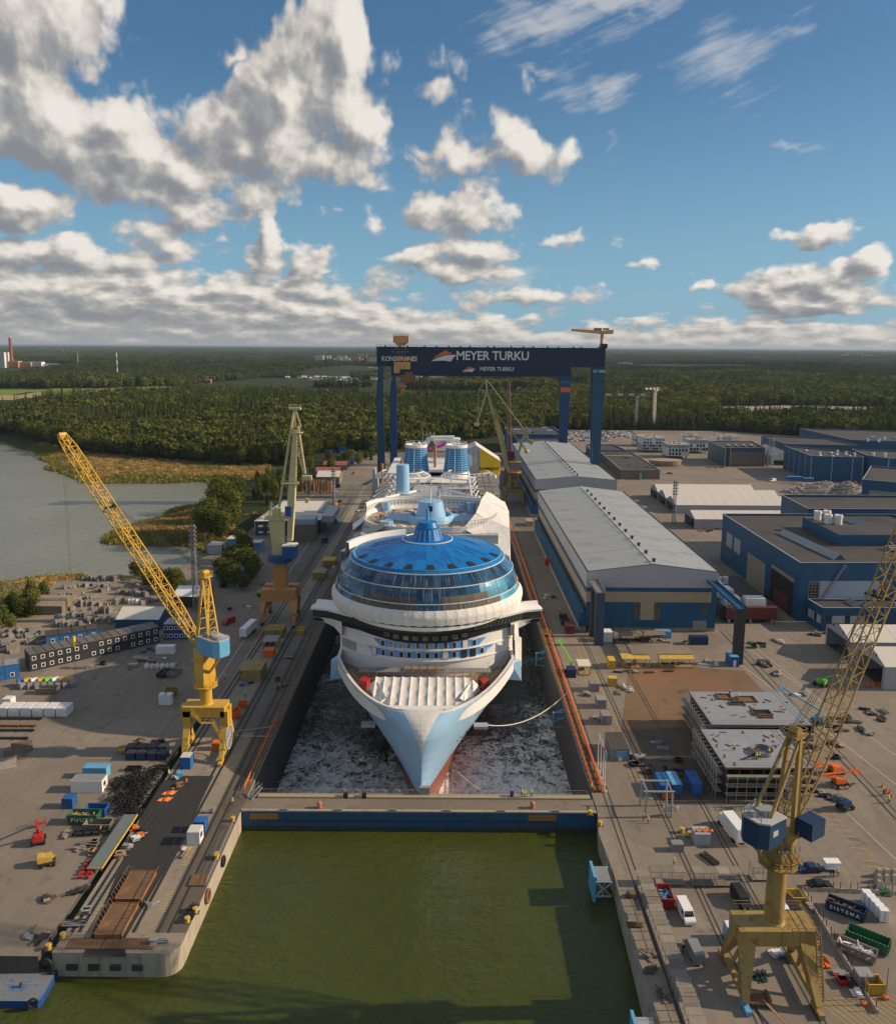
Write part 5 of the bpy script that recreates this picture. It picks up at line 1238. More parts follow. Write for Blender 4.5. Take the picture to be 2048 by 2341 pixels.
b=MB();b.bx(-5.0,2.9,-2.2,2.2,38.6,39.6);rail_loop(b,[(-5,-2.2,39.6),(2.9,-2.2,39.6),(2.9,2.2,39.6),(-5,2.2,39.6)],1.2);b.bx(-2.4,.4,-1.6,1.6,39.6,42.4);b.beam((-3.6,-1.4,39.6),(-3.0,-1.4,44.6),.35);b.beam((-3.6,1.4,39.6),(-3.0,1.4,44.6),.35);b.beam((2.2,-1.2,39.6),(-2.6,-1.2,44.8),.35);b.build('pylon_head',m_cream,t)
b=MB();b.bx(1.6,6.4,-4.6,1.0,24.8,29.2);b.build('machinery_house',m_blue,t);b=MB();b.bx(1.5,6.5,-4.7,1.1,29.2,29.5);b.build('house_roof',m_white,t)
b=MB();b.bx(2.6,5.0,-2.6,-.6,40.2,43.6);b.build('operator_cab',m_blue,t)
b=MB();b.loft([[L(-58.0,30.5)+Vector((a*.9,c*1.5,0))for a,c in((-1,-1),(1,-1),(1,1),(-1,1))],[L(-57,48)+Vector((a*1.35,c*1.4,0))for a,c in((-1,-1),(1,-1),(1,1),(-1,1))],[L(-55.2,71.4)+Vector((a*.7,c*1.0,0))for a,c in((-1,-1),(1,-1),(1,1),(-1,1))]],cap0=True,cap1=True);b.build('main_boom',m_cream,t)
b=MB();b.bx(1.2,7.4,-1.8,1.8,51.8,52.1);rail_loop(b,[(1.2,-1.8,52.1),(7.4,-1.8,52.1)],1.1,closed=False);b.bx(5.2,9,-1.4,1.4,70.3,70.6);rail_loop(b,[(5.2,-1.4,70.6),(9,-1.4,70.6)],1.1,closed=False);b.build('boom_platforms',m_cream,t)
b=MB()
for c in(-.9,.9):
 b.beam(L(-61.8,43,298+c),L(-55.6,78.5,298+c*.6),.75,.55)
for i in range(11):f=i/11;b.beam(L(-61.8,43,297.1).lerp(L(-55.6,78.5,297.4),f),L(-61.8,43,298.9).lerp(L(-55.6,78.5,298.5),f),.2)
b.build('tie_boom',m_cream,t)
b=MB();lattice(b,L(-55.4,72.5),L(-52.2,55.5),1.6,2.6,1.2,.5,8,.2,.12,up=(1,0,.2));b.beam(L(-55.1,79),L(-53.2,72.5),.5);b.beam(L(-55.1,79),L(-55.4,72.5),.6);b.beam(L(-53.3,72),L(-56.4,70.8),.4);b.build('fly_jib',m_cream,t)
b=MB();b.box(L(-55.2,79.2),(4.2,2.0,.8));rail_loop(b,[L(-57.2,79.6,297),L(-53.2,79.6,297),L(-53.2,79.6,299),L(-57.2,79.6,299)],1.0);b.build('boom_head',m_cream,t)
b=MB();b.box(L(-51.4,54),(3.4,1.8,1.6));rail_loop(b,[L(-53.4,53.2,297),L(-49.6,53.2,297)],1.0,closed=False);b.beam(L(-51.6,53),L(-51.6,46),.08);b.box(L(-51.6,45.5),(1.2,.8,1.6));b.build('fly_head',m_cream,t)
t=thing('harbour_crane','pale yellow green jib crane with ball counterweight standing between ship and hall','crane',(43,531,0))
b=MB()
for x in(-6,6):
 for y in(-5,5):b.beam((x*.9,y,9.6),(x,y*1.1,0),1.3,w2=.8)
b.bx(-6.6,6.6,-5.6,-4.2,8.4,10.6);b.bx(-6.6,6.6,4.2,5.6,8.4,10.6);b.bx(-6.6,-5.2,-5,5,8.6,10.4);b.bx(5.2,6.6,-5,5,8.6,10.4);b.build('portal',m_yelold,t)
b=MB();lattice(b,(0,0,10),(0,0,21),6.5,6.5,4.4,4.4,2,.4,.22,up=(0,1,0));b.bx(-2.4,-1.4,-2,2,10,21);b.build('tower',m_yelold,t)
b=MB();b.lathe((0,0,21),[(2,0),(4.6,0),(4.6,.6),(2,.6)],20);rail_loop(b,[(4.5*math.cos(i*math.pi/6),4.5*math.sin(i*math.pi/6),21.6)for i in range(12)],1.0);b.build('ring_platform',m_yellow,t)
b=MB();b.bx(-3.2,4.2,-2.8,3,22,27.4);b.build('machinery_house',mat('house_grey_rose',(.22,.17,.17),.6,var=.2),t);b=MB();b.bx(-3.4,4.4,-3,3.2,27.4,27.8);b.build('house_roof',m_yelold,t)
m_palegreen=mat('crane_pale_green',(.30,.33,.17),.5,var=.15,vs=.3,streak=(.5,.4,(.2,.17,.08)))
b=MB();b.loft([[Vector((-4.5,0,25))+Vector((a*1.0,c*1.6,0))for a,c in((-1,-1),(1,-1),(1,1),(-1,1))],[Vector((-9.5,0,45))+Vector((a*2.0,c*1.8,0))for a,c in((-1,-1),(1,-1),(1,1),(-1,1))],[Vector((-18.5,0,73.5))+Vector((a*.6,c*.8,0))for a,c in((-1,-1),(1,-1),(1,1),(-1,1))]],cap1=True);b.build('main_boom',m_palegreen,t)
b=MB();b.loft([[Vector((-5.6,-1.7,24))+Vector((a*.5,c*.3,0))for a,c in((-1,-1),(1,-1),(1,1),(-1,1))],[Vector((-12.4,-1.9,54))+Vector((a*.9,c*.3,0))for a,c in((-1,-1),(1,-1),(1,1),(-1,1))]],cap1=True);b.build('boom_flank',m_peach,t)
b=MB();b.beam((-18.5,0,73),(-18.9,0,81),.8);b.beam((-18.9,0,81),(6.6,0,48),.8,.7);b.beam((-18.5,0,73),(-24.5,0,53),.7);b.beam((-18.9,0,81),(-23.4,0,74.5),.25);b.beam((-23.4,0,74.5),(-24.6,0,53),.2);b.beam((-23.4,0,74.5),(-18.5,0,73.3),.2);b.box((-24.7,0,52),(3.2,1.8,2.2));b.build('fly_jib',m_cream,t)
b=MB();b.beam((0.6,-.9,27.5),(7.4,-.9,50),1.5,1.2);b.beam((0.6,.9,27.5),(7.4,.9,50),1.5,1.2);b.beam((7.4,0,50),(8.6,0,42),1.0);b.box((9.4,0,41),(4.6,2,2.4),0,0,.5);b.build('pylon',m_palegreen,t)
b=MB();b.beam((-12.2,-2.2,59),(7.6,-2.2,35.2),.6,.9);b.path([(-12.2,-2.2,59),(-17.5,-2.2,55),(-18,-2.2,49)],.2,5);b.beam((-12.4,-2.2,58),(-16.8,-2.2,48),.25);b.build('rocker_arm',m_yelold,t)
b=MB();b.lathe((7.6,-2.2,35),[(0,-1.6),(1.2,-1.1),(1.6,0),(1.2,1.1),(0,1.6)],14);b.build('ball_counterweight',m_yellow,t,smooth=True)
t=thing('old_crane','slender rust pink crane mast standing behind the pale green crane','crane',(43.5,585,0))
b=MB();lattice(b,(0,0,28),(-1.2,0,77),3.0,2.4,1.2,1.0,14,.25,.14,up=(0,1,0));b.build('mast',mat('faded_pink_steel',(.34,.2,.17),.7,var=.2),t)
b=MB();b.box((-1.6,0,77),(2.4,1,.8));b.build('mast_head',m_dark,t)
b=MB();b.bx(-3.5,3.5,-3,3,20,28);b.build('machinery_house',m_darkred,t);b=MB();lattice(b,(0,0,0),(0,0,20),7,7,4,4,3,.35,.18,up=(0,1,0));b.build('portal',m_rusty,t)
GY=553;t=thing('gantry_crane','huge dark blue gantry crane spanning the dock with large white lettering on its girder','gantry crane',(28,GY,0))
b=MB();b.bx(-75.6,75.6,0,9,88.2,100.6);b.bx(-76.2,76.2,-.6,9.6,100.6,101.0);b.build('girder',m_craneblue,t)
b=MB();b.bx(-75.4,75.4,-.25,-.02,92.0,92.25);b.bx(-75.4,75.4,-.3,-.02,99.2,99.6);b.build('girder_rib',m_navy,t)
b=MB()
for i in range(52):b.beam((-75.8+i*2.97,-.5,101),(-75.8+i*2.97,-.5,102.3),.12)
for z in(101.7,102.3):b.beam((-75.8,-.5,z),(75.8,-.5,z),.1);b.beam((-75.8,9.5,z),(75.8,9.5,z),.1)
for i in range(18):b.box((-70+i*8.2+rnd.uniform(-2,2),-.2,101.4),(1.0,.6,.9))
b.build('girder_railing',m_navy,t)
for y in(1.2,7.6):
 b=MB();b.loft([[Vector((71.6,y,.8))+Vector((a*2.0,c*1.1,0))for a,c in((-1,-1),(1,-1),(1,1),(-1,1))],[Vector((71.8,y,88))+Vector((a*4.2,c*1.4,0))for a,c in((-1,-1),(1,-1),(1,1),(-1,1))]],cap1=True);b.build('rigid_leg',m_legteal,t)
 b=MB();b.loft([[Vector((-73.2,y*1.5,.8))+Vector((a*2.3,c*.9,0))for a,c in((-1,-1),(1,-1),(1,1),(-1,1))],[Vector((-74,y,70))+Vector((a*2.0,c*.9,0))for a,c in((-1,-1),(1,-1),(1,1),(-1,1))],[Vector((-73.4,y,88))+Vector((a*1.4,c*.9,0))for a,c in((-1,-1),(1,-1),(1,1),(-1,1))]],cap1=True);b.build('hinged_leg',m_legteal,t)
b=MB();b.box((-73.2,5,1.2),(2.4,26,1.6));b.build('bogie_beam',m_navy,t);b=MB();b.box((71.6,5,1.2),(2.4,26,1.6));b.build('bogie_beam',m_navy,t)
b=MB();b.bx(-64.4,-54.2,-4.6,3,103.6,108.2);b.loft([[(-63.6,-4,103.6),(-55,-4,103.6),(-55,2.4,103.6),(-63.6,2.4,103.6)],[(-61.6,-3,101.6),(-57,-3,101.6),(-57,1.4,101.6),(-61.6,1.4,101.6)]]);b.build('upper_trolley',m_peach,t)
b=MB();rail_loop(b,[(-64.4,-4.6,108.2),(-54.2,-4.6,108.2),(-54.2,3,108.2),(-64.4,3,108.2)],1.1);
for x in(-62,-60.5,-58.6,-57):b.beam((x,-2.6,103.6),(x,-2.6,88),.16)
b.beam((-65.5,-2.6,97.6),(-54.5,-2.6,97.6),.2);b.beam((-65.5,-2.6,97.6),(-61,-2.6,102),.2);b.beam((-54.5,-2.6,97.6),(-58,-2.6,102),.2);b.build('trolley_frame',m_grey,t)
b=MB();b.bx(-64,-60.4,-4.4,-1.4,83.8,91.2);b.bx(-60.4,-53.6,-4.4,-1.4,86.4,91.0);b.bx(-62.6,-55,-4.0,-1.6,92.0,94);b.bx(-61.4,-60.6,-3.6,-2.6,91,92.4);b.bx(-57.4,-56.6,-3.6,-2.6,91,92.4);b.build('lower_hoist_house',m_peach,t)
b=MB()
for x in(-59.8,-58.4,-57):b.beam((x,-2.8,86.4),(x,-2.8,75.8),.12)
b.build('hoist_ropes',m_dark,t)
b=MB();b.box((-58.4,-2.8,75),(4.4,1.2,1.4));b.box((-58.2,-2.8,73.2),(1.6,1,2.4));b.beam((-58.8,-2.8,72),(-59.2,-2.8,69.5),.6);b.build('hook_block',m_orange,t)
b=MB();b.bx(72.8,77,1,7,100.9,103.8);b.build('jib_post_base',m_craneblue,t);b=MB();b.tube((73.6,4,103),(73.6,4,110.3),1.1,n=14);b.build('jib_post',m_peach,t,smooth=True)
b=MB();b.loft([[(53.2,3,112),(53.2,5,112),(53.2,5,113.4),(53.2,3,113.4)],[(74,2.6,110),(74,5.4,110),(74,5.4,112.4),(74,2.6,112.4)],[(80.8,2.6,110.2),(80.8,5.4,110.2),(80.8,5.4,113),(80.8,2.6,113)]],cap0=True,cap1=True);rail_loop(b,[(53.4,3,113.4),(60,2.9,113.1),(66,2.8,112.8),(72,2.6,112.5)],1.0,closed=False);b.build('jib_beam',m_peach,t)
b=MB();b.box((70.6,4,113.3),(5,2,1.6));b.box((76,4,113.4),(4,2,1.2));b.build('jib_winch',m_grey,t)
def logo(parent,cx,cz,w,y):
 "sail emblem: orange crest over a white hull sweep"
 b=MB();b.prism([(-.5,-.45),(-.32,-.08),(.02,.42),(.08,.45),(.36,.12),(.02,.05),(-.25,-.15)],0,.05);o=b.build('emblem_orange',m_orange,parent);o.location=(cx,y,cz);o.rotation_euler=(math.pi/2,0,0);o.scale=(w,w*.44,1)
 b=MB();b.prism([(-.5,-.47),(-.25,-.2),(.05,.0),(.5,.04),(.38,-.2),(.28,-.5),(0,-.42)],0,.05);o=b.build('emblem_white',m_white,parent);o.location=(cx,y-.06,cz);o.rotation_euler=(math.pi/2,0,0);o.scale=(w,w*.5,1)
letter('MEYER TURKU',8.2,(1.0,-.35,95.2),(math.pi/2,0,0),m_white,t,.13,.04,.95,0.94)
logo(t,-31.2,95.6,16.5,-.35)
letter('KONECRANES',4.4,(-60.6,-.35,93.0),(math.pi/2,0,0),m_white,t,.06,.04,.95,.86)
letter('RC 1200t',2.3,(71.9,-.42+0,85.6),(math.pi/2,0,0),m_white,t,.03,.04,1,.9)
GY=705;t=thing('gantry_crane','older dark blue gantry crane with orange banded leg standing behind the larger one','gantry crane',(27.4,GY,0))
b=MB();b.bx(-75.8,76,0,8,77.4,87.6);b.bx(-75.6,75.8,-.3,8.3,76.4,77.4);b.build('girder',m_craneblue,t)
for y in(1.0,6.5):
 b=MB();b.loft([[Vector((71.0,y,.8))+Vector((a*3.0,c*1.2,0))for a,c in((-1,-1),(1,-1),(1,1),(-1,1))],[Vector((71.8,y,76.6))+Vector((a*4.2,c*1.4,0))for a,c in((-1,-1),(1,-1),(1,1),(-1,1))]],cap1=True);b.build('rigid_leg',m_legblue,t)
 b=MB();b.loft([[Vector((-74.2,y,.8))+Vector((a*3.0,c*1.0,0))for a,c in((-1,-1),(1,-1),(1,1),(-1,1))],[Vector((-74.4,y,66))+Vector((a*2.5,c*1.0,0))for a,c in((-1,-1),(1,-1),(1,1),(-1,1))],[Vector((-73.6,y,76.6))+Vector((a*1.2,c*.9,0))for a,c in((-1,-1),(1,-1),(1,1),(-1,1))]],cap1=True);b.build('hinged_leg',m_legblue,t)
b=MB();b.bx(67.6,75.9,-.62,-.45,63.4,67.4);b.build('orange_band',m_orange,t)
letter('KONE',2.6,(71.8,-.75,72),(math.pi/2,0,0),mat('faded_lettering',(.16,.25,.36),.6),t,.03)
letter('MEYER TURKU',4.7,(13.4,-.45,82.4),(math.pi/2,0,0),m_white,t,.09,.04,.95,.98);logo(t,-10.4,82.6,11,-.45)
b=MB();b.bx(-68,-55,-3,1,71.4,77);b.bx(-64,-58,-2.6,.6,77,79.4);b.build('trolley',m_rusty,t)
b=MB()
for x in(-59.5,-57.5):b.beam((x,-1,71.4),(x,-1,51),.12)
b.build('hoist_ropes',m_dark,t);b=MB();b.box((-58.5,-1,50.5),(5.2,1.2,1.2));b.box((-58.5,-1,48.6),(2,1,2.6));b.build('hook_block',m_peach,t)
def quadpt(P,f,z,off=0.0):
 "point on the wall P0-P1 at fraction f, height z, off metres outwards (to the right of P0->P1)"
 a,b=Vector((*P[0][:2],0)),Vector((*P[1][:2],0));d=(b-a).normalized();n=Vector((d.y,-d.x,0));return a.lerp(b,f)+n*off+Vector((0,0,z))
def wall_piece(t,name,m,P,f0,f1,z0,z1,th=.12,off=.06):
 a,b=quadpt(P,f0,0,off-th),quadpt(P,f1,0,off-th);c,d=quadpt(P,f1,0,off),quadpt(P,f0,0,off)
 mb=MB();mb.prism([tuple(p)[:2]for p in(d,c,b,a)],z0,z1);o=mb.build(name,m,t)
 return o
def long_hall(label,x0,x1,y0,y1,ze,zr,nb,gate=False):
 O=Vector(((x0+x1)/2,y0,0));t=thing('hall',label,'hall',tuple(O));hx=(x1-x0)/2;L_=y1-y0
 def pc(name,m,*bs):
  b=MB()
  for q in bs:b.bx(*q)
  return b.build(name,m,t)
 zc=ze-5.8
 pc('blue_wall',m_hall,(-hx+.3,hx-.3,.25,L_-.2,1.6,zc))
 b=MB();b.prism([(-hx,0),(hx,0),(hx,L_),(-hx,L_)],zc,ze-.1);b.add([(-hx,-.0,ze-.1),(hx,0,ze-.1),(0,0,zr-.1)],[(0,1,2)]);b.add([(-hx,L_,ze-.1),(hx,L_,ze-.1),(0,L_,zr-.1)],[(0,2,1)]);b.build('upper_cladding',m_hallgrey,t)
 pc('beige_band',m_hallbeige,(-hx+.1,hx-2.2,.02,.4,11.2,15.0));pc('beige_band',m_hallbeige,(-hx+.1,-hx+.5,.4,L_-6,10.4,14.2))
 pc('wall_gutter',m_black,(-hx-.35,-hx+.4,1.2,L_-4,7.4,8.6));
 b=MB();b.loft([[(-hx-2.0,1,0),(-hx-2.0,L_-4,0)],[(-hx-1.9,1,6.8),(-hx-1.9,L_-4,6.8)],[(-hx+.3,1,7.2),(-hx+.3,L_-4,7.2)]],closed=False);b.add([(-hx-2,1,0),(-hx+.3,1,0),(-hx+.3,1,7.2),(-hx-1.9,1,6.8)],[(0,1,2,3)]);b.build('lower_aisle',m_hall,t)
 pc('plinth',m_conc,(-hx-2.15,hx-.1,.9,L_-3,0,1.5))
 w=L_/nb;sl=math.atan2(zr-ze,hx);ln=math.hypot(hx,zr-ze)
 for s in(-1,1):
  b=MB();y1_=w-.28
  q=lambda f,d:Vector((s*hx*(1-f),0,ze+(zr-ze)*f+d))
  b.loft([[q(0,.0)+Vector((0,0,0)),q(.97,.0)+Vector((0,0,0)),q(.97,.22),q(0,.22)],[q(0,0)+Vector((0,y1_,0)),q(.97,0)+Vector((0,y1_,0)),q(.97,.22)+Vector((0,y1_,0)),q(0,.22)+Vector((0,y1_,0))]],cap0=True,cap1=True)
  if s>0:b.f=[tuple(reversed(f))for f in b.f]
  p0=b.build('roof_panel',m_roof,t);p0.location=(0,.14,0)
  copies(p0,t,[((0,.14+i*w,0),None)for i in range(1,nb)])
 b=MB();b.loft([[(-hx,0,ze-.02),(0,0,zr-.02),(hx,0,ze-.02)],[(-hx,L_,ze-.02),(0,L_,zr-.02),(hx,L_,ze-.02)]],closed=False);b.build('roof_joints',m_dark,t)
 pc('ridge_strip',m_bitrim,(-.55,.55,.1,L_-.1,zr-.05,zr+.32))
 pc('roof_edge',m_dark,(-hx-.1,-hx+.35,0,L_,ze,ze+.5));pc('roof_edge',m_dark,(hx-.35,hx+.1,0,L_,ze,ze+.5))
 b=MB();b.bx(-.45,.45,-.5,.5,0,1.0);b.bx(-.65,.65,-.7,.7,1.0,1.25);v=b.build('roof_vent',m_dark,t);v.location=(.9,3.2,zr+.1)
 copies(v,t,[((.9,3.2+i*L_/(2*nb)*1.02,zr+.1),None)for i in range(1,2*nb-1)])
 return t,pc,hx,L_
t,pc,hx,L_=long_hall('long grey roofed hall with blue and beige front standing nearest beside the dock',49.8,97,287,452,22.4,25.2,7)
for x0,x1 in((-6.0,-3.9),(1.0,3.0)):
 w_=pc('tall_window',m_glass,(x0,x1,.0,.3,4.6,11.2));b=MB()
 for k in range(4):b.bx(x0+k*(x1-x0)/3-.04,x0+k*(x1-x0)/3+.04,-.04,.02,4.6,11.2)
 for k in range(7):b.bx(x0,x1,-.04,.02,4.6+k*1.1-.03,4.6+k*1.1+.03)
 b.build('glazing_bars',m_hallbeige,w_)
pc('door_panel',m_hallbeige,(-3.9,1.0,.03,.4,4.6,11.2))
w_=pc('side_window',m_glass,(18.0,20.0,.0,.3,7.2,11.1));b=MB();[b.bx(18+k*.66-.03,18+k*.66+.03,-.04,.02,7.2,11.1)for k in range(4)];[b.bx(18,20,-.04,.02,7.2+k*.97,7.26+k*.97)for k in range(5)];b.build('glazing_bars',m_hallbeige,w_)
b=MB();[b.bx(15.2,20.2,.0,.2,1.0+k*.42,1.38+k*.42)for k in range(8)];b.build('roller_door',m_grey,t)
pc('side_door',m_glass,(-23.4,-22.4,.0,.3,0,2.2));
b=MB();b.add([(-21.6,9.5,22.4+2.8*(1-21.6/hx)+.235),(-18.8,9.5,22.4+2.8*(1-18.8/hx)+.235),(-18.8,11.8,22.4+2.8*(1-18.8/hx)+.235),(-21.6,11.8,22.4+2.8*(1-21.6/hx)+.235)],[(0,1,2,3)]);b.build('blue_roof_patch',mat('faded_blue_patch',(.20,.30,.42),.6),t)
def runway(label,x,yw,yf,z,truss):
 t=thing('crane_runway',label,'crane runway',(x,yf,0));d=yw-yf
 b=MB();b.bx(-1.6,1.6,-.2,d,z,z+.4);b.bx(-1.7,-1.5,-.2,d,z+.4,z+1.0);b.bx(1.5,1.7,-.2,d,z+.4,z+1.0)
 if truss:
  for i in range(8):a,c=d*i/8,d*(i+1)/8;b.beam((0,a,z-2.6),(0,c,z-2.6),.25);b.beam((0,a if i%2 else c,z-2.6),(0,c if i%2 else a,z),.22)
 b.build('runway_beam',m_steel if not truss else m_hall,t)
 b=MB();b.bx(-1.5,1.5,.2,2.2,0,z);b.build('pylon',mat('pylon_dark_blue',(.045,.07,.11),.55,var=.2)if not truss else m_dark,t)
 if not truss:b=MB();b.bx(-1.6,1.2,8.5,11,0,z-.5);b.build('pylon',m_dark,t)
runway('pale crane runway on twin dark pylons at the left corner of the long hall',52.3,287,272.6,18.8,False)
runway('blue trussed crane runway on one slim pylon right of the long hall front',94.6,287,256.2,18.6,True)
t2,pc2,hx2,L2=long_hall('farther grey roofed hall standing behind the nearest long hall',52.4,101.4,490,676,22.6,24.8,9)
def box_building(name,label,poly,h,mw,mr,cat='building',parapet=.8,mp=None,z0=0,gaps=None):
 cx=sum(p[0]for p in poly)/len(poly);cy=min(p[1]for p in poly);t=thing(name,label,cat,(cx,cy,z0));P=[(p[0]-cx,p[1]-cy)for p in poly]
 ar=sum(P[i][0]*P[(i+1)%len(P)][1]-P[(i+1)%len(P)][0]*P[i][1]for i in range(len(P)))
 if ar<0:P=P[::-1]
 b=MB();b.prism(P,0,h);b.build('wall',mw,t)
 c=Vector((sum(p[0]for p in P)/len(P),sum(p[1]for p in P)/len(P),0));ins=[tuple(Vector((*p,0)).lerp(c,.012))[:2]for p in P]
 b=MB();b.add([(x,y,h+.02)for x,y in ins],[tuple(range(len(ins)))]);b.build('roof',mr,t)
 if parapet:
  b=MB()
  for i in range(len(P)):
   a,c_=Vector((*P[i],0)),Vector((*P[(i+1)%len(P)],0));b.beam(a+Vector((0,0,h+parapet/2-.05)),c_+Vector((0,0,h+parapet/2-.05)),.3,parapet+.1)
  b.build('parapet',mw,t)
  b=MB()
  for i in range(len(P)):
   a,c_=Vector((*P[i],0)),Vector((*P[(i+1)%len(P)],0));b.beam(a+Vector((0,0,h+parapet+.06)),c_+Vector((0,0,h+parapet+.06)),.4,.12)
  b.build('roof_trim',mp or m_bitrim,t)
 return t,P
def roof_units(t,specs,h,m=m_grey):
 for x,y,sx,sy,sz in specs:b=MB();b.bx(x-sx/2,x+sx/2,y-sy/2,y+sy/2,h,h+sz);b.bx(x-sx/2-.1,x+sx/2+.1,y-sy/2-.1,y+sy/2+.1,h+sz,h+sz+.15);b.build('roof_unit',m,t)
def vents(t,spots,h,r=.9,hh=2.6):
 for x,y in spots:b=MB();b.lathe((x,y,h),[(r,0),(r,hh*.7),(r*1.15,hh*.72),(r*1.1,hh),(r*.7,hh),(0,hh*.8)],14);b.build('roof_ventilator',m_white,t,smooth=True)
def skylight(t,p,q,w,h,z):
 b=MB();p,q=Vector((*p,z)),Vector((*q,z));d=(q-p).normalized();s=Vector((-d.y,d.x,0))*w/2
 b.loft([[p-s,p+Vector((0,0,h)),p+s],[q-s,q+Vector((0,0,h)),q+s]],closed=False,m=0);b.add([p-s,p+s,p+Vector((0,0,h))],[(0,1,2)],1);b.add([q-s,q+s,q+Vector((0,0,h))],[(2,1,0)],1);b.build('ridge_skylight',[m_steel,m_hall],t)
t,P=box_building('workshop','brown roofed workshop with blue edges behind the farther long hall',[(63,700),(108,700),(106,778),(64,778)],15,m_hall,m_bitumen,parapet=.9)
skylight(t,(-4,12),(-8,60),5,2,15);roof_units(t,[(9,20,5,4,4),(-14,55,4,4,5)],15,m_bluelite)
t,P=box_building('workshop','low blue edged workshop with pale rooflights farthest behind the halls',[(60,800),(112,800),(112,880),(60,880)],16,m_hall,m_bitumen,parapet=1.2)
roof_units(t,[(-18,20,6,5,4),(14,14,6,5,4),(12,40,5,5,4)],16,m_bitrim);skylight(t,(-2,20),(-4,60),5,2,16)
t,P=box_building('low_building','low brown flat roofed building with row of rooflights right of the blue gantry leg',[(134,634.5),(164.5,635.5),(166,746),(138,748)],7,m_brick,m_bitumen,parapet=.5)
for i in range(9):b=MB();b.bx(-12+i*2.5,-10.8+i*2.5,78,86,7.05,7.8);b.build('rooflight',m_hallbeige,t)
roof_units(t,[(3,72,4,3,1.6),(-8,95,2,2,1.4),(6,40,1.2,1.2,.8),(-4,30,1.2,1.2,.8),(9,20,1.2,1.2,.8),(0,12,1.2,1.2,.8)],7.05);b=MB();b.tube((-2,-1.2,0),(-2,-1.2,5),.9,n=12);b.build('green_tank',m_glassteal,t)
t,P=box_building('low_building','small brown roofed building with dark blue edge behind the low brown one',[(131,755),(164,755),(160,800),(134,800)],7,m_navy,m_bitumen,parapet=.8)
t,P=box_building('hall','grey blue assembly hall with one wide brown door among the ship blocks',[(238,708.5),(274,711),(281,762),(240,760)],15.6,mat('grey_blue_cladding',(.035,.085,.13),.5,var=.15,corr=('xy',.6,.02)),m_bitumen,parapet=.6,mp=m_hallbeige)
b=MB();[b.bx(-14,14,1.35+k*.0,1.6,1.5+k*1.2,2.6+k*1.2)for k in range(9)];o=b.build('sliding_door',m_brick,t);o.location=(-1,-1.2,0)
for x in(-19.5,-15,15,17.5):b=MB();b.bx(x-.35,x+.35,-.2+x*.03,1.2+x*.03,0,15.6);b.build('corner_trim',m_hallbeige,t)
for i in range(9):b=MB();b.bx(-14+i*3.4,-12+i*3.4,12+(i%2)*8,15+(i%2)*8,15.7,16.6);b.build('rooflight',m_white if i%2 else m_navy,t)
t,P=box_building('barn','beige gabled store with open sheds left of the blue hall cluster',[(283,720),(310,722),(312,775),(286,773)],8,m_tent,m_roof,parapet=0)
b=MB();b.loft([[(-14,0,8),(0,0,12.5),(14,1,8)],[(-12,53,8),(0,53,12.5),(15,53,8)]],closed=False);b.add([(-14,0,8),(14,1,8),(0,0,12.5)],[(0,1,2)]);b.build('gable_roof',m_tent,t);b=MB();b.bx(-12,12,-.3,.4,0,4);b.build('open_front',m_black,t)
X0,Y0=131.6,300
t,P=box_building('works_building','large blue works with bitumen roof, roof ducts and white front panel on the right',[(131.6,300),(215,303),(215,392),(132.4,391)],21.8,m_hall,m_bitumen,parapet=.9)
O=t.location;Wl=[(132.4-O.x,391-O.y),(131.6-O.x,300-O.y)];Wf=[(131.6-O.x,300-O.y),(215-O.x,303-O.y)]
wall_piece(t,'white_panel',m_bitrim,Wl,.08,.17,9,15.5);wall_piece(t,'white_panel',m_bitrim,Wl,.20,.29,9,15.5)
wall_piece(t,'sliding_door',m_hallbeige,Wl,.40,.63,0,13);wall_piece(t,'gateway',m_black,Wl,.70,.95,0,13.5);wall_piece(t,'gateway_head',m_hallbeige,Wl,.70,.95,13.5,15);wall_piece(t,'red_section',m_darkred,Wl,.74,.9,0,6.5,off=.12)
wall_piece(t,'white_panel',mat('pale_blue_panel',(.36,.42,.50),.5),Wf,.095,.365,8.5,15.6,off=.09)
for f in(.045,.367):
 w_=wall_piece(t,'window',m_glass,Wf,f,f+.046,8.5,15.6);
 b=MB()
 for k in range(4):p=quadpt(Wf,f+.046*k/3,8.5,.1);b.beam(p,p+Vector((0,0,7.1)),.12)
 for k in range(7):b.beam(quadpt(Wf,f,8.5+k*1.18,.1),quadpt(Wf,f+.046,8.5+k*1.18,.1),.12)
 b.build('glazing_bars',m_hallbeige,w_)
b=MB();stairs(b,quadpt(Wf,.1,8,.9),quadpt(Wf,.2,22,.9),1.0);b.build('outside_stairs',m_steel,t)
b=MB();b.prism([(160-O.x,330-O.y),(187-O.x,331-O.y),(187-O.x,350-O.y),(172-O.x,350-O.y),(172-O.x,366-O.y),(160-O.x,366-O.y)],21.8,26.5);b.build('roof_house',m_hall,t);b=MB();b.add([(160.4-O.x,330.4-O.y,26.52),(186.6-O.x,331.4-O.y,26.52),(186.6-O.x,349.6-O.y,26.52),(171.6-O.x,349.6-O.y,26.52),(171.6-O.x,365.6-O.y,26.52),(160.4-O.x,365.6-O.y,26.52)],[(0,1,2,3,4,5)]);b.build('roof_house_top',m_bitumen,t)
vents(t,[(164-O.x,360-O.y),(168.5-O.x,361-O.y),(165-O.x,352-O.y),(169-O.x,351-O.y)],26.4,1.5,4.2)
skylight(t,(150-O.x,308-O.y),(146-O.x,352-O.y),4.5,2.2,21.85);skylight(t,(196-O.x,320-O.y),(188-O.x,380-O.y),4.5,2.2,21.85)
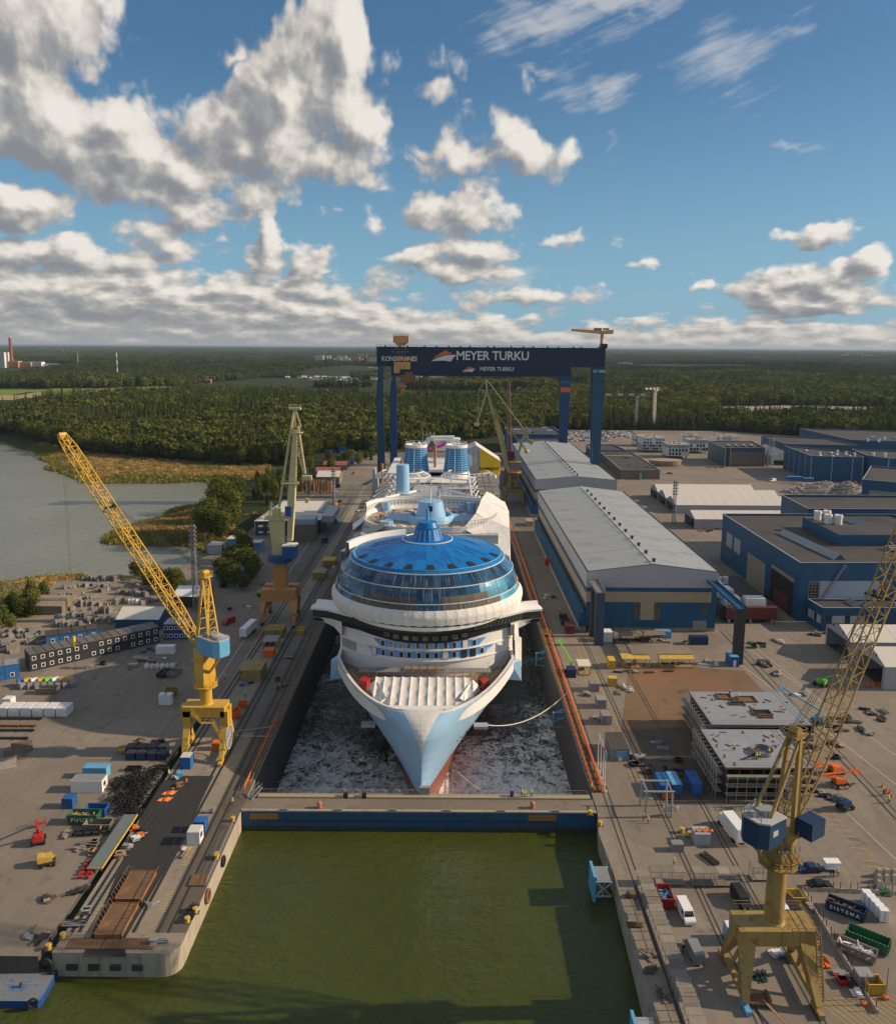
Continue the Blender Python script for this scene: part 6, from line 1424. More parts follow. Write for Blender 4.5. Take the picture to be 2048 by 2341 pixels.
b=MB();b.path([(176-O.x,322-O.y,22.6),(183-O.x,321-O.y,23.2),(189-O.x,325-O.y,23.4)],.9,8);b.path([(176-O.x,325-O.y,22.6),(183-O.x,324-O.y,23.2),(189-O.x,328-O.y,23.4)],.9,8);b.build('roof_duct',m_steel,t,smooth=True)
t,P=box_building('works_building','tall rear part of the blue works with dark parapet and long rooflight',[(174,392.5),(240,393),(240,430),(176,430)],24,m_hall,m_bitumen,parapet=1.2)
t,P=box_building('annex','low blue annex with brown roof and white window strips before the large blue works',[(136,289),(182,290),(182,299.5),(135.2,299.5)],8.2,m_hall,m_bitumen,parapet=.7)
O=t.location;Wf=[(136-O.x,289-O.y),(182-O.x,290-O.y)];Wl=[(135.2-O.x,299.5-O.y),(136-O.x,289-O.y)]
for f0,f1,m_ in((.03,.075,m_glass),(.08,.18,m_bitrim),(.185,.22,m_glass),(.225,.34,m_bitrim),(.345,.39,m_glass)):wall_piece(t,'window_strip',m_,Wf,f0,f1,3,5.8)
for f0,f1,m_ in((.06,.3,m_bitrim),(.36,.46,m_bitrim),(.52,.6,m_glass),(.66,.92,m_bitrim)):wall_piece(t,'window_strip',m_,Wl,f0,f1,2.6,5.6)
skylight(t,(-8,2),(-9,9.5),3.6,1.6,8.25);vents(t,[(6,4),(9,7)],8.2,.5,1.5)
t,P=box_building('hall','tall dark blue hall with grey door panels at the right edge behind the rubble',[(253,499),(310,462),(345,520),(288,558)],21.8,m_hall,m_bitumen,parapet=.9)
O=t.location;Wf=[(253-O.x,499-O.y),(310-O.x,462-O.y)]
for f0,f1 in((.06,.40),(.46,.80),(.86,1.0)):wall_piece(t,'grey_panel',m_grey,Wf,f0,f1,2.5,16.5)
b=MB();n=10;b.loft([[(18+60*(i/n)*.9,55-28*(i/n)*.9+y*.86,22+8*math.sin(math.pi*i/n))for i in range(n+1)]for y in(0,50)],closed=False);b.build('vaulted_roof',m_hallbeige,t,smooth=True)
t,P=box_building('hall','blue block hall with pale vertical strips nearest behind the rubble heap',[(280.5,634),(318,628),(322,662),(286,700)],18.6,m_hall,m_bitumen,parapet=.8)
O=t.location;Wf=[(280.5-O.x,634-O.y),(318-O.x,628-O.y)];Wl=[(286-O.x,700-O.y),(280.5-O.x,634-O.y)]
for f in(.0,.40,.79,.985):wall_piece(t,'pale_strip',m_bitrim,Wf,f,f+.012,0,19)
for f in(.2,.4,.6,.8):wall_piece(t,'pale_strip',m_bitrim,Wl,f,f+.01,0,19)
for x,y in((-12,14),(-4,10),(3,18),(10,12),(-6,28),(4,30),(-10,44),(12,22)):b=MB();b.lathe((x,y,18.6),[(2.6,0),(2.6,.3),(1.4,1.1),(0,1.3)],4);b.build('roof_vent_cap',m_steel,t)
vents(t,[(8,26),(11,18),(14,10)],18.6,.8,3)
t,P=box_building('hall','stepped blue hall right of the block hall by the rubble',[(322,632),(330,615),(352,612),(390,604),(400,640),(330,672)],19.6,m_hall,m_bitumen,parapet=.8)
O=t.location;Wf=[(330-O.x,615-O.y),(390-O.x,604-O.y)]
for f in(.0,.36,.55,.8):wall_piece(t,'pale_strip',m_bitrim,Wf,f,f+.01,0,20)
vents(t,[(-28,26),(-20,24),(4,30)],19.6,.9,3.2)
t,P=box_building('hall','grey blue hall with beige trim behind the blue block hall',[(296,722),(356,715),(352,768),(300,790)],17.6,mat('grey_blue_cladding',(.035,.085,.13)),m_bitumen,parapet=.8,mp=m_hallbeige)
t,P=box_building('hall','long blue hall farthest right at the wood edge',[(365,745),(470,720),(470,820),(362,850)],19,m_hall,m_bitumen,parapet=.8);vents(t,[(-40,20),(-32,16),(-20,30)],19,.9,3)
roof_units(t,[(x,y,6,5,.8)for x,y in((-20,50),(0,45),(15,60),(30,40))],19,m_bluelite)
def gable_tent(name,label,x0,x1,yf,yb,ze,zr,mw=m_hallgrey,mr=m_tent,panels=0,open_end='left',cat='tent',group=None):
 t=thing(name,label,cat,(x0,yf,0),0,group);L_=x1-x0;D_=yb-yf
 n=max(1,panels or int(L_/6));w=L_/n
 for s in(0,1):
  b=MB();ya=0 if s==0 else D_;b.loft([[(.02,ya-(.2 if s==0 else-.2),ze-.08),(.02,D_/2,zr)],[(w-.06,ya-(.2 if s==0 else-.2),ze-.08),(w-.06,D_/2,zr)]],closed=False);
  b.loft([[(w-.06,ya,ze-.05),(w-.06,D_/2,zr)],[(w+.02,ya,ze-.12),(w+.02,D_/2,zr-.06)]],closed=False)
  p=b.build('roof_panel',mr,t);copies(p,t,[((i*w,0,0),None)for i in range(1,n)])
 b=MB();b.bx(0,L_,0,.15,0,ze-.1);b.bx(0,L_,D_-.15,D_,0,ze-.1);b.add([(L_,0,0),(L_,D_,0),(L_,D_,ze),(L_,D_/2,zr-.05),(L_,0,ze)],[(0,1,2,3,4)]);b.build('wall',mw,t)
 b=MB();b.add([(0,0,ze-.6),(0,D_,ze-.6),(0,D_,ze),(0,D_/2,zr-.05),(0,0,ze)],[(4,3,2,1,0)]);b.bx(-.05,.1,0,.9,0,ze-.5);b.bx(-.05,.1,D_-.9,D_,0,ze-.5);b.build('gable_end',mw,t)
 b=MB();b.tube((-.08,D_*.30,zr-1.5),(-.02,D_*.30,zr-1.5),.45,n=10);b.tube((-.08,D_*.70,zr-1.5),(-.02,D_*.70,zr-1.5),.45,n=10);b.build('gable_vent',m_black,t)
 b=MB();b.add([(.6,.2,.01),(.6,D_-.2,.01),(L_-.3,D_-.2,.01),(L_-.3,.2,.01)],[(0,1,2,3)]);b.build('tent_floor',m_dark,t)
 return t
gable_tent('storage_tent','cream storage tent farthest back in the row of three joined tents',140.5,206,546,566,5.8,9.6)
gable_tent('storage_tent','cream storage tent in the middle of the row of three joined tents',140.5,214,525,545.6,5.6,9.4)
gable_tent('storage_tent','cream storage tent nearest in the row of three joined tents',140.6,216.5,503,524.6,5.4,9.2)
gable_tent('storage_tent','separate cream storage tent in front of the three joined ones',139.4,207,458,478,6.0,9.2)
gable_tent('storage_tent','white shelter tent with open left end behind the right crane jib',131.6,185,258.5,276,7.2,10.2,panels=7)
gable_tent('storage_tent','white shelter tent nearest the camera at the right edge',131.5,185,237,254,7.4,10.6,panels=7)
def bxs_(*bs):
 b=MB();[b.bx(*q)for q in bs];return b
def ship_block(label,x,y,sx,sy,h,seed):
 t=thing('ship_block',label,'ship block',(x,y,0));r=random.Random(seed);n=max(2,int(h/3.4));sh=h/n
 b=MB();[b.bx(-sx/2+.8+i*sx/5,-sx/2+1.6+i*sx/5,-sy/2+.6+j*(sy-1.6),-sy/2+1.4+j*(sy-1.6),0,2.4)for i in range(5)for j in(0,1)];b.build('support_stands',m_dark,t)
 for k in range(n+1):
  b=MB();b.bx(-sx/2,sx/2,-sy/2,sy/2,2.4+k*(h-2.4)/n-.2,2.4+k*(h-2.4)/n+.15);b.build('deck_slab',m_white if k<n else m_hallbeige,t)
 for k in range(n):
  z0=2.55+k*(h-2.4)/n;z1=z0+(h-2.4)/n-.3
  b=MB();b.bx(-sx/2+.2,sx/2-.2,-sy/2+.2,sy/2-.2,z0,z1);b.build('storey',r.choice([m_white,m_hallgrey,m_shipwhite,m_hallgrey]),t)
  o_=bxs_((-sx/2+1,-sx/2+2.8,-sy/2-.02,-sy/2+.3,z0+.4,z1-.3)).build('dark_opening' if k<n-1 else 'window',m_black if k<n-1 else m_bluelite,t);copies(o_,t,[((i*3,0,0),None)for i in range(1,int(sx/3))if r.random()<.7])
 b=MB();[b.box((r.uniform(-sx/2.3,sx/2.3),r.uniform(-sy/2.3,sy/2.3),h+.6),(r.uniform(.6,3),r.uniform(.6,3),r.uniform(.5,1.4)),r.uniform(0,3))for _ in range(7)];b.build('deck_equipment',m_steel,t)
ship_block('white ship block with blue window strip nearest the parked cars',200,812,22,24,14,1)
ship_block('open sided white ship block on stands left of the grey blue hall',213,770,20,22,12.5,2)
ship_block('white ship block with pale blue windows behind the open sided one',242,806,18,22,13,3)
ship_block('long low ship block with violet grey side farthest right by the wood',281,838,24,22,13,4)
ship_block('beige topped ship block in the farthest row behind the parked cars',205,858,24,18,11,5)
ship_block('cluttered ship block in the farthest row nearest the tower cranes',252,860,20,16,11,6)
def cabin_row(label,p,q,depth,storeys,n,mw,mroof,mwin=m_white,sh=2.75,skip=()):
 p,q=Vector((*p,0)),Vector((*q,0));d=(q-p);L_=d.length;rz=math.atan2(d.y,d.x);t=thing('site_cabin_row',label,'site cabins',tuple(p),rz);w=L_/n
 for k in range(storeys):
  b=MB();b.bx(.04,w-.04,0,depth,.15+k*sh,k*sh+sh-.1);b.bx(0,w,-.03,.12,k*sh,k*sh+.18);b.bx(0,.12,-.03,.1,k*sh,k*sh+sh);c=b.build('cabin',mw,t);copies(c,t,[((i*w,0,0),None)for i in range(1,n)])
  b=MB();b.bx(w*.5-.62,w*.5+.62,-.09,.02,k*sh+.75,k*sh+2.05);f=b.build('window',mwin,t);b=MB();b.bx(w*.5-.42,w*.5+.42,-.13,.0,k*sh+.95,k*sh+1.85);g_=b.build('pane',m_glass,f)
  for i in range(1,n):
   if(k,i)in skip:continue
   f2=f.copy();COL.objects.link(f2);f2.parent=t;f2.location=(i*w,0,0);g2=g_.copy();COL.objects.link(g2);g2.parent=f2
 b=MB();b.bx(.02,w-.12,-.25,depth+.25,storeys*sh,storeys*sh+.22);b.bx(w-.12,w+.02,-.25,depth+.25,storeys*sh,storeys*sh+.36);r_=b.build('roof_panel',mroof,t);copies(r_,t,[((i*w,0,0),None)for i in range(1,n)])
 return t
m_anth=mat('anthracite_cladding',(.035,.037,.042),.6,var=.15);m_anroof=mat('grey_ribbed_roof',(.16,.145,.13),.7,var=.2,corr=('x',.35,.05),rand=.2)
cabin_row('long two storey dark grey site cabins with white framed windows',(-130.5,247),(-99.2,273.6),6.2,2,16,m_anth,m_anroof,skip={(0,6),(1,7),(0,11)})
cabin_row('single storey bright blue site cabins with black roof behind the grey ones',(-136.6,270),(-121.6,278.2),5.5,1,4,m_blue,m_bitumen,sh=3.2)
cabin_row('two storey blue site cabins with yellow panels under the crane jib',(-98.6,276.4),(-90.0,276.8),6,2,5,mat('cabin_deep_blue',(.02,.07,.22),.5,var=.15),m_steel)
cabin_row('blue flat roofed site cabin at the left edge of the yard',(-138.5,238.6),(-131.4,242.4),4.5,1,2,m_blue,m_steel,sh=4.6)
t=gable_tent('shed','blue walled shed with curved pale roof behind the grey cabins',-119,-103.2,285.5,300,4.2,6.6,m_hall,m_tent,cat='shed')
gable_tent('shed','white roofed open shelter below the floodlight mast',-107,-95,312,325,4.5,7,m_dark,m_white,cat='shed')
gable_tent('shed','old barn with pale brown roof at the left of the scaffold yard',-166,-146,302,316,3.6,5.6,m_brick,mat('faded_brown_roof',(.30,.24,.17),.8,var=.2),cat='shed')
t,P=box_building('quay_building','two storey quay building with white roof and dark blue front behind the pale crane',[(-104,436),(-69,440),(-69,462),(-74,462),(-74,500),(-100,498)],7.4,mat('quay_house_teal',(.03,.07,.11),.5),m_tent,parapet=.4)
b=MB();b.prism([(14,0),(20,.5),(20,30),(14,30)],7.5,11);b.build('upper_hall',m_hallgrey,t);b=MB();b.prism([(2,-14),(12,-13),(12,-2),(2,-2)],0,9.2);b.build('front_block',m_brick,t);b=MB();b.prism([(1.8,-14.2),(12.2,-13.2),(12.2,-2),(1.8,-2)],9.2,12);b.build('front_block_top',m_hallgrey,t)
O=t.location;Wf=[(-104-O.x,436-O.y),(-69-O.x,440-O.y)]
for k in range(3):
 for z in(1.2,4.6):wall_piece(t,'window',m_white,Wf,.06+k*.13,.13+k*.13,z,z+1.1)
for f in(.0,.2,.4):wall_piece(t,'pale_post',m_hallbeige,Wf,f,f+.012,0,7.5)
for i,(x,y,sx,sy,h_)in enumerate([(-112,410,8,8,4),(-118,396,7,9,4),(-98,402,5,8,4),(-98,376,8,7,4),(-101,350,12,7,4.4)]):
 lab=['pale roofed hut among the trees behind the pale crane','light blue hut nearest the inlet','small grey hut beside the quay building','blue hut with pale roof left of the crane ring','long flat roofed hut left of the orange portal'][i]
 box_building('hut',lab,[(x,y),(x+sx,y+.5),(x+sx,y+sy),(x,y+sy)],h_,m_hallgrey if i%2 else m_bluelite,m_tent if i<4 else m_steel,parapet=.15,cat='hut')
def arched(label,x0,x1,y0,y1,ze,zr,mr,name='shed'):
 t=thing(name,label,'shed',(x0,y0,0));n=8;D_=y1-y0;k=max(2,int((x1-x0)/5));w=(x1-x0)/k
 b=MB();b.loft([[(x,D_*i/n,ze+(zr-ze)*math.sin(math.pi*i/n))for i in range(n+1)]for x in(.02,w-.08)],closed=False);p=b.build('roof_panel',mr,t);copies(p,t,[((i*w,0,0),None)for i in range(1,k)])
 b=MB();b.bx(0,x1-x0,.1,.3,0,ze);b.bx(0,x1-x0,D_-.3,D_-.1,0,ze);b.bx(0,.3,.3,D_-.3,0,ze+(zr-ze)*.5);b.build('wall',m_brick,t)
arched('shed with half white and half faded red roof along the quay road',-103,-83,674,690,4,6.2,m_redroof);arched('shed with faded red roof beside the white tent on the quay road',-104,-84.5,640,656,4,6.2,m_redroof)
gable_tent('storage_tent','white sheet roofed tent along the far quay road',-97,-80,601,622,6,9,m_brick,m_tent)
gable_tent('shed','dark gabled shed before the white tent on the quay road',-96,-83,578,590,4,6.4,m_brick,m_dark,cat='shed')
def house(p,sx,sy,h,mw,mr,label,group,cat='house',rz=0):
 z=float(ground_h(np.array(p[0]),np.array(p[1])))-.2;t=thing('house',label,cat,(p[0],p[1],z),rz,group)
 b=MB();b.prism([(-sx/2,-sy/2),(sx/2,-sy/2),(sx/2,sy/2),(-sx/2,sy/2)],0,h);b.build('wall',mw,t)
 b=MB();b.loft([[(-sx/2-.4,-sy/2-.4,h-.2),(-sx/2-.4,0,h+sy*.28),(-sx/2-.4,sy/2+.4,h-.2)],[(sx/2+.4,-sy/2-.4,h-.2),(sx/2+.4,0,h+sy*.28),(sx/2+.4,sy/2+.4,h-.2)]],closed=False,cap0=True,cap1=True);b.build('roof',mr,t)
m_dkroof=mat('dark_tile_roof',(.08,.07,.065),.8);m_orroof=mat('orange_tile_roof',(.42,.15,.06),.8,var=.2)
rh=random.Random(3)
for i in range(34):
 f=rh.random();x=560+f*150;y=752+f*14+rh.uniform(-2,4);p=G(x,y,0);house((p.x,p.y),13,10,6.5,m_white,rh.choice([m_dkroof,m_dkroof,m_tent]),'small white house in the distant row beyond the wood left of the gantry','white houses in the distant settlement',rz=rh.uniform(-.4,.4))
for i,(x,y)in enumerate([(205,757),(240,758),(262,760),(318,764),(345,763),(372,765),(395,764),(520,748),(530,750),(728,752),(742,746),(756,748),(690,772),(748,764),(773,748),(170,733)]):
 p=G(x,y,0);house((p.x,p.y),18,12,6,m_white if i%2 else m_orroof,m_orroof if i%2==0 else m_dkroof,'detached house half hidden among the distant trees','scattered distant houses')
def slab(label,x,y,w,d,h,m,group=None,name='distant_building'):
 p=G(x,y,0);z=float(ground_h(np.array(p.x),np.array(p.y)))-1;t=thing(name,label,'building',(p.x,p.y,z),0,group);b=MB();b.bx(-w/2,w/2,-d/2,d/2,0,h);b.build('wall',m,t);b=MB();b.bx(-w/2-.3,w/2+.3,-d/2-.3,d/2+.3,h,h+1);b.build('roof',m_bitrim,t)
 if h>14:
  for k in range(int(h/4)):b=MB();b.bx(-w/2+1,w/2-1,-d/2-.1,-d/2+.3,2+k*4,3.6+k*4);b.build('window_row',m_glass,t)
 return t
slab('red roofed long low building left of the distant white houses',403,766,52,14,9,m_redroof);slab('long grey terrace block beside the green meadow',310,768,95,12,7,m_grey)
slab('white industrial block below the distant houses',660,762,40,20,10,m_white);slab('second white industrial block below the distant houses',690,764,26,18,10,m_white)
slab('tall white silo building at the far left horizon',4,738,46,40,62,m_white);slab('beige factory block beside the silo',26,738,60,30,26,m_peach);slab('second beige factory block beside the silo',48,738,70,30,22,m_peach);slab('white factory block right of the beige ones',72,738,60,30,22,m_white);slab('long low white warehouse in the far left town',120,738,160,40,12,m_white)
for i in range(16):slab('pale apartment block in the distant suburb left of the gantry crane',640+i*7.2+rh.uniform(-2,2),732+rh.uniform(-2,4),rh.uniform(24,50),16,rh.uniform(14,34),rh.choice([m_white,m_white,m_tent,m_peach]),'apartment blocks of the distant suburb')
for i in range(5):slab('long white roofed store in the forest clearing below the gantry girder',800+i*24+rh.uniform(-4,4),757+rh.uniform(-4,6),rh.uniform(30,60),30,9,rh.choice([m_white,m_bitrim]),'white roofed stores below the girder')
for i in range(6):slab('tiny pale building on the far right horizon',1690+i*10,716+rh.uniform(-2,2),60,40,30,rh.choice([m_peach,m_white]),'pale buildings on the right horizon')
slab('white building with red roof right of the gantry crane',1250,737,60,30,16,m_white);slab('red roofed building far behind the right gantry leg',1172,777,26,12,6,m_redroof);slab('pale strip building far right of the gantry crane',1232,717,120,30,14,m_hallbeige)
p=G(9,738,0);t=thing('chimney','tall brick red factory chimney at the far left','chimney',(p.x+30,p.y,0));b=MB();b.tube((0,0,-3),(0,0,122),8,5,16);b.build('stack',mat('brick_red',(.28,.09,.05),.8),t);b=MB();b.tube((0,0,122),(0,0,124),5.6,5.6,16);b.build('rim',m_white,t)
p=G(236,765,0);t=thing('radio_mast','slim white and grey mast standing in the left wood','mast',(p.x,p.y,0));[MB().tube((0,0,10*k-2),(0,0,10*k+8),1.4,n=8).build('mast_section',m_white if k%2 else m_grey,t)for k in range(8)]
def tower_crane(label,x,y,h,jl,jr,rz,z=0):
 p=G(x,y,0);t=thing('tower_crane',label,'tower crane',(p.x,p.y,z),rz);n=int(h/4)
 b=MB();lattice(b,(0,0,0),(0,0,h),2.4,2.4,2.4,2.4,n,.22,.13,up=(0,1,0));b.build('mast',m_tent,t)
 m_r=mat('jib_red',(.33,.05,.05),.5)
 segs=[(-jl+i*(jl+jr)/8,-jl+(i+1)*(jl+jr)/8)for i in range(8)]
 for i,(a,c)in enumerate(segs):b=MB();lattice(b,(a,0,h+1.6),(c,0,h+1.6),1.8,2.0,1.8,2.0,4,.2,.12);b.build('jib_section',m_r if i%2 else m_white,t)
 b=MB();b.box((jr-4,0,h+.2),(5,2.2,2.6));b.build('counterweight',m_grey,t);b=MB();b.box((1.4,-1.2,h-.6),(1.6,1.6,2));b.build('cab',m_white,t);b=MB();b.box((0,0,.8),(5,5,1.6));b.build('base',m_conc,t)
tower_crane('left red and white tower crane behind the car park',1272,855,40,40,18,.0);tower_crane('right taller red and white tower crane behind the car park',1307,858,49,16,8,.5);tower_crane('distant tower crane above the factory roofs at far left',157,738,70,62,25,0)
def floodmast(label,x,y,h,w=1.6):
 p=G(x,y,0);t=thing('floodlight_mast',label,'light mast',(p.x,p.y,0));b=MB();lattice(b,(0,0,0),(0,0,h),w,w,w*.7,w*.7,int(h/2.2),.1,.06,up=(0,1,0));b.build('lattice',m_steel,t)
 for k in range(5):
  b=MB();z=h-1-k*1.7
  for s in(-1,1):b.box((s*1.1,-.5,z),(.8,.5,.7));b.box((s*.5,-.7,z+.1),(.7,.4,.6))
  b.build('floodlights',m_grey,t)
floodmast('tall steel floodlight mast beside the left crane jib',392,1222,34);floodmast('steel floodlight mast right of the long hall',1347,1050,26);floodmast('pylon like lattice mast before the blue halls',1540,935,26,4);floodmast('grey floodlight mast beside the quay road sheds',668,1020,27);floodmast('dark floodlight mast behind the quay building',615,995,20)
def at(x,y):p=G(x,y);return(p.x,p.y,0)
def zA(p):return(1181.25+.3409*p[0],1268.75+.3409*p[1])
def zB(p):return(1181.25+.3409*p[0],1645+.3409*p[1])
def zC(p):return(.293*p[0],1400+.293*p[1])
def zD(p):return(.293*p[0],1697.5+.293*p[1])
def zE(p):return(.3418*p[0],1006.25+.3418*p[1])
def P1(mb,name,m,t,**k):return mb.build(name,m,t,**k)
def bxs(*bs):
 b=MB()
 for q in bs:b.bx(*q)
 return b
t=thing('dock_gate','long blue steel dock gate with brown deck closing the dock in front of the bow','dock gate',(-5.8,169.4,0));m_gate=mat('gate_blue',(.018,.085,.17),.6,var=.3,vs=.3,streak=(.35,.5,(.05,.07,.09)),dirt=((.22,.26,.28),.35,.35,.66))
bxs((-39.2,39.0,0,6.6,-7,-.05)).build('gate_body',m_gate,t);bxs((-39.3,39.1,.5,5.2,-.05,.06)).build('roadway',ground_mat('gate_deck',(.21,.175,.135),tracks=0),t)
bxs((-39.3,39.1,-.15,.5,-.05,.25)).build('kerb_beam',m_conc,t);bxs((-37,38.6,5.2,6.8,-.05,.45)).build('rear_walkway',m_hallbeige,t)
b=bxs((-34,30,-.12,.02,-2.35,-2.1),(-39.2,39,-.14,.02,-4.3,-3.6));[b.bx(-34+i*8,-33.7+i*8,-.12,.02,-3.7,-2.2)for i in range(9)];b.build('face_ribs',m_dark,t)
for x in(-34.5,27):bxs((x-3,x+3.2,-.1,.02,-1.9,-.5)).build('ochre_plate',mat('ochre_plate',(.30,.17,.05),.7,var=.3),t)
b=MB()
for i in range(40):b.tube((-36+i*1.9,6.6,.45),(-36+i*1.9,6.6,1.55),.04,n=4)
for z in(1.0,1.55):b.tube((-36,6.6,z),(38,6.6,z),.035,n=4)
for i in range(7):b.path([(-18+i*3.1+1.1*math.cos(a),6.5,.5+1.2*math.sin(a))for a in[R(k*30)for k in range(7)]],.05,4)
b.build('hand_rail',m_steel,t);b=MB();[b.box((-30+i*12,.1,.35),(1.6,.4,.4))for i in range(6)];b.build('fairleads',m_steel,t)
b=MB();b.bx(-.3,2.1,6.3,7.3,.4,2.2);b.build('bow_plate',m_grey,t);b=MB();[b.box((x,5.6,.75),(1.0,.8,1.3))for x in(-17,-12.8)];b.build('winch',m_dark,t)
stb=MB();stairs(stb,(-38.6,4.6,.1),(-36.6,7,1.9),1.2);stb.build('gate_steps',m_steel,t)
for x,y,l in((639,1617,'pink post on the left half of the gate deck'),(1065,1617,'pink post on the right half of the gate deck')):
 q=thing('bollard',l,'bollard',at(x,y));b=MB();b.lathe((0,0,0),[(.55,0),(.5,1.2),(.6,1.3),(.3,1.6),(0,1.6)],10);b.build('post',mat('pink_post',(.45,.16,.12),.7),q)
q=thing('waste_bin','dark bin beside the workers on the gate','bin',at(1023.6,1597));b=MB();b.lathe((0,0,.45),[(.4,0),(.45,1.1),(.5,1.15),(0,1.3)],10);b.build('bin_body',m_navy,q)
def edge_rail(label,x,y0,y1,m,r,h,posts=4.0,z=0):
 t=thing('guard_rail',label,'guard rail',(x,y0,z));b=MB();b.tube((0,0,h),(0,y1-y0,h),r,n=6);b.tube((0,0,h*.5),(0,y1-y0,h*.5),r*.6,n=6);b.build('rail',m,t);n=int((y1-y0)/posts);b=MB();b.tube((0,0,0),(0,0,h),r*.7,n=5);p=b.build('post',m,t);copies(p,t,[((0,i*posts,0),None)for i in range(1,n+1)])
edge_rail('orange pipe barrier along the left dock edge near the gate',-46.6,178,216,m_orange,.14,1.1);edge_rail('yellow grey guard rail along the left dock edge',-45.6,180,420,m_yelold,.07,1.2)
edge_rail('thick orange pipe barrier on the landward side of the right dock edge',36.0,178,470,m_orange,.26,1.5,5);edge_rail('thin orange guard rail at the very edge of the right dock wall',34.0,178,470,m_orange,.12,1.2,5)
t=thing('edge_walkway','dark grating walkway between the two orange rails','walkway',(35,178,0));b=MB();b.bx(-.7,.7,0,2.6,.25,.35);p=b.build('grating',m_rust,t);copies(p,t,[((0,2.9*i,0),None)for i in range(1,70)])
t=thing('yellow_landing','yellow landing box on the orange barrier beside the bridge wing','landing',(35.2,281,0));b=bxs((-1.6,1.6,0,2.2,.8,1.0));rail_loop(b,[(-1.6,0,1),(1.6,0,1),(1.6,2.2,1),(-1.6,2.2,1)],1.1,r=.07);b.build('landing_frame',m_yelpaint,t)
t=thing('fender_frame','white blue steel fender frame on the right dock wall by the bow','fender frame',(33.5,222,-2));b=MB();b.bx(-3.4,-3.0,-.5,.5,-3.4,1.2);[b.beam((-3.2,0,-3+i*1.3),(0,0,-1.7+i*1.3 if i%2 else-3.6+i*1.3),.22)for i in range(4)];b.beam((-3.2,0,1),(.4,0,1.2),.3);b.build('frame',m_bluelite,t)
t=dup(t,(33.5,268,-2));t['label']='white blue steel fender frame on the right dock wall below the bridge wing'
def rope(label,p,q,sag,r,m):
 p,q=Vector(p),Vector(q);n=18;pts=[p.lerp(q,i/n)-Vector((0,0,sag*4*(i/n)*(1-i/n)))for i in range(n+1)];b=MB();b.path([x-p for x in pts],r,5);o=b.build('mooring_rope',m,loc=p);tag(o,label,'rope')
m_rope=mat('pale_rope',(.62,.58,.5),.8)
rope('thick pale mooring rope sagging from the bow to the right quay',(10.0,205,3.5),(35.5,231,1.2),3.6,.16,m_rope)
rope('thin mooring line from the left bow to the dock wall',(-13,197,-5),(-45,205,-13),1.0,.07,m_rope);rope('thin mooring line from the right bow down to the water',(3,196,-5),(14,200,-15),.8,.07,m_rope)
rope('upper pale mooring strap across the left crane rails',(-59,206,.4),(-45.8,209,.9),.1,.06,m_rope);rope('lower pale mooring strap across the left crane rails',(-59,204.5,.4),(-45.8,203,.9),.1,.06,m_rope)
def container(label,loc,size,m,rz=0,cat='container',name='container',roof=None,win=None,door=True,z=0,group=None):
 sx,sy,h=size;t=thing(name,label,cat,(loc[0],loc[1],z),rz,group)
 b=bxs((-sx/2+.06,sx/2-.06,-sy/2+.06,sy/2-.06,.16,h-.06));b.build('body',m,t)
 b=MB()
 for x in(-sx/2,sx/2-.14):
  for y in(-sy/2,sy/2-.14):b.bx(x,x+.14,y,y+.14,.0,h)
 for z_ in(.04,h-.16):b.bx(-sx/2,sx/2,-sy/2-.01,-sy/2+.12,z_,z_+.16);b.bx(-sx/2,sx/2,sy/2-.12,sy/2+.01,z_,z_+.16);b.bx(-sx/2-.01,-sx/2+.12,-sy/2,sy/2,z_,z_+.16);b.bx(sx/2-.12,sx/2+.01,-sy/2,sy/2,z_,z_+.16)
 b.build('frame',m,t)
 b=bxs((-sx/2+.1,sx/2-.1,-sy/2+.1,sy/2-.1,h-.06,h+.03));b.build('roof',roof or m,t)
 if door:b=bxs((-.5 if win else-sx*.4,.4 if win else-.05,-sy/2-.03,-sy/2+.05,.2,min(h-.3,2.3)));b.build('door',m_white if win else m,t)
 if win:b=bxs((sx/2-.03,sx/2+.05,-.6,.4,1.2,2.1));b.build('window',m_glass,t)
 return t
def skip(label,loc,size,m,rz=0,load=None,text=None,group=None):
 sx,sy,h=size;t=thing('skip',label,'skip',(loc[0],loc[1],0),rz,group);b=MB();o_=[(-sx/2,-sy/2),(sx/2,-sy/2),(sx/2,sy/2),(-sx/2,sy/2)];k=lambda f,z:[(x*f,y*f,z)for x,y in o_];i_=lambda f,z:[(x*f*(1-.14/sx),y*f*(1-.24/sy),z)for x,y in o_]
 b.loft([k(.95,.1),k(1,h),i_(1,h),i_(.95,.35)]);b.add(i_(.95,.35),[(0,1,2,3)]);b.build('body',m,t)
 b=MB();[b.bx(-sx/2-.05+i*sx/6.0,-sx/2+.07+i*sx/6.0,-sy/2-.1,-sy/2+.06,.2,h)for i in range(7)];[b.bx(sx/2-.06,sx/2+.1,-sy/2+i*sy/3,-sy/2+.12+i*sy/3,.2,h)for i in range(4)];b.bx(-sx/2-.08,sx/2+.08,-sy/2-.1,-sy/2+.04,h-.14,h+.02);b.bx(-sx/2-.08,sx/2+.08,sy/2-.04,sy/2+.1,h-.14,h+.02);b.build('ribs',m,t)
 if load:
  b=MB();r=random.Random(len(label))
  for i in range(26):b.box((r.uniform(-sx*.42,sx*.42),r.uniform(-sy*.36,sy*.36),h*.55+r.uniform(0,.45)),(r.uniform(.5,2.4),r.uniform(.12,.4),.1),r.uniform(0,3),0,r.uniform(-.5,.5))
  tag(b.build('load',load,t),kind='stuff')
 if text:letter(text,h*.5,(0,-sy/2-.13,h*.52),(math.pi/2,0,0),m_white,t,.02,.01,1.5)
 return t
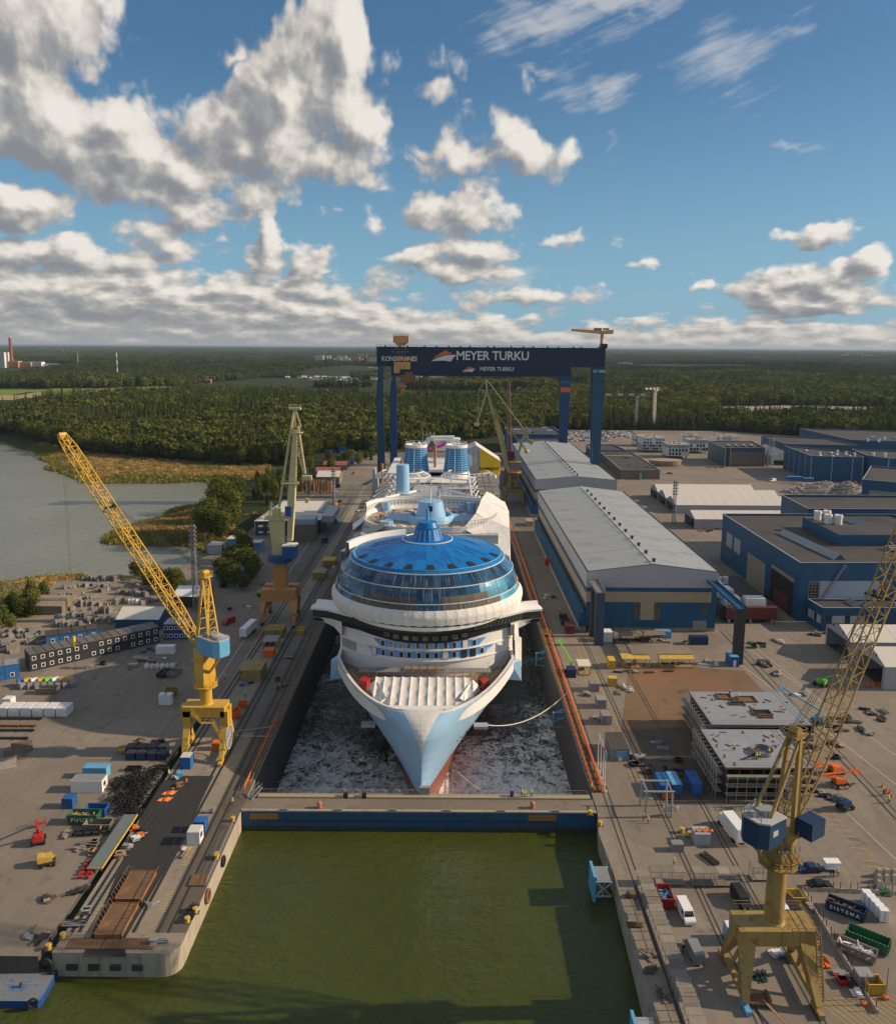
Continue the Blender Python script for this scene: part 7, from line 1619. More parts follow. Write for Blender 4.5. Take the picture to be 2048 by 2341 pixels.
def make_people():
 out=[]
 for leg,arm in((.12,.25),(.28,.5),(.02,.9)):
  V_=[(0,0,.95),(0,0,1.2),(0,.0,1.42),(0,-.01,1.52),(0,-.02,1.70),(-.1,-leg*.2,.9),(-.12,-leg,.5),(-.12,-leg*.4,.06),(-.12,-leg*.4-.18,.05),(.1,leg*.2,.9),(.12,leg*.6,.5),(.12,leg,.07),(.12,leg-.17,.05),(-.2,0,1.4),(-.27,-arm*.2,1.14),(-.24,-arm*.55,.93),(.2,0,1.4),(.27,arm*.1,1.14),(.25,-arm*.3,.92)]
  E_=[(0,1),(1,2),(2,3),(3,4),(0,5),(5,6),(6,7),(7,8),(0,9),(9,10),(10,11),(11,12),(2,13),(13,14),(14,15),(2,16),(16,17),(17,18)]
  r=[.15,.16,.15,.065,.105,.1,.075,.055,.05,.1,.075,.055,.05,.07,.055,.04,.07,.055,.04]
  me=bpy.data.meshes.new('person');me.from_pydata(V_,E_,[]);ob=bpy.data.objects.new('tmp',me);COL.objects.link(ob);md=ob.modifiers.new('s','SKIN')
  for i,q in enumerate(me.skin_vertices[0].data):q.radius=(r[i],r[i]*.8)
  me.skin_vertices[0].data[0].use_root=True;sm=ob.modifiers.new('b','SUBSURF');sm.levels=1
  dg=bpy.context.evaluated_depsgraph_get();dg.update();m2=bpy.data.meshes.new_from_object(ob.evaluated_get(dg));bpy.data.objects.remove(ob);out.append(m2)
 return out
PEOPLE=make_people();PM={}
hm_=MB();hm_.lathe((0,-.02,1.72),[(.15,0),(.14,.06),(.08,.13),(0,.15)],10);
def person(x,y,label,z=0,col='y',pose=0,rz=None,group=None,raw=False):
 p=(x,y,z)if raw else(*at(x,y)[:2],z);key=(pose,col)
 if key not in PM:
  me=PEOPLE[pose].copy();me.materials.clear()
  for m in({'y':m_hivis,'o':m_orange,'n':m_navycloth}[col],m_navycloth,m_skin):me.materials.append(m)
  for pl in me.polygons:z_=pl.center.z;pl.material_index=2 if z_>1.5 or(abs(pl.center.x)>.2 and z_<1.0 and z_>.86)else(0 if z_>.96 else 1);pl.use_smooth=True
  PM[key]=me
 o=bpy.data.objects.new('person',PM[key]);COL.objects.link(o);o.location=p;o.rotation_euler=(0,0,rnd.uniform(0,6.28)if rz is None else rz);tag(o,label,'person',group)
 if 'hm' not in PM:h=hm_.build('helmet',m_white,o);PM['hm']=h.data
 else:h=bpy.data.objects.new('helmet',PM['hm']);COL.objects.link(h);h.parent=o
 return o
def car(label,loc,rz,paint,kind='car',group=None):
 t=thing({'car':'parked_car','van':'parked_van'}[kind],label,kind,(loc[0],loc[1],0),rz,group)
 if kind=='car':L_,W_,H_=4.5,1.8,1.45;prof=[(-2.25,.35),(-2.25,.75),(-2.1,.92),(-1.2,1.0),(-.45,1.42),(.9,1.45),(1.7,1.1),(2.2,1.0),(2.25,.4)]
 else:L_,W_,H_=5.6,2.0,2.3;prof=[(-2.8,.35),(-2.8,.85),(-2.65,1.1),(-1.95,1.3),(-1.35,2.1),(-1.0,2.28),(2.6,2.32),(2.78,2.1),(2.8,.4)]
 b=MB();n=len(prof);sec=lambda y,k,ki:[(x*(1-.0*ki),y*(1-.10*max(0,(z-1.0))),z)for x,z in prof]
 b.loft([sec(-W_/2,0,0),sec(W_/2,0,0)]);b.add(sec(-W_/2,0,0),[tuple(range(n))]);b.add(sec(W_/2,0,0),[tuple(range(n-1,-1,-1))]);o=b.build('body',paint,t)
 g_=MB()
 if kind=='car':
  g_.add([(-1.16,-.72,1.03),(-1.16,.72,1.03),(-.50,.66,1.40),(-.50,-.66,1.40)],[(3,2,1,0)]);g_.add([(1.66,-.7,1.15),(1.66,.7,1.15),(.96,.66,1.44),(.96,-.66,1.44)],[(0,1,2,3)])
  for s in(-1,1):g_.add([(-1.0,s*.915,1.02),(1.45,s*.915,1.05),(.85,s*.875,1.38),(-.4,s*.875,1.36)],[(0,1,2,3)if s<0 else(3,2,1,0)])
 else:
  g_.add([(-1.93,-.85,1.33),(-1.93,.85,1.33),(-1.37,.78,2.05),(-1.37,-.78,2.05)],[(3,2,1,0)])
  for s in(-1,1):g_.add([(-1.75,s*1.0,1.3),(-.5,s*1.0,1.3),(-.5,s*.92,1.95),(-1.25,s*.92,1.95)],[(0,1,2,3)if s<0 else(3,2,1,0)])
 g_.v=[(x*1.004-.012*(x<0),y*1.012,z+.012)for x,y,z in g_.v];g_.build('windows',m_carglass,t)
 b=MB();b.tube((0,-.12,.33),(0,.12,.33),.33,n=12);w_=b.build('wheel',m_black,t);xs=(-1.4,1.4)if kind=='car' else(-1.75,1.6);w_.location=(xs[0],-W_/2+.1,0);copies(w_,t,[((xs[0],W_/2-.1,0),None),((xs[1],-W_/2+.1,0),None),((xs[1],W_/2-.1,0),None)])
 b=bxs((-L_/2-.02,-L_/2+.1,-.75,-.4,.62,.8));h=b.build('headlight',m_white,t);copies(h,t,[((0,1.15,0),None)])
 b=bxs((L_/2-.1,L_/2+.02,-.8,-.5,.7,.95));h=b.build('tail_light',m_red,t);copies(h,t,[((0,1.3,0),None)])
 return t
def truck(label,loc,rz,L_=9.5,box=m_white,cab=m_white,trailer=False):
 t=thing('box_trailer' if trailer else 'box_truck',label,'trailer' if trailer else 'truck',(loc[0],loc[1],0),rz);x0=-L_/2+(0 if trailer else 2.3)
 b=bxs((x0,L_/2,-1.25,1.25,1.05,3.9));b.build('cargo_box',box,t);b=bxs((x0+.06,L_/2-.06,-1.2,1.2,3.9,3.96));b.build('box_roof',m_tank,t);b=bxs((-L_/2+.4,L_/2,-.45,.45,.6,1.05));b.build('chassis',m_dark,t)
 if not trailer:
  b=MB();pr=[(-L_/2,.5),(-L_/2,1.5),(-L_/2+.35,1.7),(-L_/2+.95,2.75),(-L_/2+2.1,2.85),(-L_/2+2.1,.5)];b.loft([[(x,-1.1,z)for x,z in pr],[(x,1.1,z)for x,z in pr]]);b.add([(x,-1.1,z)for x,z in pr],[tuple(range(6))]);b.add([(x,1.1,z)for x,z in pr],[tuple(range(5,-1,-1))]);b.build('cab',cab,t)
  b=MB();b.add([(-L_/2+.36,-1,1.74),(-L_/2+.36,1,1.74),(-L_/2+.9,.95,2.66),(-L_/2+.9,-.95,2.66)],[(3,2,1,0)]);b.v=[(x-.03,y,z+.02)for x,y,z in b.v];b.build('windscreen',m_carglass,t)
 b=MB();b.tube((0,-.16,.5),(0,.16,.5),.5,n=12);w_=b.build('wheel',m_black,t);pl=[(-L_/2+1.2 if not trailer else L_/2-3.6,-1.1),(L_/2-2,-1.1),(L_/2-2,1.1),(-L_/2+1.2 if not trailer else L_/2-3.6,1.1)];w_.location=(*pl[0],0);copies(w_,t,[((*q,0),None)for q in pl[1:]])
 b=bxs((L_/2-.02,L_/2+.03,-1.15,-.02,1.1,3.8),(L_/2-.02,L_/2+.03,.02,1.15,1.1,3.8));b.build('rear_doors',box,t)
 return t
def boom_lift(label,loc,rz,m,boom=((0,0,1.6),(-3.6,0,3.4),(3.6,0,4.6)),basket=True,cat='boom lift',name='boom_lift',wheels=.5):
 t=thing(name,label,cat,(loc[0],loc[1],0),rz);b=bxs((-1.5,1.5,-1.0,1.0,.55,1.0));b.build('chassis',m_dark,t);b=bxs((-1.7,.9,-.95,.95,1.0,2.0),(-1.7,-.6,-.8,.8,2.0,2.3));b.build('turret',m,t)
 b=MB();b.tube((0,-.2,wheels),(0,.2,wheels),wheels,n=12);w_=b.build('wheel',m_black,t);w_.location=(-1.1,-1.1,0);copies(w_,t,[((1.1,-1.1,0),None),((-1.1,1.1,0),None),((1.1,1.1,0),None)])
 b=MB();pts=[Vector(p)for p in boom];k=.42
 for p,q in zip(pts,pts[1:]):b.beam(p,q,k,k*1.2,w2=k*.8,h2=k);k*=.82
 b.build('boom',m,t);e=pts[-1]
 if basket:b=MB();b.box(e+Vector((.3,0,-.55)),(1.0,1.9,.1));rail_loop(b,[e+Vector(q)for q in((-.2,-.95,-.5),(.8,-.95,-.5),(.8,.95,-.5),(-.2,.95,-.5))],1.1,r=.04);b.build('basket',m,t)
 return t
def shelter(label,loc,size,mroof,mframe,closed=False,rz=0,group=None):
 sx,sy,h=size;t=thing('yard_shelter',label,'shelter',(loc[0],loc[1],0),rz,group);b=MB()
 for x in(-sx/2+.1,0,sx/2-.1):
  for y in(-sy/2+.1,sy/2-.1):b.bx(x-.08,x+.08,y-.08,y+.08,0,h)
 for z in(.5,1.1):b.bx(-sx/2,sx/2,-sy/2+.05,-sy/2+.12,z,z+.08);b.bx(-sx/2,sx/2,sy/2-.12,sy/2-.05,z,z+.08);b.bx(-sx/2+.05,-sx/2+.12,-sy/2,sy/2,z,z+.08)
 b.build('frame',mframe,t);b=MB();b.loft([[(-sx/2-.2,-sy/2-.2,h),(-sx/2-.2,0,h+.35),(-sx/2-.2,sy/2+.2,h)],[(sx/2+.2,-sy/2-.2,h),(sx/2+.2,0,h+.35),(sx/2+.2,sy/2+.2,h)]],cap0=True,cap1=True);b.build('roof',mroof,t)
 b=bxs((-sx/2+.2,sx/2-.2,-sy/2+.2,sy/2-.2,.05,.25));b.build('floor',m_wood,t)
 b=MB();r=random.Random(int(loc[0]*7));[b.box((r.uniform(-sx*.38,sx*.38),r.uniform(-sy*.3,sy*.3),.5),(r.uniform(.4,1.2),r.uniform(.4,1),r.uniform(.4,.9)),r.uniform(0,3))for _ in range(6)];b.build('stored_goods',m_dark if not closed else mframe,t)
 if closed:b=bxs((-sx/2+.1,sx/2-.1,-sy/2+.06,-sy/2+.1,.3,h),(-sx/2+.06,-sx/2+.1,-sy/2,sy/2,.3,h),(sx/2-.1,sx/2-.06,-sy/2,sy/2,.3,h));b.build('mesh_wall',mframe,t)
 return t
def heap(name,label,cat,loc,size,n,mats_,seed,long=1.0,kind=None):
 "one untidy stack of steel, timber or crates lying together: bundles that share a direction, boxes between"
 b=MB();r=random.Random(seed);sx,sy,h=size;k=max(2,int(math.sqrt(n)/1.6));base=r.choice([.0,1.45,.5])
 cl=[(r.uniform(-sx/2,sx/2),r.uniform(-sy/2,sy/2),base+r.choice([0,0,1.57])+r.gauss(0,.12),r.randrange(len(mats_)),r.random())for _ in range(k)]
 for i in range(n):
  cx,cy,a,m,ty=cl[i%k];s_=r.uniform(.5,1.0);lay_=i//k;x_,y_=cx+r.gauss(0,.10),cy+r.gauss(0,.10);q=r.uniform(-.5,.5)
  if ty<.45:b.box((x_-math.sin(a)*q,y_+math.cos(a)*q,.12+.14*(lay_%4)),(long*1.5+s_*.4,.16,.12),a+r.gauss(0,.04),m)
  elif ty<.75:b.box((x_+r.gauss(0,.5),y_+r.gauss(0,.5),s_*.3),(s_*1.2,s_*.8,s_*.55*min(h,1.4)),a+r.gauss(0,.1),m if r.random()<.6 else r.randrange(len(mats_)))
  else:b.box((x_+r.gauss(0,.15),y_+r.gauss(0,.15),.06+.16*(lay_%6)),(1.2*s_+.4,.9*s_+.3,.1),a+r.gauss(0,.06),m)
  if r.random()<.12:b.tube((x_,y_,.2),(x_+math.cos(a)*long*1.4,y_+math.sin(a)*long*1.4,.25+.3*h*r.random()),.07,n=5,m=r.randrange(len(mats_)))
 o=b.build(name,mats_,loc=(loc[0],loc[1],0));tag(o,label,cat);return o
m_crate=mat('white_wrapped_goods',(.70,.69,.68),.6,var=.1,vs=1,bump=.15,bs=2)
def white_crate(label,x,y,s=(3.0,2.4,2.2),group=None):
 t=thing('wrapped_crate',label,'crate',(x,y,0),rnd.uniform(-.04,.04),group);b=MB();k=lambda f,z:[(a*s[0]/2*f,c*s[1]/2*f,z)for a,c in((-1,-1),(1,-1),(1,1),(-1,1))];b.loft([k(1,.15),k(1.01,s[2]*.6),k(.97,s[2]),],cap1=True);b.build('wrapping',m_crate,t);b=bxs((-s[0]/2,s[0]/2,-s[1]/2,s[1]/2,0,.15));b.build('pallet',m_wood,t)
for i in range(6):white_crate('white wrapped crate, %s from the right end of the row at the left edge'%('sixth','fifth','fourth','third','second','first')[i],-122.6+i*3.3,217.4,(2.9,4.2,2.5),'row of white wrapped crates')
white_crate('lone white wrapped crate behind the left end of the row',-124.4,222.6,(2.6,2.6,2.4))
white_crate('left one of two white crates by the dark shadow near the yellow frame',*at(327,1409)[:2],(2.0,2.0,3.2));white_crate('right one of two white crates by the dark shadow near the yellow frame',*at(338,1409)[:2],(2.0,2.0,3.2))
for i,(x0,x1,y)in enumerate([(0,290,135),(0,250,185),(0,236,216),(0,195,270)]):
 p,q=at(*zC((x0-60,y))),at(*zC((x1,y)));b=MB();b.beam((0,0,.4),(q[0]-p[0],q[1]-p[1],.4),.5,.45);[b.box(((q[0]-p[0])*f,0,.12),(.3,1,.24))for f in(.2,.6,.95)];o=b.build('steel_beam',m_rusty if i==1 else m_dark,loc=p);tag(o,['long dark steel beam nearest the white crates','second long steel beam with lattice end piece','third long dark steel beam','front long dark steel beam'][i],'beam')
m_mesh=mat('rusty_mesh_ramp',(.14,.10,.07),.8,var=.4,vs=1)
for i,(x,y)in enumerate([(40,455),(100,395),(152,340)]):
 p=at(*zC((x,y)));t=thing('loading_ramp',['front wooden loading ramp at the left edge','middle mesh loading ramp at the left edge','rear dark mesh loading ramp at the left edge'][i],'ramp',p,.5);b=MB();b.add([(-2.4,-2,.2),(2.4,-2,.2),(2.4,2,1.3),(-2.4,2,1.3),(-2.4,-2,.05),(2.4,-2,.05),(2.4,2,1.15),(-2.4,2,1.15)],[(0,1,2,3),(7,6,5,4),(0,4,5,1),(1,5,6,2),(2,6,7,3),(3,7,4,0)]);b.build('ramp_deck',m_ply if i==0 else m_mesh,t);b=MB();[b.bx(x_-.06,x_+.06,y_-.06,y_+.06,0,1.0)for x_ in(-2.3,2.3)for y_ in(-1,1,1.9)];rail_loop(b,[(-2.4,-2,.3),(-2.4,2,1.3)],.9,closed=False);b.build('ramp_frame',m_rust,t)
container('light teal container with vents behind the white hut',at(*zC((662,520))),(5.6,2.5,2.6),m_bluelite)
container('white site hut with grey roof and door on the left yard',at(*zC((612,612))),(7.2,3.2,2.9),m_white,roof=m_grey,win=True,name='site_hut',cat='site hut')
container('small blue container alone on the left yard',at(*zC((476,728))),(2.4,2.4,2.4),m_blue)
container('blue container beside the legs of the yellow crane',at(*zC((1278,455))),(2.6,3.0,3.0),m_blue,roof=m_tent)
container('small bright blue container on the pier rails',at(*zC((1372,888))),(2.4,2.4,2.4),m_blue);container('pale grey hut with window on the pier rails',at(*zC((1335,965))),(2.6,2.8,2.8),m_white,roof=m_tent,win=True,name='site_hut',cat='site hut')
skip('dark green skip full of broken timber with white letters',at(*zC((580,835))),(6.2,2.5,2.3),m_green,load=m_wood,text='PUUTA');skip('open beige skip behind the row of dark stools',at(*zC((672,880))),(5.6,2.4,1.6),m_ply);skip('dark blue skip behind the green one',at(*zC((660,785))),(4.6,2.4,2.0),m_blue)
boom_lift('red boom lift with folded arm and basket on the left yard',at(*zC((265,975))),1.95,m_red,((.6,0,1.9),(-1.6,0,4.2),(-.4,0,4.8),(5.6,.0,1.4)))
t=boom_lift('small yellow compactor machine on the left yard',at(*zC((325,1125))),.4,m_yelpaint,((0,0,1.2),(1.4,0,1.6)),basket=False,cat='machine',name='small_machine',wheels=.35)
def cable_heap(label,pts,seed):
 t=thing('cable_heap',label,'cable heap',at(*pts[0]));b=MB();r=random.Random(seed);o_=Vector(at(*pts[0]))
 for x,y in pts:
  c=Vector(at(x,y))-o_
  for k in range(36):
   a=r.uniform(0,6.28);rr=r.uniform(.3,1.0);u_=Vector((r.gauss(0,1.1),r.gauss(0,1.1),abs(r.gauss(.35,.35))));n_=6;q_=Matrix.Rotation(r.uniform(-.9,.9),3,'X')@Matrix.Rotation(a,3,'Z')
   b.path([c+u_+q_@Vector((rr*math.cos(i*5/n_),rr*math.sin(i*5/n_),.2))for i in range(n_)],.09,4)
 o=b.build('cables',m_black,t);tag(o,kind='stuff');return t
cable_heap('black cable coils heaped on the left of the ring of heaps',[zC(q)for q in((810,600),(825,660),(800,700),(840,560))],1);cable_heap('black cable coils heaped at the front of the ring of heaps',[zC(q)for q in((850,760),(900,780),(930,740),(880,720))],2)
cable_heap('black cable coils heaped on the right of the ring of heaps',[zC(q)for q in((960,650),(930,690),(985,600),(940,620))],3);cable_heap('black cable coils heaped at the back of the ring of heaps',[zC(q)for q in((930,520),(1010,545),(1050,500),(900,570),(980,570))],4)
for i in range(8):
 x,y=(900+(i%4)*72,400-(i//4)*42);p=at(*zC((x,y)));t=thing('cable_drum_box',('first','second','third','fourth')[i%4]+' black lidded box from the left in the %s row beside the yellow crane'%('front' if i<4 else 'back'),'box',p,0,'black boxes beside the yellow crane');b=bxs((-1.1,1.1,-1.2,1.2,.2,1.7));b.build('box_body',m_navy,t);b=bxs((-1.15,1.15,-1.25,1.25,1.7,1.85));b.build('lid',m_dark,t)
for i,(x,y,l)in enumerate([(910,482,'left long dark trough before the black boxes'),(1105,480,'right long dark trough before the black boxes')]):skip(l,at(*zC((x,y))),(3.4,1.2,.9),m_dark)
skip('bright yellow tray with raised sides near the black boxes',at(*zC((862,350))),(3.4,2.6,1.0),m_yelpaint,.4);heap('scrap_pile','brown scrap plates behind the yellow tray','scrap',at(*zC((960,285))),(4,3,1),16,[m_rust,m_dark],3);heap('scrap_pile','dark machine parts beside the crane leg on the left yard','scrap',at(*zC((1110,300))),(6,3,1.2),30,[m_dark,m_rust,m_grey],4)
t=heap('tarp_machine','blue sheeted machine beside the blue container','machine',at(*zC((1225,530))),(2.4,2.4,1.6),26,[m_bluelite,m_steel,m_white],5)
for i,(x,y,l)in enumerate([(1145,638,'rear orange sheet lying on the black asphalt'),(1115,682,'front orange sheet lying on the black asphalt')]):p=at(*zC((x,y)));b=MB();rr=[[(-1.3+a*.5+.3*c,-.9+c*.45,.1+.12*math.sin(a*2+c))for a in range(6)]for c in range(5)];b.loft(rr,closed=False);o=b.build('orange_sheet',m_fabric,loc=p);tag(o,l,'sheet')
heap('timber_stack','long raw timbers laid near the orange worker','timber',at(*zC((1195,590))),(3.5,1,.5),10,[m_wood],6,2.2);heap('pallet_pile','weathered pallets piled left of the dark stools','pallets',at(*zC((425,920))),(3,2.2,.8),22,[m_wood,m_ply],7,1.4)
for i in range(9):
 p=at(*zC((515+i*28,925-i*2+(i%2)*8)));t=thing('dark_stool','dark steel stool in the row behind the beige skip','stool',p,rnd.uniform(-.3,.3),'dark steel stools');b=bxs((-.5,.5,-.6,.6,.7,.95));b.build('seat',m_dark,t);b=MB();[b.bx(x-.06,x+.06,y-.06,y+.06,0,.7)for x in(-.4,.4)for y in(-.5,.5)];b.beam((0,0,.9),(.35,0,1.7),.5,.1);b.build('frame',m_dark if i!=6 else m_yelpaint,t)
t=thing('gangway','long grey gangway plate with yellow edge lying along the pier','gangway',(-68.2,147.4,0));b=bxs((-1.5,1.3,0,18.6,.9,1.1));b.build('deck',mat('gangway_grey_green',(.15,.18,.17),.6,var=.15),t);b=bxs((1.3,1.5,0,18.6,.85,1.2),(-1.5,1.5,-.15,0,.85,1.15));b.build('yellow_edge',m_yelpaint,t);b=MB();[b.bx(x-.15,x+.15,y-.15,y+.15,0,.9)for x in(-1.2,1)for y in(.5,9,18)];b.build('stands',m_dark,t)
heap('crate_stack','open crate of goods standing on the gangway end','crate',(-68.4,163.6),(1.6,1.6,1.2),14,[m_ply,m_steel],8)
for i,(x,y,l,ms)in enumerate([(935,945,'orange and white boxes on a pallet by the gangway',[m_orange,m_white]),(870,1010,'white drums and tools on a pallet by the gangway',[m_white,m_grey,m_red]),(842,1070,'short raw timber bundle by the gangway',[m_wood]),(945,880,'grey pump unit with orange cap by the gangway',[m_grey,m_dark,m_orange])]):heap('pallet_load',l,'pallet load',at(*zC((x,y))),(1.8,1.8,.9),14,ms,20+i,1.2)
for i in range(10):
 p=at(*zD((545+(i%2)*55+(i//2)*16,205-(i//2)*26)));b=MB();b.tube((-.45,0,.35),(.45,0,.35),.35,n=10);o=b.build('red_cylinder',m_red,loc=p);o.rotation_euler=(0,0,rnd.uniform(-.4,.4));tag(o,'small red cylinder lying left of the gangway','cylinder','red cylinders left of the gangway')
heap('machinery_pile','wooden crates and machine parts left of the gangway','crates',at(*zC((620,1030))),(6,4,1.2),50,[m_ply,m_dark,m_grey,m_wood],9,1.3);heap('scrap_pile','rusty winch and pipes at the trench edge','scrap',at(*zD((395,350))),(4,3,1.2),26,[m_rust,m_dark,m_grey],10);heap('scrap_pile','dark pump parts beside the trench','scrap',at(*zD((520,310))),(3,3,1.4),22,[m_dark,m_grey,m_white],11)
heap('hose_pile','tangled hoses and bicycles near the quay corner','hoses',at(*zD((255,600))),(7,3,.5),26,[m_dark,m_steel,m_black],12,1.6)
for i,(x0,x1,y0,y1,l)in enumerate([(-60.9,-56.0,138.5,147.0,'rear rusty orange platform with rail posts on the pier'),(-60.8,-56.0,129.2,137.6,'front rusty orange platform with rail posts on the pier')]):
 t=thing('steel_platform',l,'platform',(x0,y0,0));w_,d_=x1-x0,y1-y0
 for k in range(4):b=bxs((.02,w_-.02,d_*k/4+.03,d_*(k+1)/4,.7,.9));b.build('deck_plate',m_rust,t)
 b=bxs((0,w_,0,.18,.2,1.0),(0,w_,d_-.18,d_,.2,1.0),(0,.18,0,d_,.2,1.0),(w_-.18,w_,0,d_,.2,1.0));b.build('edge_frame',m_rusty,t)
 for s in(0,w_):
  e=.5 if s else-.5;b=MB();b.beam((s,0,.9),(s+e,0,1.9),.09);o=b.build('rail_post',m_rust,t);copies(o,t,[((0,d_*j/8,0),None)for j in range(1,9)]);b=MB();b.beam((s+e,0,1.9),(s+e,d_,1.9),.09);b.build('hand_rail',m_rust,t)
 b=MB();[b.bx(x,x+.5,y,y+.5,0,.7)for x in(.5,w_-1)for y in(.5,d_-1)];b.build('blocks',m_wood,t)
for i,(x0,x1)in enumerate([(-64.6,-58.8),(-58.6,-52.6),(-52.3,-49.8)]):b=bxs((0,x1-x0,0,2.6,0,.12));[b.bx(k*.8,k*.8+.06,0,2.6,.12,.16)for k in range(1,int((x1-x0)/.8))];o=b.build('rust_plate',m_rust,loc=(x0,126.9,.03));tag(o,['left rust brown steel plate at the pier end','middle rust brown steel plate at the pier end','small rust brown plate near the rounded pier corner'][i],'plate')
o=bxs((0,3.4,0,3.4,0,.12)).build('rust_plate',m_rust,loc=(-49.0,143.5,.15));tag(o,'rust brown steel plate across the rails at the pier edge','plate')
def tyre(label,loc,r,rot):
 b=MB();n=16;rings=[[((r+.28*r*math.cos(2*math.pi*j/8))*math.cos(2*math.pi*i/n),(r+.28*r*math.cos(2*math.pi*j/8))*math.sin(2*math.pi*i/n),.3*r*math.sin(2*math.pi*j/8))for j in range(8)]for i in range(n)];rings.append(rings[0]);b.loft(rings);o=b.build('tyre_fender',m_black if r<1 else m_rust,loc=loc,smooth=True);o.rotation_euler=rot;tag(o,label,'tyre fender')
tyre('big brown tyre hung on the pier side wall',(-44.9,142.6,-1.3),1.1,(0,math.pi/2,0));tyre('dark tyre hung on the pier wall nearer the gate',(-44.9,153.5,-1.4),.9,(0,math.pi/2,0));tyre('black tyre hung at the trench mouth beside the barge',(-67.4,125.5,-1.8),.95,(math.pi/2,0,0));tyre('black tyre at the inner corner of the barge',(-66.0,125.0,-3),.6,(math.pi/2,0,0));tyre('black tyre at the outer corner of the barge',(-66.4,118.8,-3.2),.7,(math.pi/2,0,.4))
for i in range(4):o=bxs((-.9,.9,-.35,.1,-.5,.5)).build('pier_fender',m_dark,loc=(-63.2+i*3.7,126.0,-2.6));tag(o,'dark rectangular fender block on the pier end wall','fender','fender blocks on the pier end wall')
for z in(-.7,-1.5):o=bxs((0,2.0,-.12,.12,-.1,.1)).build('rubbing_strip',m_dark,loc=(-48.0,126.6+(.0),z));o.rotation_euler=(0,0,.9);tag(o,'dark rubbing strip round the pier corner, %s one'%('upper' if z>-1 else 'lower'),'rubbing strip')
def bollard(label,x,y,m=m_yelpaint,s=1.0,group=None):t=thing('mooring_bollard',label,'bollard',(x,y,0),0,group);b=MB();b.lathe((0,0,0),[(.42*s,0),(.36*s,.7*s),(.55*s,.8*s),(.5*s,1.0*s),(0,1.05*s)],12);b.build('post',m,t,smooth=True);b=bxs((-.7*s,.7*s,-.5*s,.5*s,0,.1));b.build('base_plate',m_rust,t)
for q in((1335,440),(1280,505),(430,615),(335,690),(1480,60)):p=at(*zD(q));bollard('yellow mooring bollard on the left pier edge',p[0],p[1],group='yellow bollards on the left pier')
for q in((1590,830),(1480,1090)):p=at(*zC(q));bollard('yellow mooring bollard on the left pier near the gate',p[0],p[1],group='yellow bollards near the gate')
t=thing('pier_hand_rail','thin steel hand rail along the pier edge near the gate','hand rail',(-45.5,144,0));b=MB();[b.tube((0,i*1.5,0),(0,i*1.5,1.1),.04,n=4)for i in range(14)];[b.tube((0,0,z),(0,19.5,z),.035,n=4)for z in(.55,1.1)];b.build('rail',m_steel,t)
heap('clutter','worn timber and white sacks on the pier','timber',at(*zC((1290,1050))),(2.6,2.2,.5),14,[m_wood,m_white,m_ply],13);heap('clutter','grey valves lying on the pier by the gate','valves',at(*zC((1440,770))),(3,1.4,.5),14,[m_steel,m_grey],14);heap('clutter','cable bundle and buoy at the rounded pier corner','cables',at(*zD((1090,665))),(2.4,1.6,.6),16,[m_steel,m_white,m_dark],15);heap('clutter','dark hoses lying along the pier edge','hoses',at(*zD((1330,400))),(1.2,6,.3),26,[m_black,m_dark],16,1.8);heap('clutter','white cabinet and pipe on the pier','cabinet',at(*zD((1045,390))),(1.6,1.2,.8),9,[m_white,m_steel],17);heap('rope_pile','steel ropes and pipes beside the front platform','ropes',at(*zD((560,520))),(3,8,.5),40,[m_dark,m_steel,m_rust],18,2.2)
t=thing('work_barge','flat blue work barge with worn deck moored in the lower left corner','barge',(-71,119.2,SEA));b=MB();b.prism([(-7,0),(5.2,0),(5.6,.6),(5.2,7.2),(-7,7.6)],-.4,1.3,0,1);b.build('hull',[mat('barge_blue',(.012,.07,.25),.5,var=.2),m_barge],t);b=MB();[b.bx(-7,5.2,y-.05,y+.05,1.3,1.36)for y in(.3,3.6,7)];b.build('deck_seams',m_bluelite,t);b=MB();[b.lathe((x,y,1.3),[(.25,0),(.2,.5),(.3,.6),(0,.65)],8)for x,y in((-4,6.6),(0,6.6),(-4,1),(1,3))];b.build('barge_bollards',m_dark,t)
for x,y,l,c in[(1275,590,'worker in orange standing on the black asphalt','o'),(1155,525,'worker in yellow beside the sheeted machine','y'),(1587,720,'worker in yellow walking on the pier end by the gate','y')]:person(*zC((x,y)),l,col=c,pose=1)
for x,y,l,p_ in[(1044,1597,'left one of three workers in yellow on the gate',0),(1049.5,1599,'middle one of three workers in yellow on the gate',2),(1063,1597.5,'right one of three workers in yellow on the gate',0)]:person(x,y,l,z=.45,pose=p_,rz=0)
person(1183,1583,'worker in yellow at the right end of the gate',0,'y');person(449.5,1360,'worker in yellow riding past the blue crane house',0,'y',1);person(490,1392,'worker in yellow walking on the shaded left rails',0,'y',1)
sp0=thing('scaffold_stack','bundle of grey scaffold parts stacked in the storage yard','scaffold stack',(0,0,0),0,'bundles of scaffolding in the storage yard')
b=MB();[b.bx(-1.6,1.6,-.7+k*.3,-.45+k*.3,.2,1.5)for k in range(5)];b.build('tube_bundle',m_ply,sp0);b=bxs((-1.7,1.7,-.75,.75,1.5,1.62),(-1.65,-1.5,-.75,.75,0,1.5),(1.5,1.65,-.75,.75,0,1.5),(-1.5,1.5,-.75,.75,0,.2));b.build('rack',m_steel,sp0)
b=MB();[b.box((rnd.uniform(-1.3,1.3),rnd.uniform(-.5,.5),1.7),(rnd.uniform(.5,1.4),.3,.12),rnd.uniform(-.3,.3))for _ in range(5)];b.build('loose_boards',m_wood,sp0)
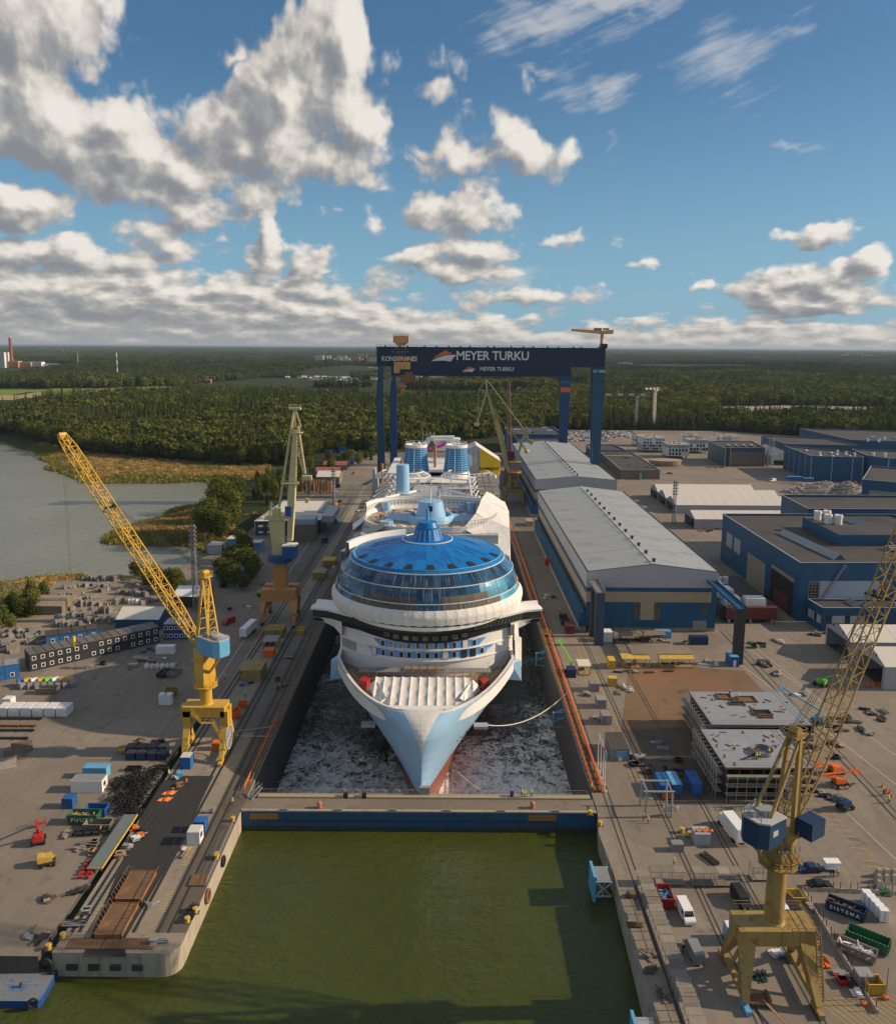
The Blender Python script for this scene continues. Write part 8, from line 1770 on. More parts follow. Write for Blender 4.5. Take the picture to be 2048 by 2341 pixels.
first=True;yard_rows=[((495,452),(700,452),12),((470,490),(560,478),4),((390,500),(440,492),4),((350,545),(470,545),7),((320,580),(590,572),11),((250,612),(430,622),9),((410,605),(590,600),7),((700,530),(860,545),9),((690,560),(700,600),2),((770,480),(870,500),6),((790,520),(880,520),5),((580,500),(640,490),3),((560,520),(640,515),4),((480,645),(680,640),8),((360,668),(520,668),8),((330,690),(680,700),14),((320,720),(480,725),7),((0,775),(270,768),11),((0,800),(250,795),10),((20,822),(250,820),8),((0,850),(90,850),4),((0,870),(100,878),4),((820,470),(860,465),2),((850,570),(850,600),2),((870,580),(960,570),4)]
for a,c,n in yard_rows:
 for i in range(n):
  f=(i+.5)/n;p=at(*zE((a[0]+(c[0]-a[0])*f+rnd.uniform(-4,4),a[1]+(c[1]-a[1])*f+rnd.uniform(-3,3))));s_=(rnd.uniform(.7,1.1),rnd.uniform(.8,1.4),rnd.uniform(.5,1.5));rz=.75+rnd.choice([0,0,1.57])+rnd.uniform(-.1,.1)
  if first:sp0.location=p;sp0.rotation_euler=(0,0,rz);sp0.scale=s_;first=False
  else:dup(sp0,p,rz,scale=s_)
for i in range(10):x,y=[(560,712),(527,722),(632,612),(647,608),(405,708),(462,724),(490,545),(640,715),(745,522),(720,522)][i];person(*zE((x,y)),'worker in bright vest among the scaffold stacks',col='o' if i==3 else 'y',pose=i%3,group='workers among the scaffold stacks')
for i in range(7):p=at(*zE((760+(i%4)*22,628-(i//4)*36)));t=thing('liquid_tank','white plastic tank stacked in the storage yard','tank',p,.7,'white plastic tanks in the storage yard');b=bxs((-.6,.6,-.5,.5,.15,1.2 if i<4 else 2.2));b.build('tank_body',m_tank,t);b=bxs((-.62,.62,-.52,.52,0,.14));b.build('pallet',m_steel,t)
for i in range(8):
 x=130+i*41;p=at(*zE((x,1078-i*1.5)));t=thing('waste_container',['blue','yellow','white','yellow','green','white','yellow','yellow'][i]+' lidded waste container, number-free bin in the row by the grey cabins','bin',p,.75);t['label']=['blue lidded bin at the left end of the bin row','yellow lidded bin second from the left in the bin row','white and blue lidded bin third from the left in the bin row','yellow lidded bin left of the green one in the bin row','lime green lidded bin in the bin row','white lidded bin right of the green one in the bin row','yellow lidded bin second from the right in the bin row','yellow lidded bin under the crane hook at the right end of the bin row'][i]
 b=bxs((-1.0,1.0,-2.2,2.0,.1,1.5));b.build('bin_body',m_grey,t);b=MB();b.loft([[(-1,.6,1.5),(-1,1.0,2.2),(-1,2.0,2.2),(-1,2.2,1.5)],[(1,.6,1.5),(1,1.0,2.2),(1,2.0,2.2),(1,2.2,1.5)]],cap0=True,cap1=True);b.build('lid',[m_blue,m_yelpaint,m_white,m_yelpaint,m_lime,m_white,m_yelpaint,m_yelpaint][i],t)
skip('beige open skip before the row of bins',at(*zE((280,1110))),(6,2.6,1.8),m_ply,.1)
container('white container in the shaded debris yard',at(*zE((972,878))),(6,2.5,2.6),m_white,.05);heap('tarp_pile','blue tarpaulin heap in the shaded debris yard','tarpaulin',at(*zE((860,868))),(6,4,1.6),30,[mat('dull_blue_tarp',(.03,.14,.22),.7)],30);heap('debris_pile','heap of debris and pale bags in the shaded yard behind the crane','debris',at(*zE((960,930))),(20,7,1.6),190,[m_grey,m_dark,m_bags,m_ply,m_rust],31,1.5);heap('debris_pile','scattered planks and pipes before the grey cabins','debris',at(*zE((600,955))),(22,5,.9),100,[m_ply,m_dark,m_grey],32,1.8)
for i in range(6):p=at(*zE((860+i*30,968)));b=MB();b.lathe((0,0,0),[(.7,0),(.85,.8),(.6,1.4),(.2,1.7),(0,1.7)],9);o=b.build('bulk_bag',m_bags,loc=p,smooth=True);tag(o,'pale bulk bag in the row in the shaded debris yard','bag','bulk bags in the shaded debris yard')
skip('dark skip left of the crane in the shaded yard',at(*zE((960,1010))),(2.6,4.4,1.5),m_dark,-.2,load=m_dark);skip('dark skip nearest the crane in the shaded yard',at(*zE((1020,1008))),(2.6,4.4,1.5),m_grey,-.2)
skip('yellow frame box beside the two white crates',at(*zE((1000,1128))),(3,2.4,2.2),m_yelold);truck('white box trailer parked on the left quay road',at(*zE((1455,770))),1.45,11,trailer=True);car('small red van parked by the trees at the inlet',at(*zE((1338,705))),1.1,m_red,'van')
shelter('large yellow cage shelter with faded roof on the left rails',at(*zE((1485,1010))),(6.4,8.6,3.4),m_yelold,m_yelold,True);shelter('yellow roofed cage shelter nearest the orange portal',at(*zE((1612,775))),(6.4,6,3),m_yelold,m_yelold,True);shelter('grey sheeted cage trolley before the yellow shelter',at(*zE((1590,835))),(4.6,6,2.6),m_grey,m_yelold);container('bright orange box on the left rails',at(*zE((1577,898))),(3.4,3.0,2.6),m_orange,door=False);heap('clutter','blue and black drums before the large yellow cage','drums',at(*zE((1440,1065))),(3,1.6,1),8,[m_blue,m_black],33)
for i in range(4):skip('tilted orange crate in the heap behind the crane portal',at(*zE((1350+(i%2)*35,1258-(i//2)*28))),(2.0,1.8,1.2),m_orange,.3+i*.5,group='orange crates behind the crane portal')
skip('orange crate standing alone behind the crane portal',at(*zE((1420,1195))),(2.2,2.0,1.6),m_orange,.1);container('orange box between the legs of the yellow crane',at(*zC((1483,335))),(2.2,2.2,2.0),m_orange,door=False)
for i,(x,y,l,m)in enumerate([(620,1140,'yellow roofed cage beyond the orange portal',m_yelpaint),(600,1165,'pale roofed cage beyond the orange portal',m_yelold)]):shelter(l,at(x+40,y-10),(5.5,7,3),m,m_yelold,True)
skip('yellow tray on the rails beside the bridge wing',at(600,1265),(3,4.5,1.4),m_yelpaint,.1);heap('debris_pile','shaded machine parts along the left rails','debris',at(575,1345),(4,26,.7),50,[m_dark,m_grey,m_rust],34,1.5);heap('debris_pile','pale steel parts stacked beside the ship on the left quay','debris',at(735,1010),(9,60,1.6),190,[m_steel,m_white,m_ply,m_dark],35,1.8);heap('debris_pile','pale pallets and parts beside the ship mid quay','debris',at(690,1110),(5,50,1.2),110,[m_steel,m_white,m_ply,m_blue],36,1.6)
for x,y,l in[(670,1045,'blue box beside the quay building on the road'),(638,1060,'dark blue container at the quay building end'),(722,1046,'blue box among the pale parts by the ship'),(676,975,'blue container by the dark shed on the road'),(650,1085,'dark box in the road shade')]:container(l,at(x,y),(3,3.6,2.6),m_blue if 'dark' not in l else m_navy)
for i,(x,y)in enumerate([(685,905),(690,912),(664,905),(673,924),(706,922),(716,916),(722,912),(649,893),(655,905),(700,928)]):container('blue stacked site cabin at the far end of the quay road',at(x,y),(7,6,5.2 if i in(0,5)else 2.8),m_blue,group='blue cabins at the end of the quay road',win=True,cat='site cabin',name='site_cabin')
car('small red car on the far quay road',at(707,948),1.5,m_red);t=boom_lift('lime green loader on the far quay road',at(680,1004),1.6,m_lime,((0,0,1.8),(2.4,0,1.2)),False,'loader','wheel_loader',.7);boom_lift('orange forklift on the far quay road',at(672,1013),1.2,m_orange,((0,0,1.6),(1.4,0,2.6)),False,'forklift','forklift');boom_lift('dark green tractor in the shade on the quay road',at(663,1128),.3,m_green,((0,0,1.6),(1.2,0,1.8)),False,'tractor','tractor',.6);boom_lift('lime green loader beside the inlet trees',at(524,1192),.6,m_lime,((0,0,1.8),(2.2,0,1.4)),False,'loader','wheel_loader',.7);car('white car parked at the pile racks',at(668,985),.2,m_white);person(676,1028,'worker in yellow walking on the far quay road',0,'y',1)
for i in range(26):p=at(600+i*2.6+rnd.uniform(-1,1),985+rnd.uniform(-4,4));b=MB();b.tube((0,0,0),(rnd.uniform(-.4,.4),0,rnd.uniform(6,9.5)),.45,n=6);o=b.build('steel_pile',[m_rust,m_rusty,m_yelold][i%3],loc=p);tag(o,'upright rusty steel pile in the rack behind the quay building','steel pile','steel piles in the rack behind the quay building')
heap('pipe_racks','racks of pipes and bundled rods behind the trees','pipe rack',at(500,1030),(16,12,2),60,[m_rust,m_white,m_ply,m_red],37,1.8);heap('debris_pile','pale slabs stacked by the dark trees','slabs',at(545,1170),(12,20,1.2),60,[m_white,m_ply,m_bags,m_grey],38,1.8);heap('debris_pile','white beams stacked by the inlet trees','beams',at(478,1215),(12,6,1),26,[m_white,m_ply,m_dark],39,2.4)
t=thing('ship_block','front grey deck block with round hatch and scaffolding in the right yard','ship block',(73.5,175,0))
def deck_block(t,x0,x1,y0,y1,h,seed,hatch):
 r=random.Random(seed);w_,d_=x1-x0,y1-y0;nx_,ny_=4,3
 for i in range(nx_):
  for j in range(ny_):bxs((x0+w_*i/nx_+.03,x0+w_*(i+1)/nx_-.0,y0+d_*j/ny_+.03,y0+d_*(j+1)/ny_,h-.15,h)).build('deck_plate',m_deck,t)
 bxs((x0,x1,y0,y1,h-.5,h-.16)).build('deck_frame',m_rust,t)
 for k in(0,1):bxs((x0-.1,x1+.1,y0-.1,y1+.1,1.0+k*3.3,1.25+k*3.3)).build('lower_deck',m_dark,t)
 b=MB();[b.bx(x0+.4+i*w_/7,x0+.7+i*w_/7,y0+.3,y1-.3,1.2,h-.5)for i in range(8)];b.build('bulkhead',m_dark,t)
 b=MB();scaff(b,x0-2.0,x0-.6,y0,y1,0,h+.9,2.0,.06);scaff(b,x0,x1,y0-1.8,y0-.6,0,h-1,2.2,.06);tag(b.build('scaffolding',m_steel,t),kind='stuff')
 b=MB()
 for k in range(3):b.bx(x0-2,x0-.6,y0,y1,1.9+k*2.2,2.0+k*2.2);b.bx(x0,x1,y0-1.8,y0-.6,1.9+k*2.2,2.0+k*2.2)
 b.build('scaffold_boards',m_ply,t)
 b=MB();rail_loop(b,[(x0,y0,h),(x1,y0,h),(x1,y1,h),(x0,y1,h)],1.1,r=.04);b.build('edge_rail',m_steel,t)
 for(hx0,hx1,hy0,hy1)in hatch:b=MB();[b.bx(*q)for q in((hx0,hx1,hy0,hy0+.25,h,h+.4),(hx0,hx1,hy1-.25,hy1,h,h+.4),(hx0,hx0+.25,hy0,hy1,h,h+.4),(hx1-.25,hx1,hy0,hy1,h,h+.4))];b.build('hatch_coaming',m_rust,t);bxs((hx0+.25,hx1-.25,hy0+.25,hy1-.25,h,h+.05)).build('hatch_opening',m_black if r.random()<.7 else m_rust,t)
 b=MB();[b.box((r.uniform(x0+1,x1-1),r.uniform(y0+1,y1-1),h+.12),(r.uniform(.3,2),.2,.18),r.uniform(0,3))for _ in range(26)];tag(b.build('deck_clutter',m_rust,t),kind='stuff')
deck_block(t,-10.2,9.5,.4,19.4,7.8,1,[])
b=MB();b.lathe((.8,7.4,7.8),[(2.5,0),(2.5,1.0),(2.35,1.0),(2.35,0),(0,.02)],28);b.build('round_hatch',m_grey,t);b=MB();[b.box((-4+i*.9,4.6+i*.6,8.0),(3.4,.25,.2),.5+.1*i)for i in range(6)];b.build('loose_beams',m_dark,t)
b=MB();scaff(b,1.5,4.5,-3.8,-1.9,0,8,1.5,.06);stairs(b,(1.5,-3,.2),(4.5,-3,2.7),1);stairs(b,(4.5,-2.6,2.7),(1.5,-2.6,5.2),1);stairs(b,(1.5,-3,5.2),(4.5,-3,7.8),1);b.build('stair_tower',m_steel,t)
t=thing('ship_block','rear grey deck block with square hatches in the right yard','ship block',(79,196,0));deck_block(t,-12.4,12.8,0,20,8.3,2,[(-6,-2,14.5,18),(-1,4,12.8,16.5),(-4,0,11,13),(0,5,5,8),(1,4.4,3.4,4.8)])
for i,(x,y,z,l)in enumerate([(76.8,213,8.3,'worker in dark clothes standing on the rear deck block'),(78.2,210.5,8.3,'worker in yellow crouching on the rear deck block'),(68,183.5,7.8,'worker in yellow walking on the front deck block'),(71.6,179,7.8,'left worker of the pair on the front deck block'),(72.3,179.2,7.8,'right worker of the pair on the front deck block'),(75.4,181.4,7.8,'worker in yellow at the round hatch')]):person(x,y,l,z,'n' if i==0 else 'y',i%3,raw=True)
for i,(x,y,l)in enumerate([(1332,1595,'left blue container beside the deck blocks'),(1354,1593,'middle pale blue container beside the deck blocks'),(1394,1591,'right blue container nearest the deck blocks')]):p=at(x,y);container(l,(p[0],p[1]+3.2),(2.5,6.2,2.7),m_blue,roof=m_bluelite if i==1 else None)
for i in range(2):skip('small orange box before the blue containers',at(1330+i*12,1597),(1.2,1.2,1.0),m_orange,group='orange boxes before the blue containers')
p=at(*zA((172,742)));container('long grey office hut with flat roof beside the flagpoles',(p[0],p[1]+4),(4.4,9,3.4),m_grey,roof=m_bitumen,name='office_hut',cat='office hut',win=True);o=bxs((-1.2,1.2,-.06,.06,-.8,.8)).build('notice_board',m_bluelite,loc=(43.4,192.4,2.0));tag(o,'light blue notice board on the end of the grey office hut','sign board')
for i,(x,y,c)in enumerate([(1195,1545,m_white),(1200,1558.5,m_white),(1205,1570.5,mat('flag_magenta',(.6,.03,.2),.8)),(1208.5,1584,m_glassteal)]):
 t=thing('flagpole',['farthest white flagpole with a limp white flag','second white flagpole with a limp white flag','third white flagpole with a pink flag','nearest white flagpole with a teal flag'][i],'flagpole',at(x,y));b=MB();b.tube((0,0,0),(0,0,10.2),.13,.07,8);b.build('pole',m_white,t);b=MB();b.lathe((0,0,0),[(.7,0),(.6,.3),(.15,.6)],10);b.build('base',m_conc,t);b=MB();b.loft([[(.1+.1*k,.05*math.sin(k*2),10-.1*k)for k in range(5)],[(.1+.08*k,.1*math.sin(k*2+1),8.2-.05*k)for k in range(5)]],closed=False);b.build('flag',c,t)
t=thing('lifting_gantry','tall double frame of grey pipes near the gate end','gantry',(46.5,168,0));b=MB()
for y in(0,4.6):
 b.tube((-3.0,y,0),(-2.6,y,6.2),.22,n=8);b.tube((3.0,y,0),(2.8,y,6.2),.22,n=8);b.tube((-3.4,y,6.0),(3.4,y,6.0),.22,n=8)
b.tube((-2.6,0,6),(-2.6,4.6,6),.15,n=6);b.tube((2.8,0,6),(2.8,4.6,6),.15,n=6);b.build('frame',m_steel,t);cl=MB();cl.loft([[(-.5+.5*k,-.3+.3*math.sin(k),2.6)for k in range(8)],[(-.2+.45*k,.5+.3*math.sin(k*1.3),.6)for k in range(8)]],closed=False);o=cl.build('banner_sheet',m_crate,loc=(48,168.4,0));tag(o,'crumpled white banner hanging at the pipe frame','banner')
for x,y,l,c in[(1296,1648,'worker in yellow by the crumpled banner','y'),(1287,1643,'worker in red orange by the crumpled banner','o')]:person(x,y,l,col=c)
p=at(1300,1335);shelter('left yellow roofed shelter at the rust stained yard',at(1269,1332),(8.6,4.2,3.2),m_yelpaint,m_yelpaint);shelter('right yellow roofed shelter at the rust stained yard',at(1351,1332),(10.6,4.2,3.2),m_yelpaint,m_yelpaint)
container('small yellow hut with gabled top nearest the crane rail',at(1222,1334),(2.2,4.4,2.8),m_yelpaint,name='yellow_hut',cat='hut');container('small orange yellow hut at the corner of the rust stained yard',at(1224,1371),(2.6,2.4,2.6),m_yelpaint,name='yellow_hut',cat='hut');container('blue container at the far edge of the rust stained yard',at(1464,1329),(2.8,5,3.4),m_blue,roof=m_bluelite,win=True)
heap('plate_stack','long white plate stack beside the blue container','plates',at(1423,1330),(7.5,2.2,1),26,[m_white,m_hallgrey],41,2.6)
for i,(x,y,sx,sy,l,ms)in enumerate([(1520,1290,13,7,'dark grating panels stacked in the right yard',[m_dark,m_black,m_green]),(1545,1330,9,6,'dark drums and coils stacked in the right yard',[m_dark,m_green,m_grey]),(1562,1350,4,3,'steel beams lying in the right yard',[m_steel,m_dark]),(1555,1285,6,4,'pale scrap beside the grating panels',[m_grey,m_white,m_ply]),(1602,1392,4,2,'left pallet of shiny fittings behind the deck block',[m_steel,m_white]),(1680,1450,16,14,'jumble of lifting frames below the right jib',[m_dark,m_rust,m_steel,m_ply]),(1640,1500,14,10,'rusty frames and planks behind the deck block',[m_rust,m_dark,m_wood]),(1660,1580,12,9,'cables and timber before the orange lifts',[m_dark,m_navy,m_wood]),(1480,1288,5,4,'green skip load beside the blue truss pylon',[m_green,m_ply]),(1350,1285,14,3,'pipes and planks before the long hall',[m_white,m_dark,m_ply]),(1300,1345,24,2.4,'litter of parts along the edge of the rust yard',[m_rust,m_white,m_steel]),(1250,1380,8,6,'pipe bundle at the corner of the rust yard',[m_white,m_rust,m_ply]),(1300,1510,14,12,'dark pipes and pumps in the oily yard',[m_dark,m_grey,m_steel,m_navy]),(1330,1540,10,7,'tall rusty pipes in the oily yard',[m_rust,m_dark]),(1560,1200,20,8,'dark steel sections between the halls',[m_black,m_dark,m_rust]),(1620,1270,16,5,'dark parts along the wall of the annex',[m_dark,m_rust,m_grey]),(1710,1330,9,8,'scaffold parts under the shelter tents',[m_steel,m_dark,m_white]),(1770,1430,10,9,'pale frames at the right edge of the yard',[m_white,m_steel,m_dark]),(1770,1376,8,5,'orange machine and parts before the nearest tent',[m_orange,m_dark]),(1440,1060,26,10,'red and blue lifts parked close together behind the long hall',[m_red,m_darkred,m_navy,m_orange]),(1290,1150,10,30,'scattered boxes on the shaded dock apron',[m_grey,m_white,m_dark])]):
 if i==20:continue
 heap('material_stack',l,'material stack',at(x,y),(sx,sy,1.1),int(sx*sy*1.1)+14,ms,60+i,1.7)
t=thing('barge_section','long dark ship section with red end standing between the blue works and the hall','ship section',(112,297,0));bxs((-8,11,0,3,1.6,6.2)).build('red_end',m_darkred,t);bxs((-9,12,3,46,1.6,5.6)).build('section_body',m_dark,t);b=MB();[b.bx(x,x+.8,y,y+.8,0,1.6)for x in(-7,1,9)for y in(.6,18,38)];b.build('support_stands',m_conc,t);b=MB();scaff(b,-10.2,-9.2,2,44,0,6.5,2.5,.06);tag(b.build('scaffolding',m_steel,t),kind='stuff')
for i,(x,y,sx,sy)in enumerate([(-5,5,6,5),(3.5,4,7.5,4.5),(-5,16,8,6),(-5.5,24,6.5,6)]):white_crate(['left white wrapped bundle on the red ended ship section','right white wrapped bundle on the red ended ship section','middle white wrapped bundle on the ship section','rear white wrapped bundle on the ship section'][i],112+x,297+y,(sx,sy,3.4))
for o in bpy.data.objects:
 if o.name.startswith('wrapped_crate')and o.location.x>90:o.location.z=5.7 if o.location.y>300.5 else 6.2
for i in range(5):p=(104+i*2.6,330,5.7);b=MB();b.tube((0,0,0),(0,0,3),1.15,n=14);o=b.build('wrapped_drum',m_crate,loc=p,smooth=True);tag(o,'upright white wrapped drum at the back of the ship section','drum','wrapped drums on the ship section')
boom_lift('lime green telehandler with raised boom in the right yard',at(1640,1372),2.3,m_lime,((1.2,0,1.6),(-4.8,0,5.0)),False,'telehandler','telehandler',.7);boom_lift('light blue boom lift reaching over the rear deck block',at(1632,1447),2.75,m_bluelite,((.6,0,1.6),(-1.0,0,3.6),(9,0,8.8)));boom_lift('rear orange boom lift folded beside the deck block',at(1672,1547),.3,m_orange,((.6,0,1.6),(-2.0,0,2.6),(-6,0,3.4)));boom_lift('front orange boom lift with cream arm beside the deck block',at(1680,1572),.2,m_orange,((.6,0,1.6),(-5.5,0,3.2),(3.6,0,3.4)));boom_lift('small dark blue lift below the jib of the right crane',at(1690,1618),.4,m_navy,((0,0,1.6),(-2.4,0,2.8)),True)
boom_lift('lime green spider crane with long raised boom beside the dock',at(1140,1348),1.75,m_lime,((.5,0,1.9),(-1.2,0,4.4),(9.5,.8,7.6)));shelter('pale roofed yellow frame beside the lime crane',at(1166,1345),(3.6,5.4,3.2),m_tent,m_yelold)
for i,(x,y,l,m)in enumerate([(1187,1380,'rear grey steel cabinet by the crane rail',m_grey),(1201,1413,'middle grey steel cabinet by the crane rail',m_grey),(1211,1445,'front grey steel cabinet with dark unit by the crane rail',m_grey),(1142,1352,'dark blue cabinet before the lime crane',m_navy)]):container(l,at(x,y),(2.6,3.6,2.6),m,name='steel_cabinet',cat='cabinet')
heap('clutter','white panels and frames beside the grey cabinets','panels',at(1172,1392),(4,5,1),26,[m_white,m_grey],90,1.8);heap('clutter','dark trolley beside the grey cabinets','trolley',at(1190,1440),(3,2,1),14,[m_dark,m_grey],91)
container('dark red container on the shaded apron beside the hall',at(1138,1264),(3,5,3),m_darkred,name='container');skip('open skip with orange end on the shaded apron',at(1128,1245),(3,8,2),m_dark,0);container('white container under the dark pylon of the hall',at(1210,1281),(4.4,4,3.6),m_white,roof=m_tank);shelter('left brown flat roofed shelter before the long hall',at(1255,1284),(9.5,4.5,3),m_brick,m_dark);shelter('right brown flat roofed shelter before the long hall',at(1300,1282),(9.5,4.5,3),m_brick,m_dark);container('light blue container at the foot of the hall front',at(1325,1275),(5.5,2.6,2.6),m_bluelite);container('dark blue container with red doors before the roller door',at(1396,1288),(6.2,2.6,2.8),m_navy);container('red hoist cage on the shaded apron',at(1095,1130),(2.4,3,3),m_red,door=False);container('pale box on the shaded apron',at(1110,1142),(2.6,3,3),m_grey,door=False)
heap('debris_pile','scattered scraps and white sacks on the shaded apron','debris',at(1108,1200),(7,50,.5),60,[m_grey,m_white,m_dark],92,1.2);container('white hut far along the shaded apron',at(1058,1050),(4,9,3),m_hallbeige,door=False)
person(1120,1226,'worker in orange walking on the shaded apron',0,'o',1);person(1119,1330,'worker in orange beside the lime crane',0,'o');person(1415,1275,'worker in orange by the corner of the long hall',0,'o')
for i in range(4):
 x,y=[(1764.6,1575),(1773,1583),(1779,1588),(1783,1595)][i];t=thing('traffic_cone','orange white traffic cone in the line at the right edge','cone',at(x,y),0,'traffic cones at the right edge');b=MB();b.lathe((0,0,.06),[(.3,0),(.06,.9),(0,.92)],10);b.build('cone',m_orange,t);bxs((-.35,.35,-.35,.35,0,.07)).build('foot',m_orange,t)
for i,(x,y,l)in enumerate([(1767,1592,'cyclist in dark clothes by the cones'),(1777,1607,'cyclist in yellow vest by the cones')]):
 p=at(x,y);t=thing('bicycle',['bicycle under the cyclist in dark clothes','bicycle under the cyclist in the yellow vest'][i],'bicycle',p,.6)
 for k in(-.5,.5):b=MB();b.path([(k+.33*math.cos(a),0,.35+.33*math.sin(a))for a in[j*math.pi/6 for j in range(13)]],.03,4);b.build('wheel',m_black,t)
 b=MB();b.tube((-.5,0,.35),(0,0,.75),.03,n=5);b.tube((.5,0,.35),(0,0,.75),.03,n=5);b.tube((.5,0,.35),(.42,0,1.0),.03,n=5);b.build('bike_frame',m_dark,t);person(p[0],p[1],l,.15,'n' if i==0 else 'y',1,.6,raw=True)
t=thing('covered_walkway','long scaffold walkway roofed with weathered boards along the right quay','covered walkway',(37.6,108,0));n=19
rp_=bxs((-1.25,1.25,.03,1.93,2.95,3.03)).build('roof_board',m_ply,t);copies(rp_,t,[((rnd.uniform(-.05,.05)-.02*0,i*1.95,rnd.uniform(-.06,.06)),(rnd.uniform(-.02,.02),rnd.uniform(-.03,.03),rnd.uniform(-.015,.015)))for i in range(1,n)])
b=MB();scaff(b,-1.1,1.1,0,36.5,0,3.9,2.2,.05);tag(b.build('scaffold_frame',m_steel,t),kind='stuff');bxs((-1,1,0,37,.3,.38)).build('walk_boards',m_ply,t)
for lab,x0,x1,y in(('short scaffold roof bridge joining the quay walkway',39.2,45.8,145.4),('middle scaffold roof bridge crossing the yard road',47.2,56.6,145.2),('scaffold roof bridge behind the right crane column',59.2,63.5,147)):
 t=thing('covered_walkway',lab,'covered walkway',(x0,y,0));k=int((x1-x0)/1.9);w_=(x1-x0)/k;rp_=bxs((.03,w_-.03,-1.1,1.1,2.95,3.03)).build('roof_board',m_ply,t);copies(rp_,t,[((i*w_,0,rnd.uniform(-.05,.05)),(rnd.uniform(-.03,.03),0,0))for i in range(1,k)]);b=MB();scaff(b,0,x1-x0,-1,1,0,3,2.0,.05);tag(b.build('scaffold_frame',m_steel,t),kind='stuff');bxs((0,x1-x0,-1,1,.3,.38)).build('walk_boards',m_ply,t)
for y,l in((147.6,'steel fender platform hung on the right quay wall below the gate'),(110.4,'steel fender platform hung on the right quay wall at the bottom edge')):
 t=thing('fender_frame',l,'fender frame',(32.0,y,0));b=MB();b.bx(-3.6,-3.1,-2.6,2.6,-3.8,1.4);b.build('fender_panel',m_bluelite,t);b=MB()
 for k in(-2.3,2.3):
  b.beam((-3.1,k,.2),(0,k,.2),.25);b.beam((-3.1,k,-2.8),(0,k,-2.8),.25);b.beam((-3.1,k,-2.8),(0,k,.2),.2);b.beam((-3.1,k,.2),(0,k,-2.8),.2)
 for z in(.2,-2.8):b.beam((-1.6,-2.3,z),(-1.6,2.3,z),.2);b.beam((-3,-2.3,z),(0,2.3,z),.16)
 b.build('frame',m_hallgrey,t);bxs((-2.8,-.2,-2.2,2.2,.3,.42)).build('platform',m_steel,t)
truck('white box truck parked before the right crane house',(at(*zB((870,130)))[0]-.3,at(*zB((870,130)))[1]+3.6),-1.45,9.5);skip('dark red skip with blue hoses beside the covered walkway',(lambda p:(p[0],p[1]+1.8))(at(*zB((448,508)))),(2.4,4.4,2.2),m_red,0,load=m_bluelite)
def vp(x,y,d=2.6):p=at(*zB((x,y)));return(p[0]-.15,p[1]+d)
car('white panel van parked on the lower right quay',vp(585,612),math.pi/2+.06,m_tank,'van');car('black van with orange mark parked on the lower right quay',vp(915,528),math.pi/2+.1,m_black,'van');car('black van parked right of the crane column',vp(1215,600),math.pi/2+.12,m_black,'van');car('white van half hidden behind the crane column',vp(1152,602),math.pi/2+.1,m_tank,'van');car('silver van parked beside the covered walkway',vp(632,836,2.2),-math.pi/2+.05,m_steel,'van')
car('dark blue estate car behind the fence on the right',at(*zB((1285,288))),.08,m_navy);car('black estate car nearest the fence on the right',at(*zB((1345,386))),math.pi+.02,m_black)
t=thing('small_trailer','small white box trailer beside the dark blue car','trailer',at(*zB((1412,278))));bxs((-1.5,1.5,-.9,.9,.5,1.9)).build('trailer_box',m_tank,t);b=MB();b.tube((0,-1,.35),(0,-.8,.35),.35,n=10);w_=b.build('wheel',m_black,t);copies(w_,t,[((0,1.8,0),None)]);b=MB();b.beam((-1.5,0,.5),(-2.6,0,.5),.1);b.build('drawbar',m_dark,t)
for x,y,l,c in[(1408,320,'left person of the group by the small trailer','n'),(1425,325,'middle person of the group by the small trailer','n'),(1450,318,'person in yellow vest by the small trailer','y'),(488,258,'worker in yellow walking behind the covered walkway','y'),(540,770,'worker unloading behind the silver van','n')]:person(*zB((x,y)),l,col=c,pose=1 if c=='n' else 0)
t=thing('concrete_tub','square concrete tub topped with orange drums on the right quay','concrete tub',(lambda p:(p[0],p[1]+1.6,0))(at(*zB((655,142)))));bxs((-1.5,1.7,-1.5,1.5,0,2.6)).build('tub',m_hallgrey,t);b=MB();[b.tube((-1+i*.7,-.6+(i%2)*.7,2.8),(-.4+i*.7,-.4+(i%2)*.7,2.8),.28,n=9)for i in range(5)];b.build('drums',m_orange,t)
container('grey generator box with hose before the concrete tub',at(*zB((505,163))),(2.4,1.8,1.7),m_grey,name='generator',cat='generator',door=False);bollard('left yellow bollard before the concrete tub',*at(*zB((535,62)))[:2],s=1.1);bollard('right yellow bollard before the concrete tub',*at(*zB((582,85)))[:2],s=1.1);bollard('yellow bollard at the right gate corner',*at(1180,1630)[:2]);bollard('yellow bollard on the right quay below the gate',*at(1200,1652)[:2])
t=thing('steel_ladder','dark lattice girder lying flat on the right quay','girder',at(*zB((698,222))));b=MB();lattice(b,(-.9,1.8,.3),(.9,-1.8,.3),1.2,.4,1.2,.4,6,.08,.05);b.build('girder',m_dark,t)
p=at(*zB((835,718)));container('blue tank container with white top left of the crane portal',(p[0],p[1]+1),(2.0,2.8,2.8),m_bluelite,roof=m_tank);skip('bright yellow skip behind the crane column',at(*zB((1195,452))),(2.8,2.6,1.2),m_yelpaint);heap('clutter','pallets and coils behind the right crane','pallets',at(*zB((1265,520))),(3,6,.8),30,[m_wood,m_ply,m_dark],95);heap('clutter','cable drum and boxes beside the right fence','drum',at(*zB((1300,612))),(2,2,1.2),16,[m_wood,m_rust],96)
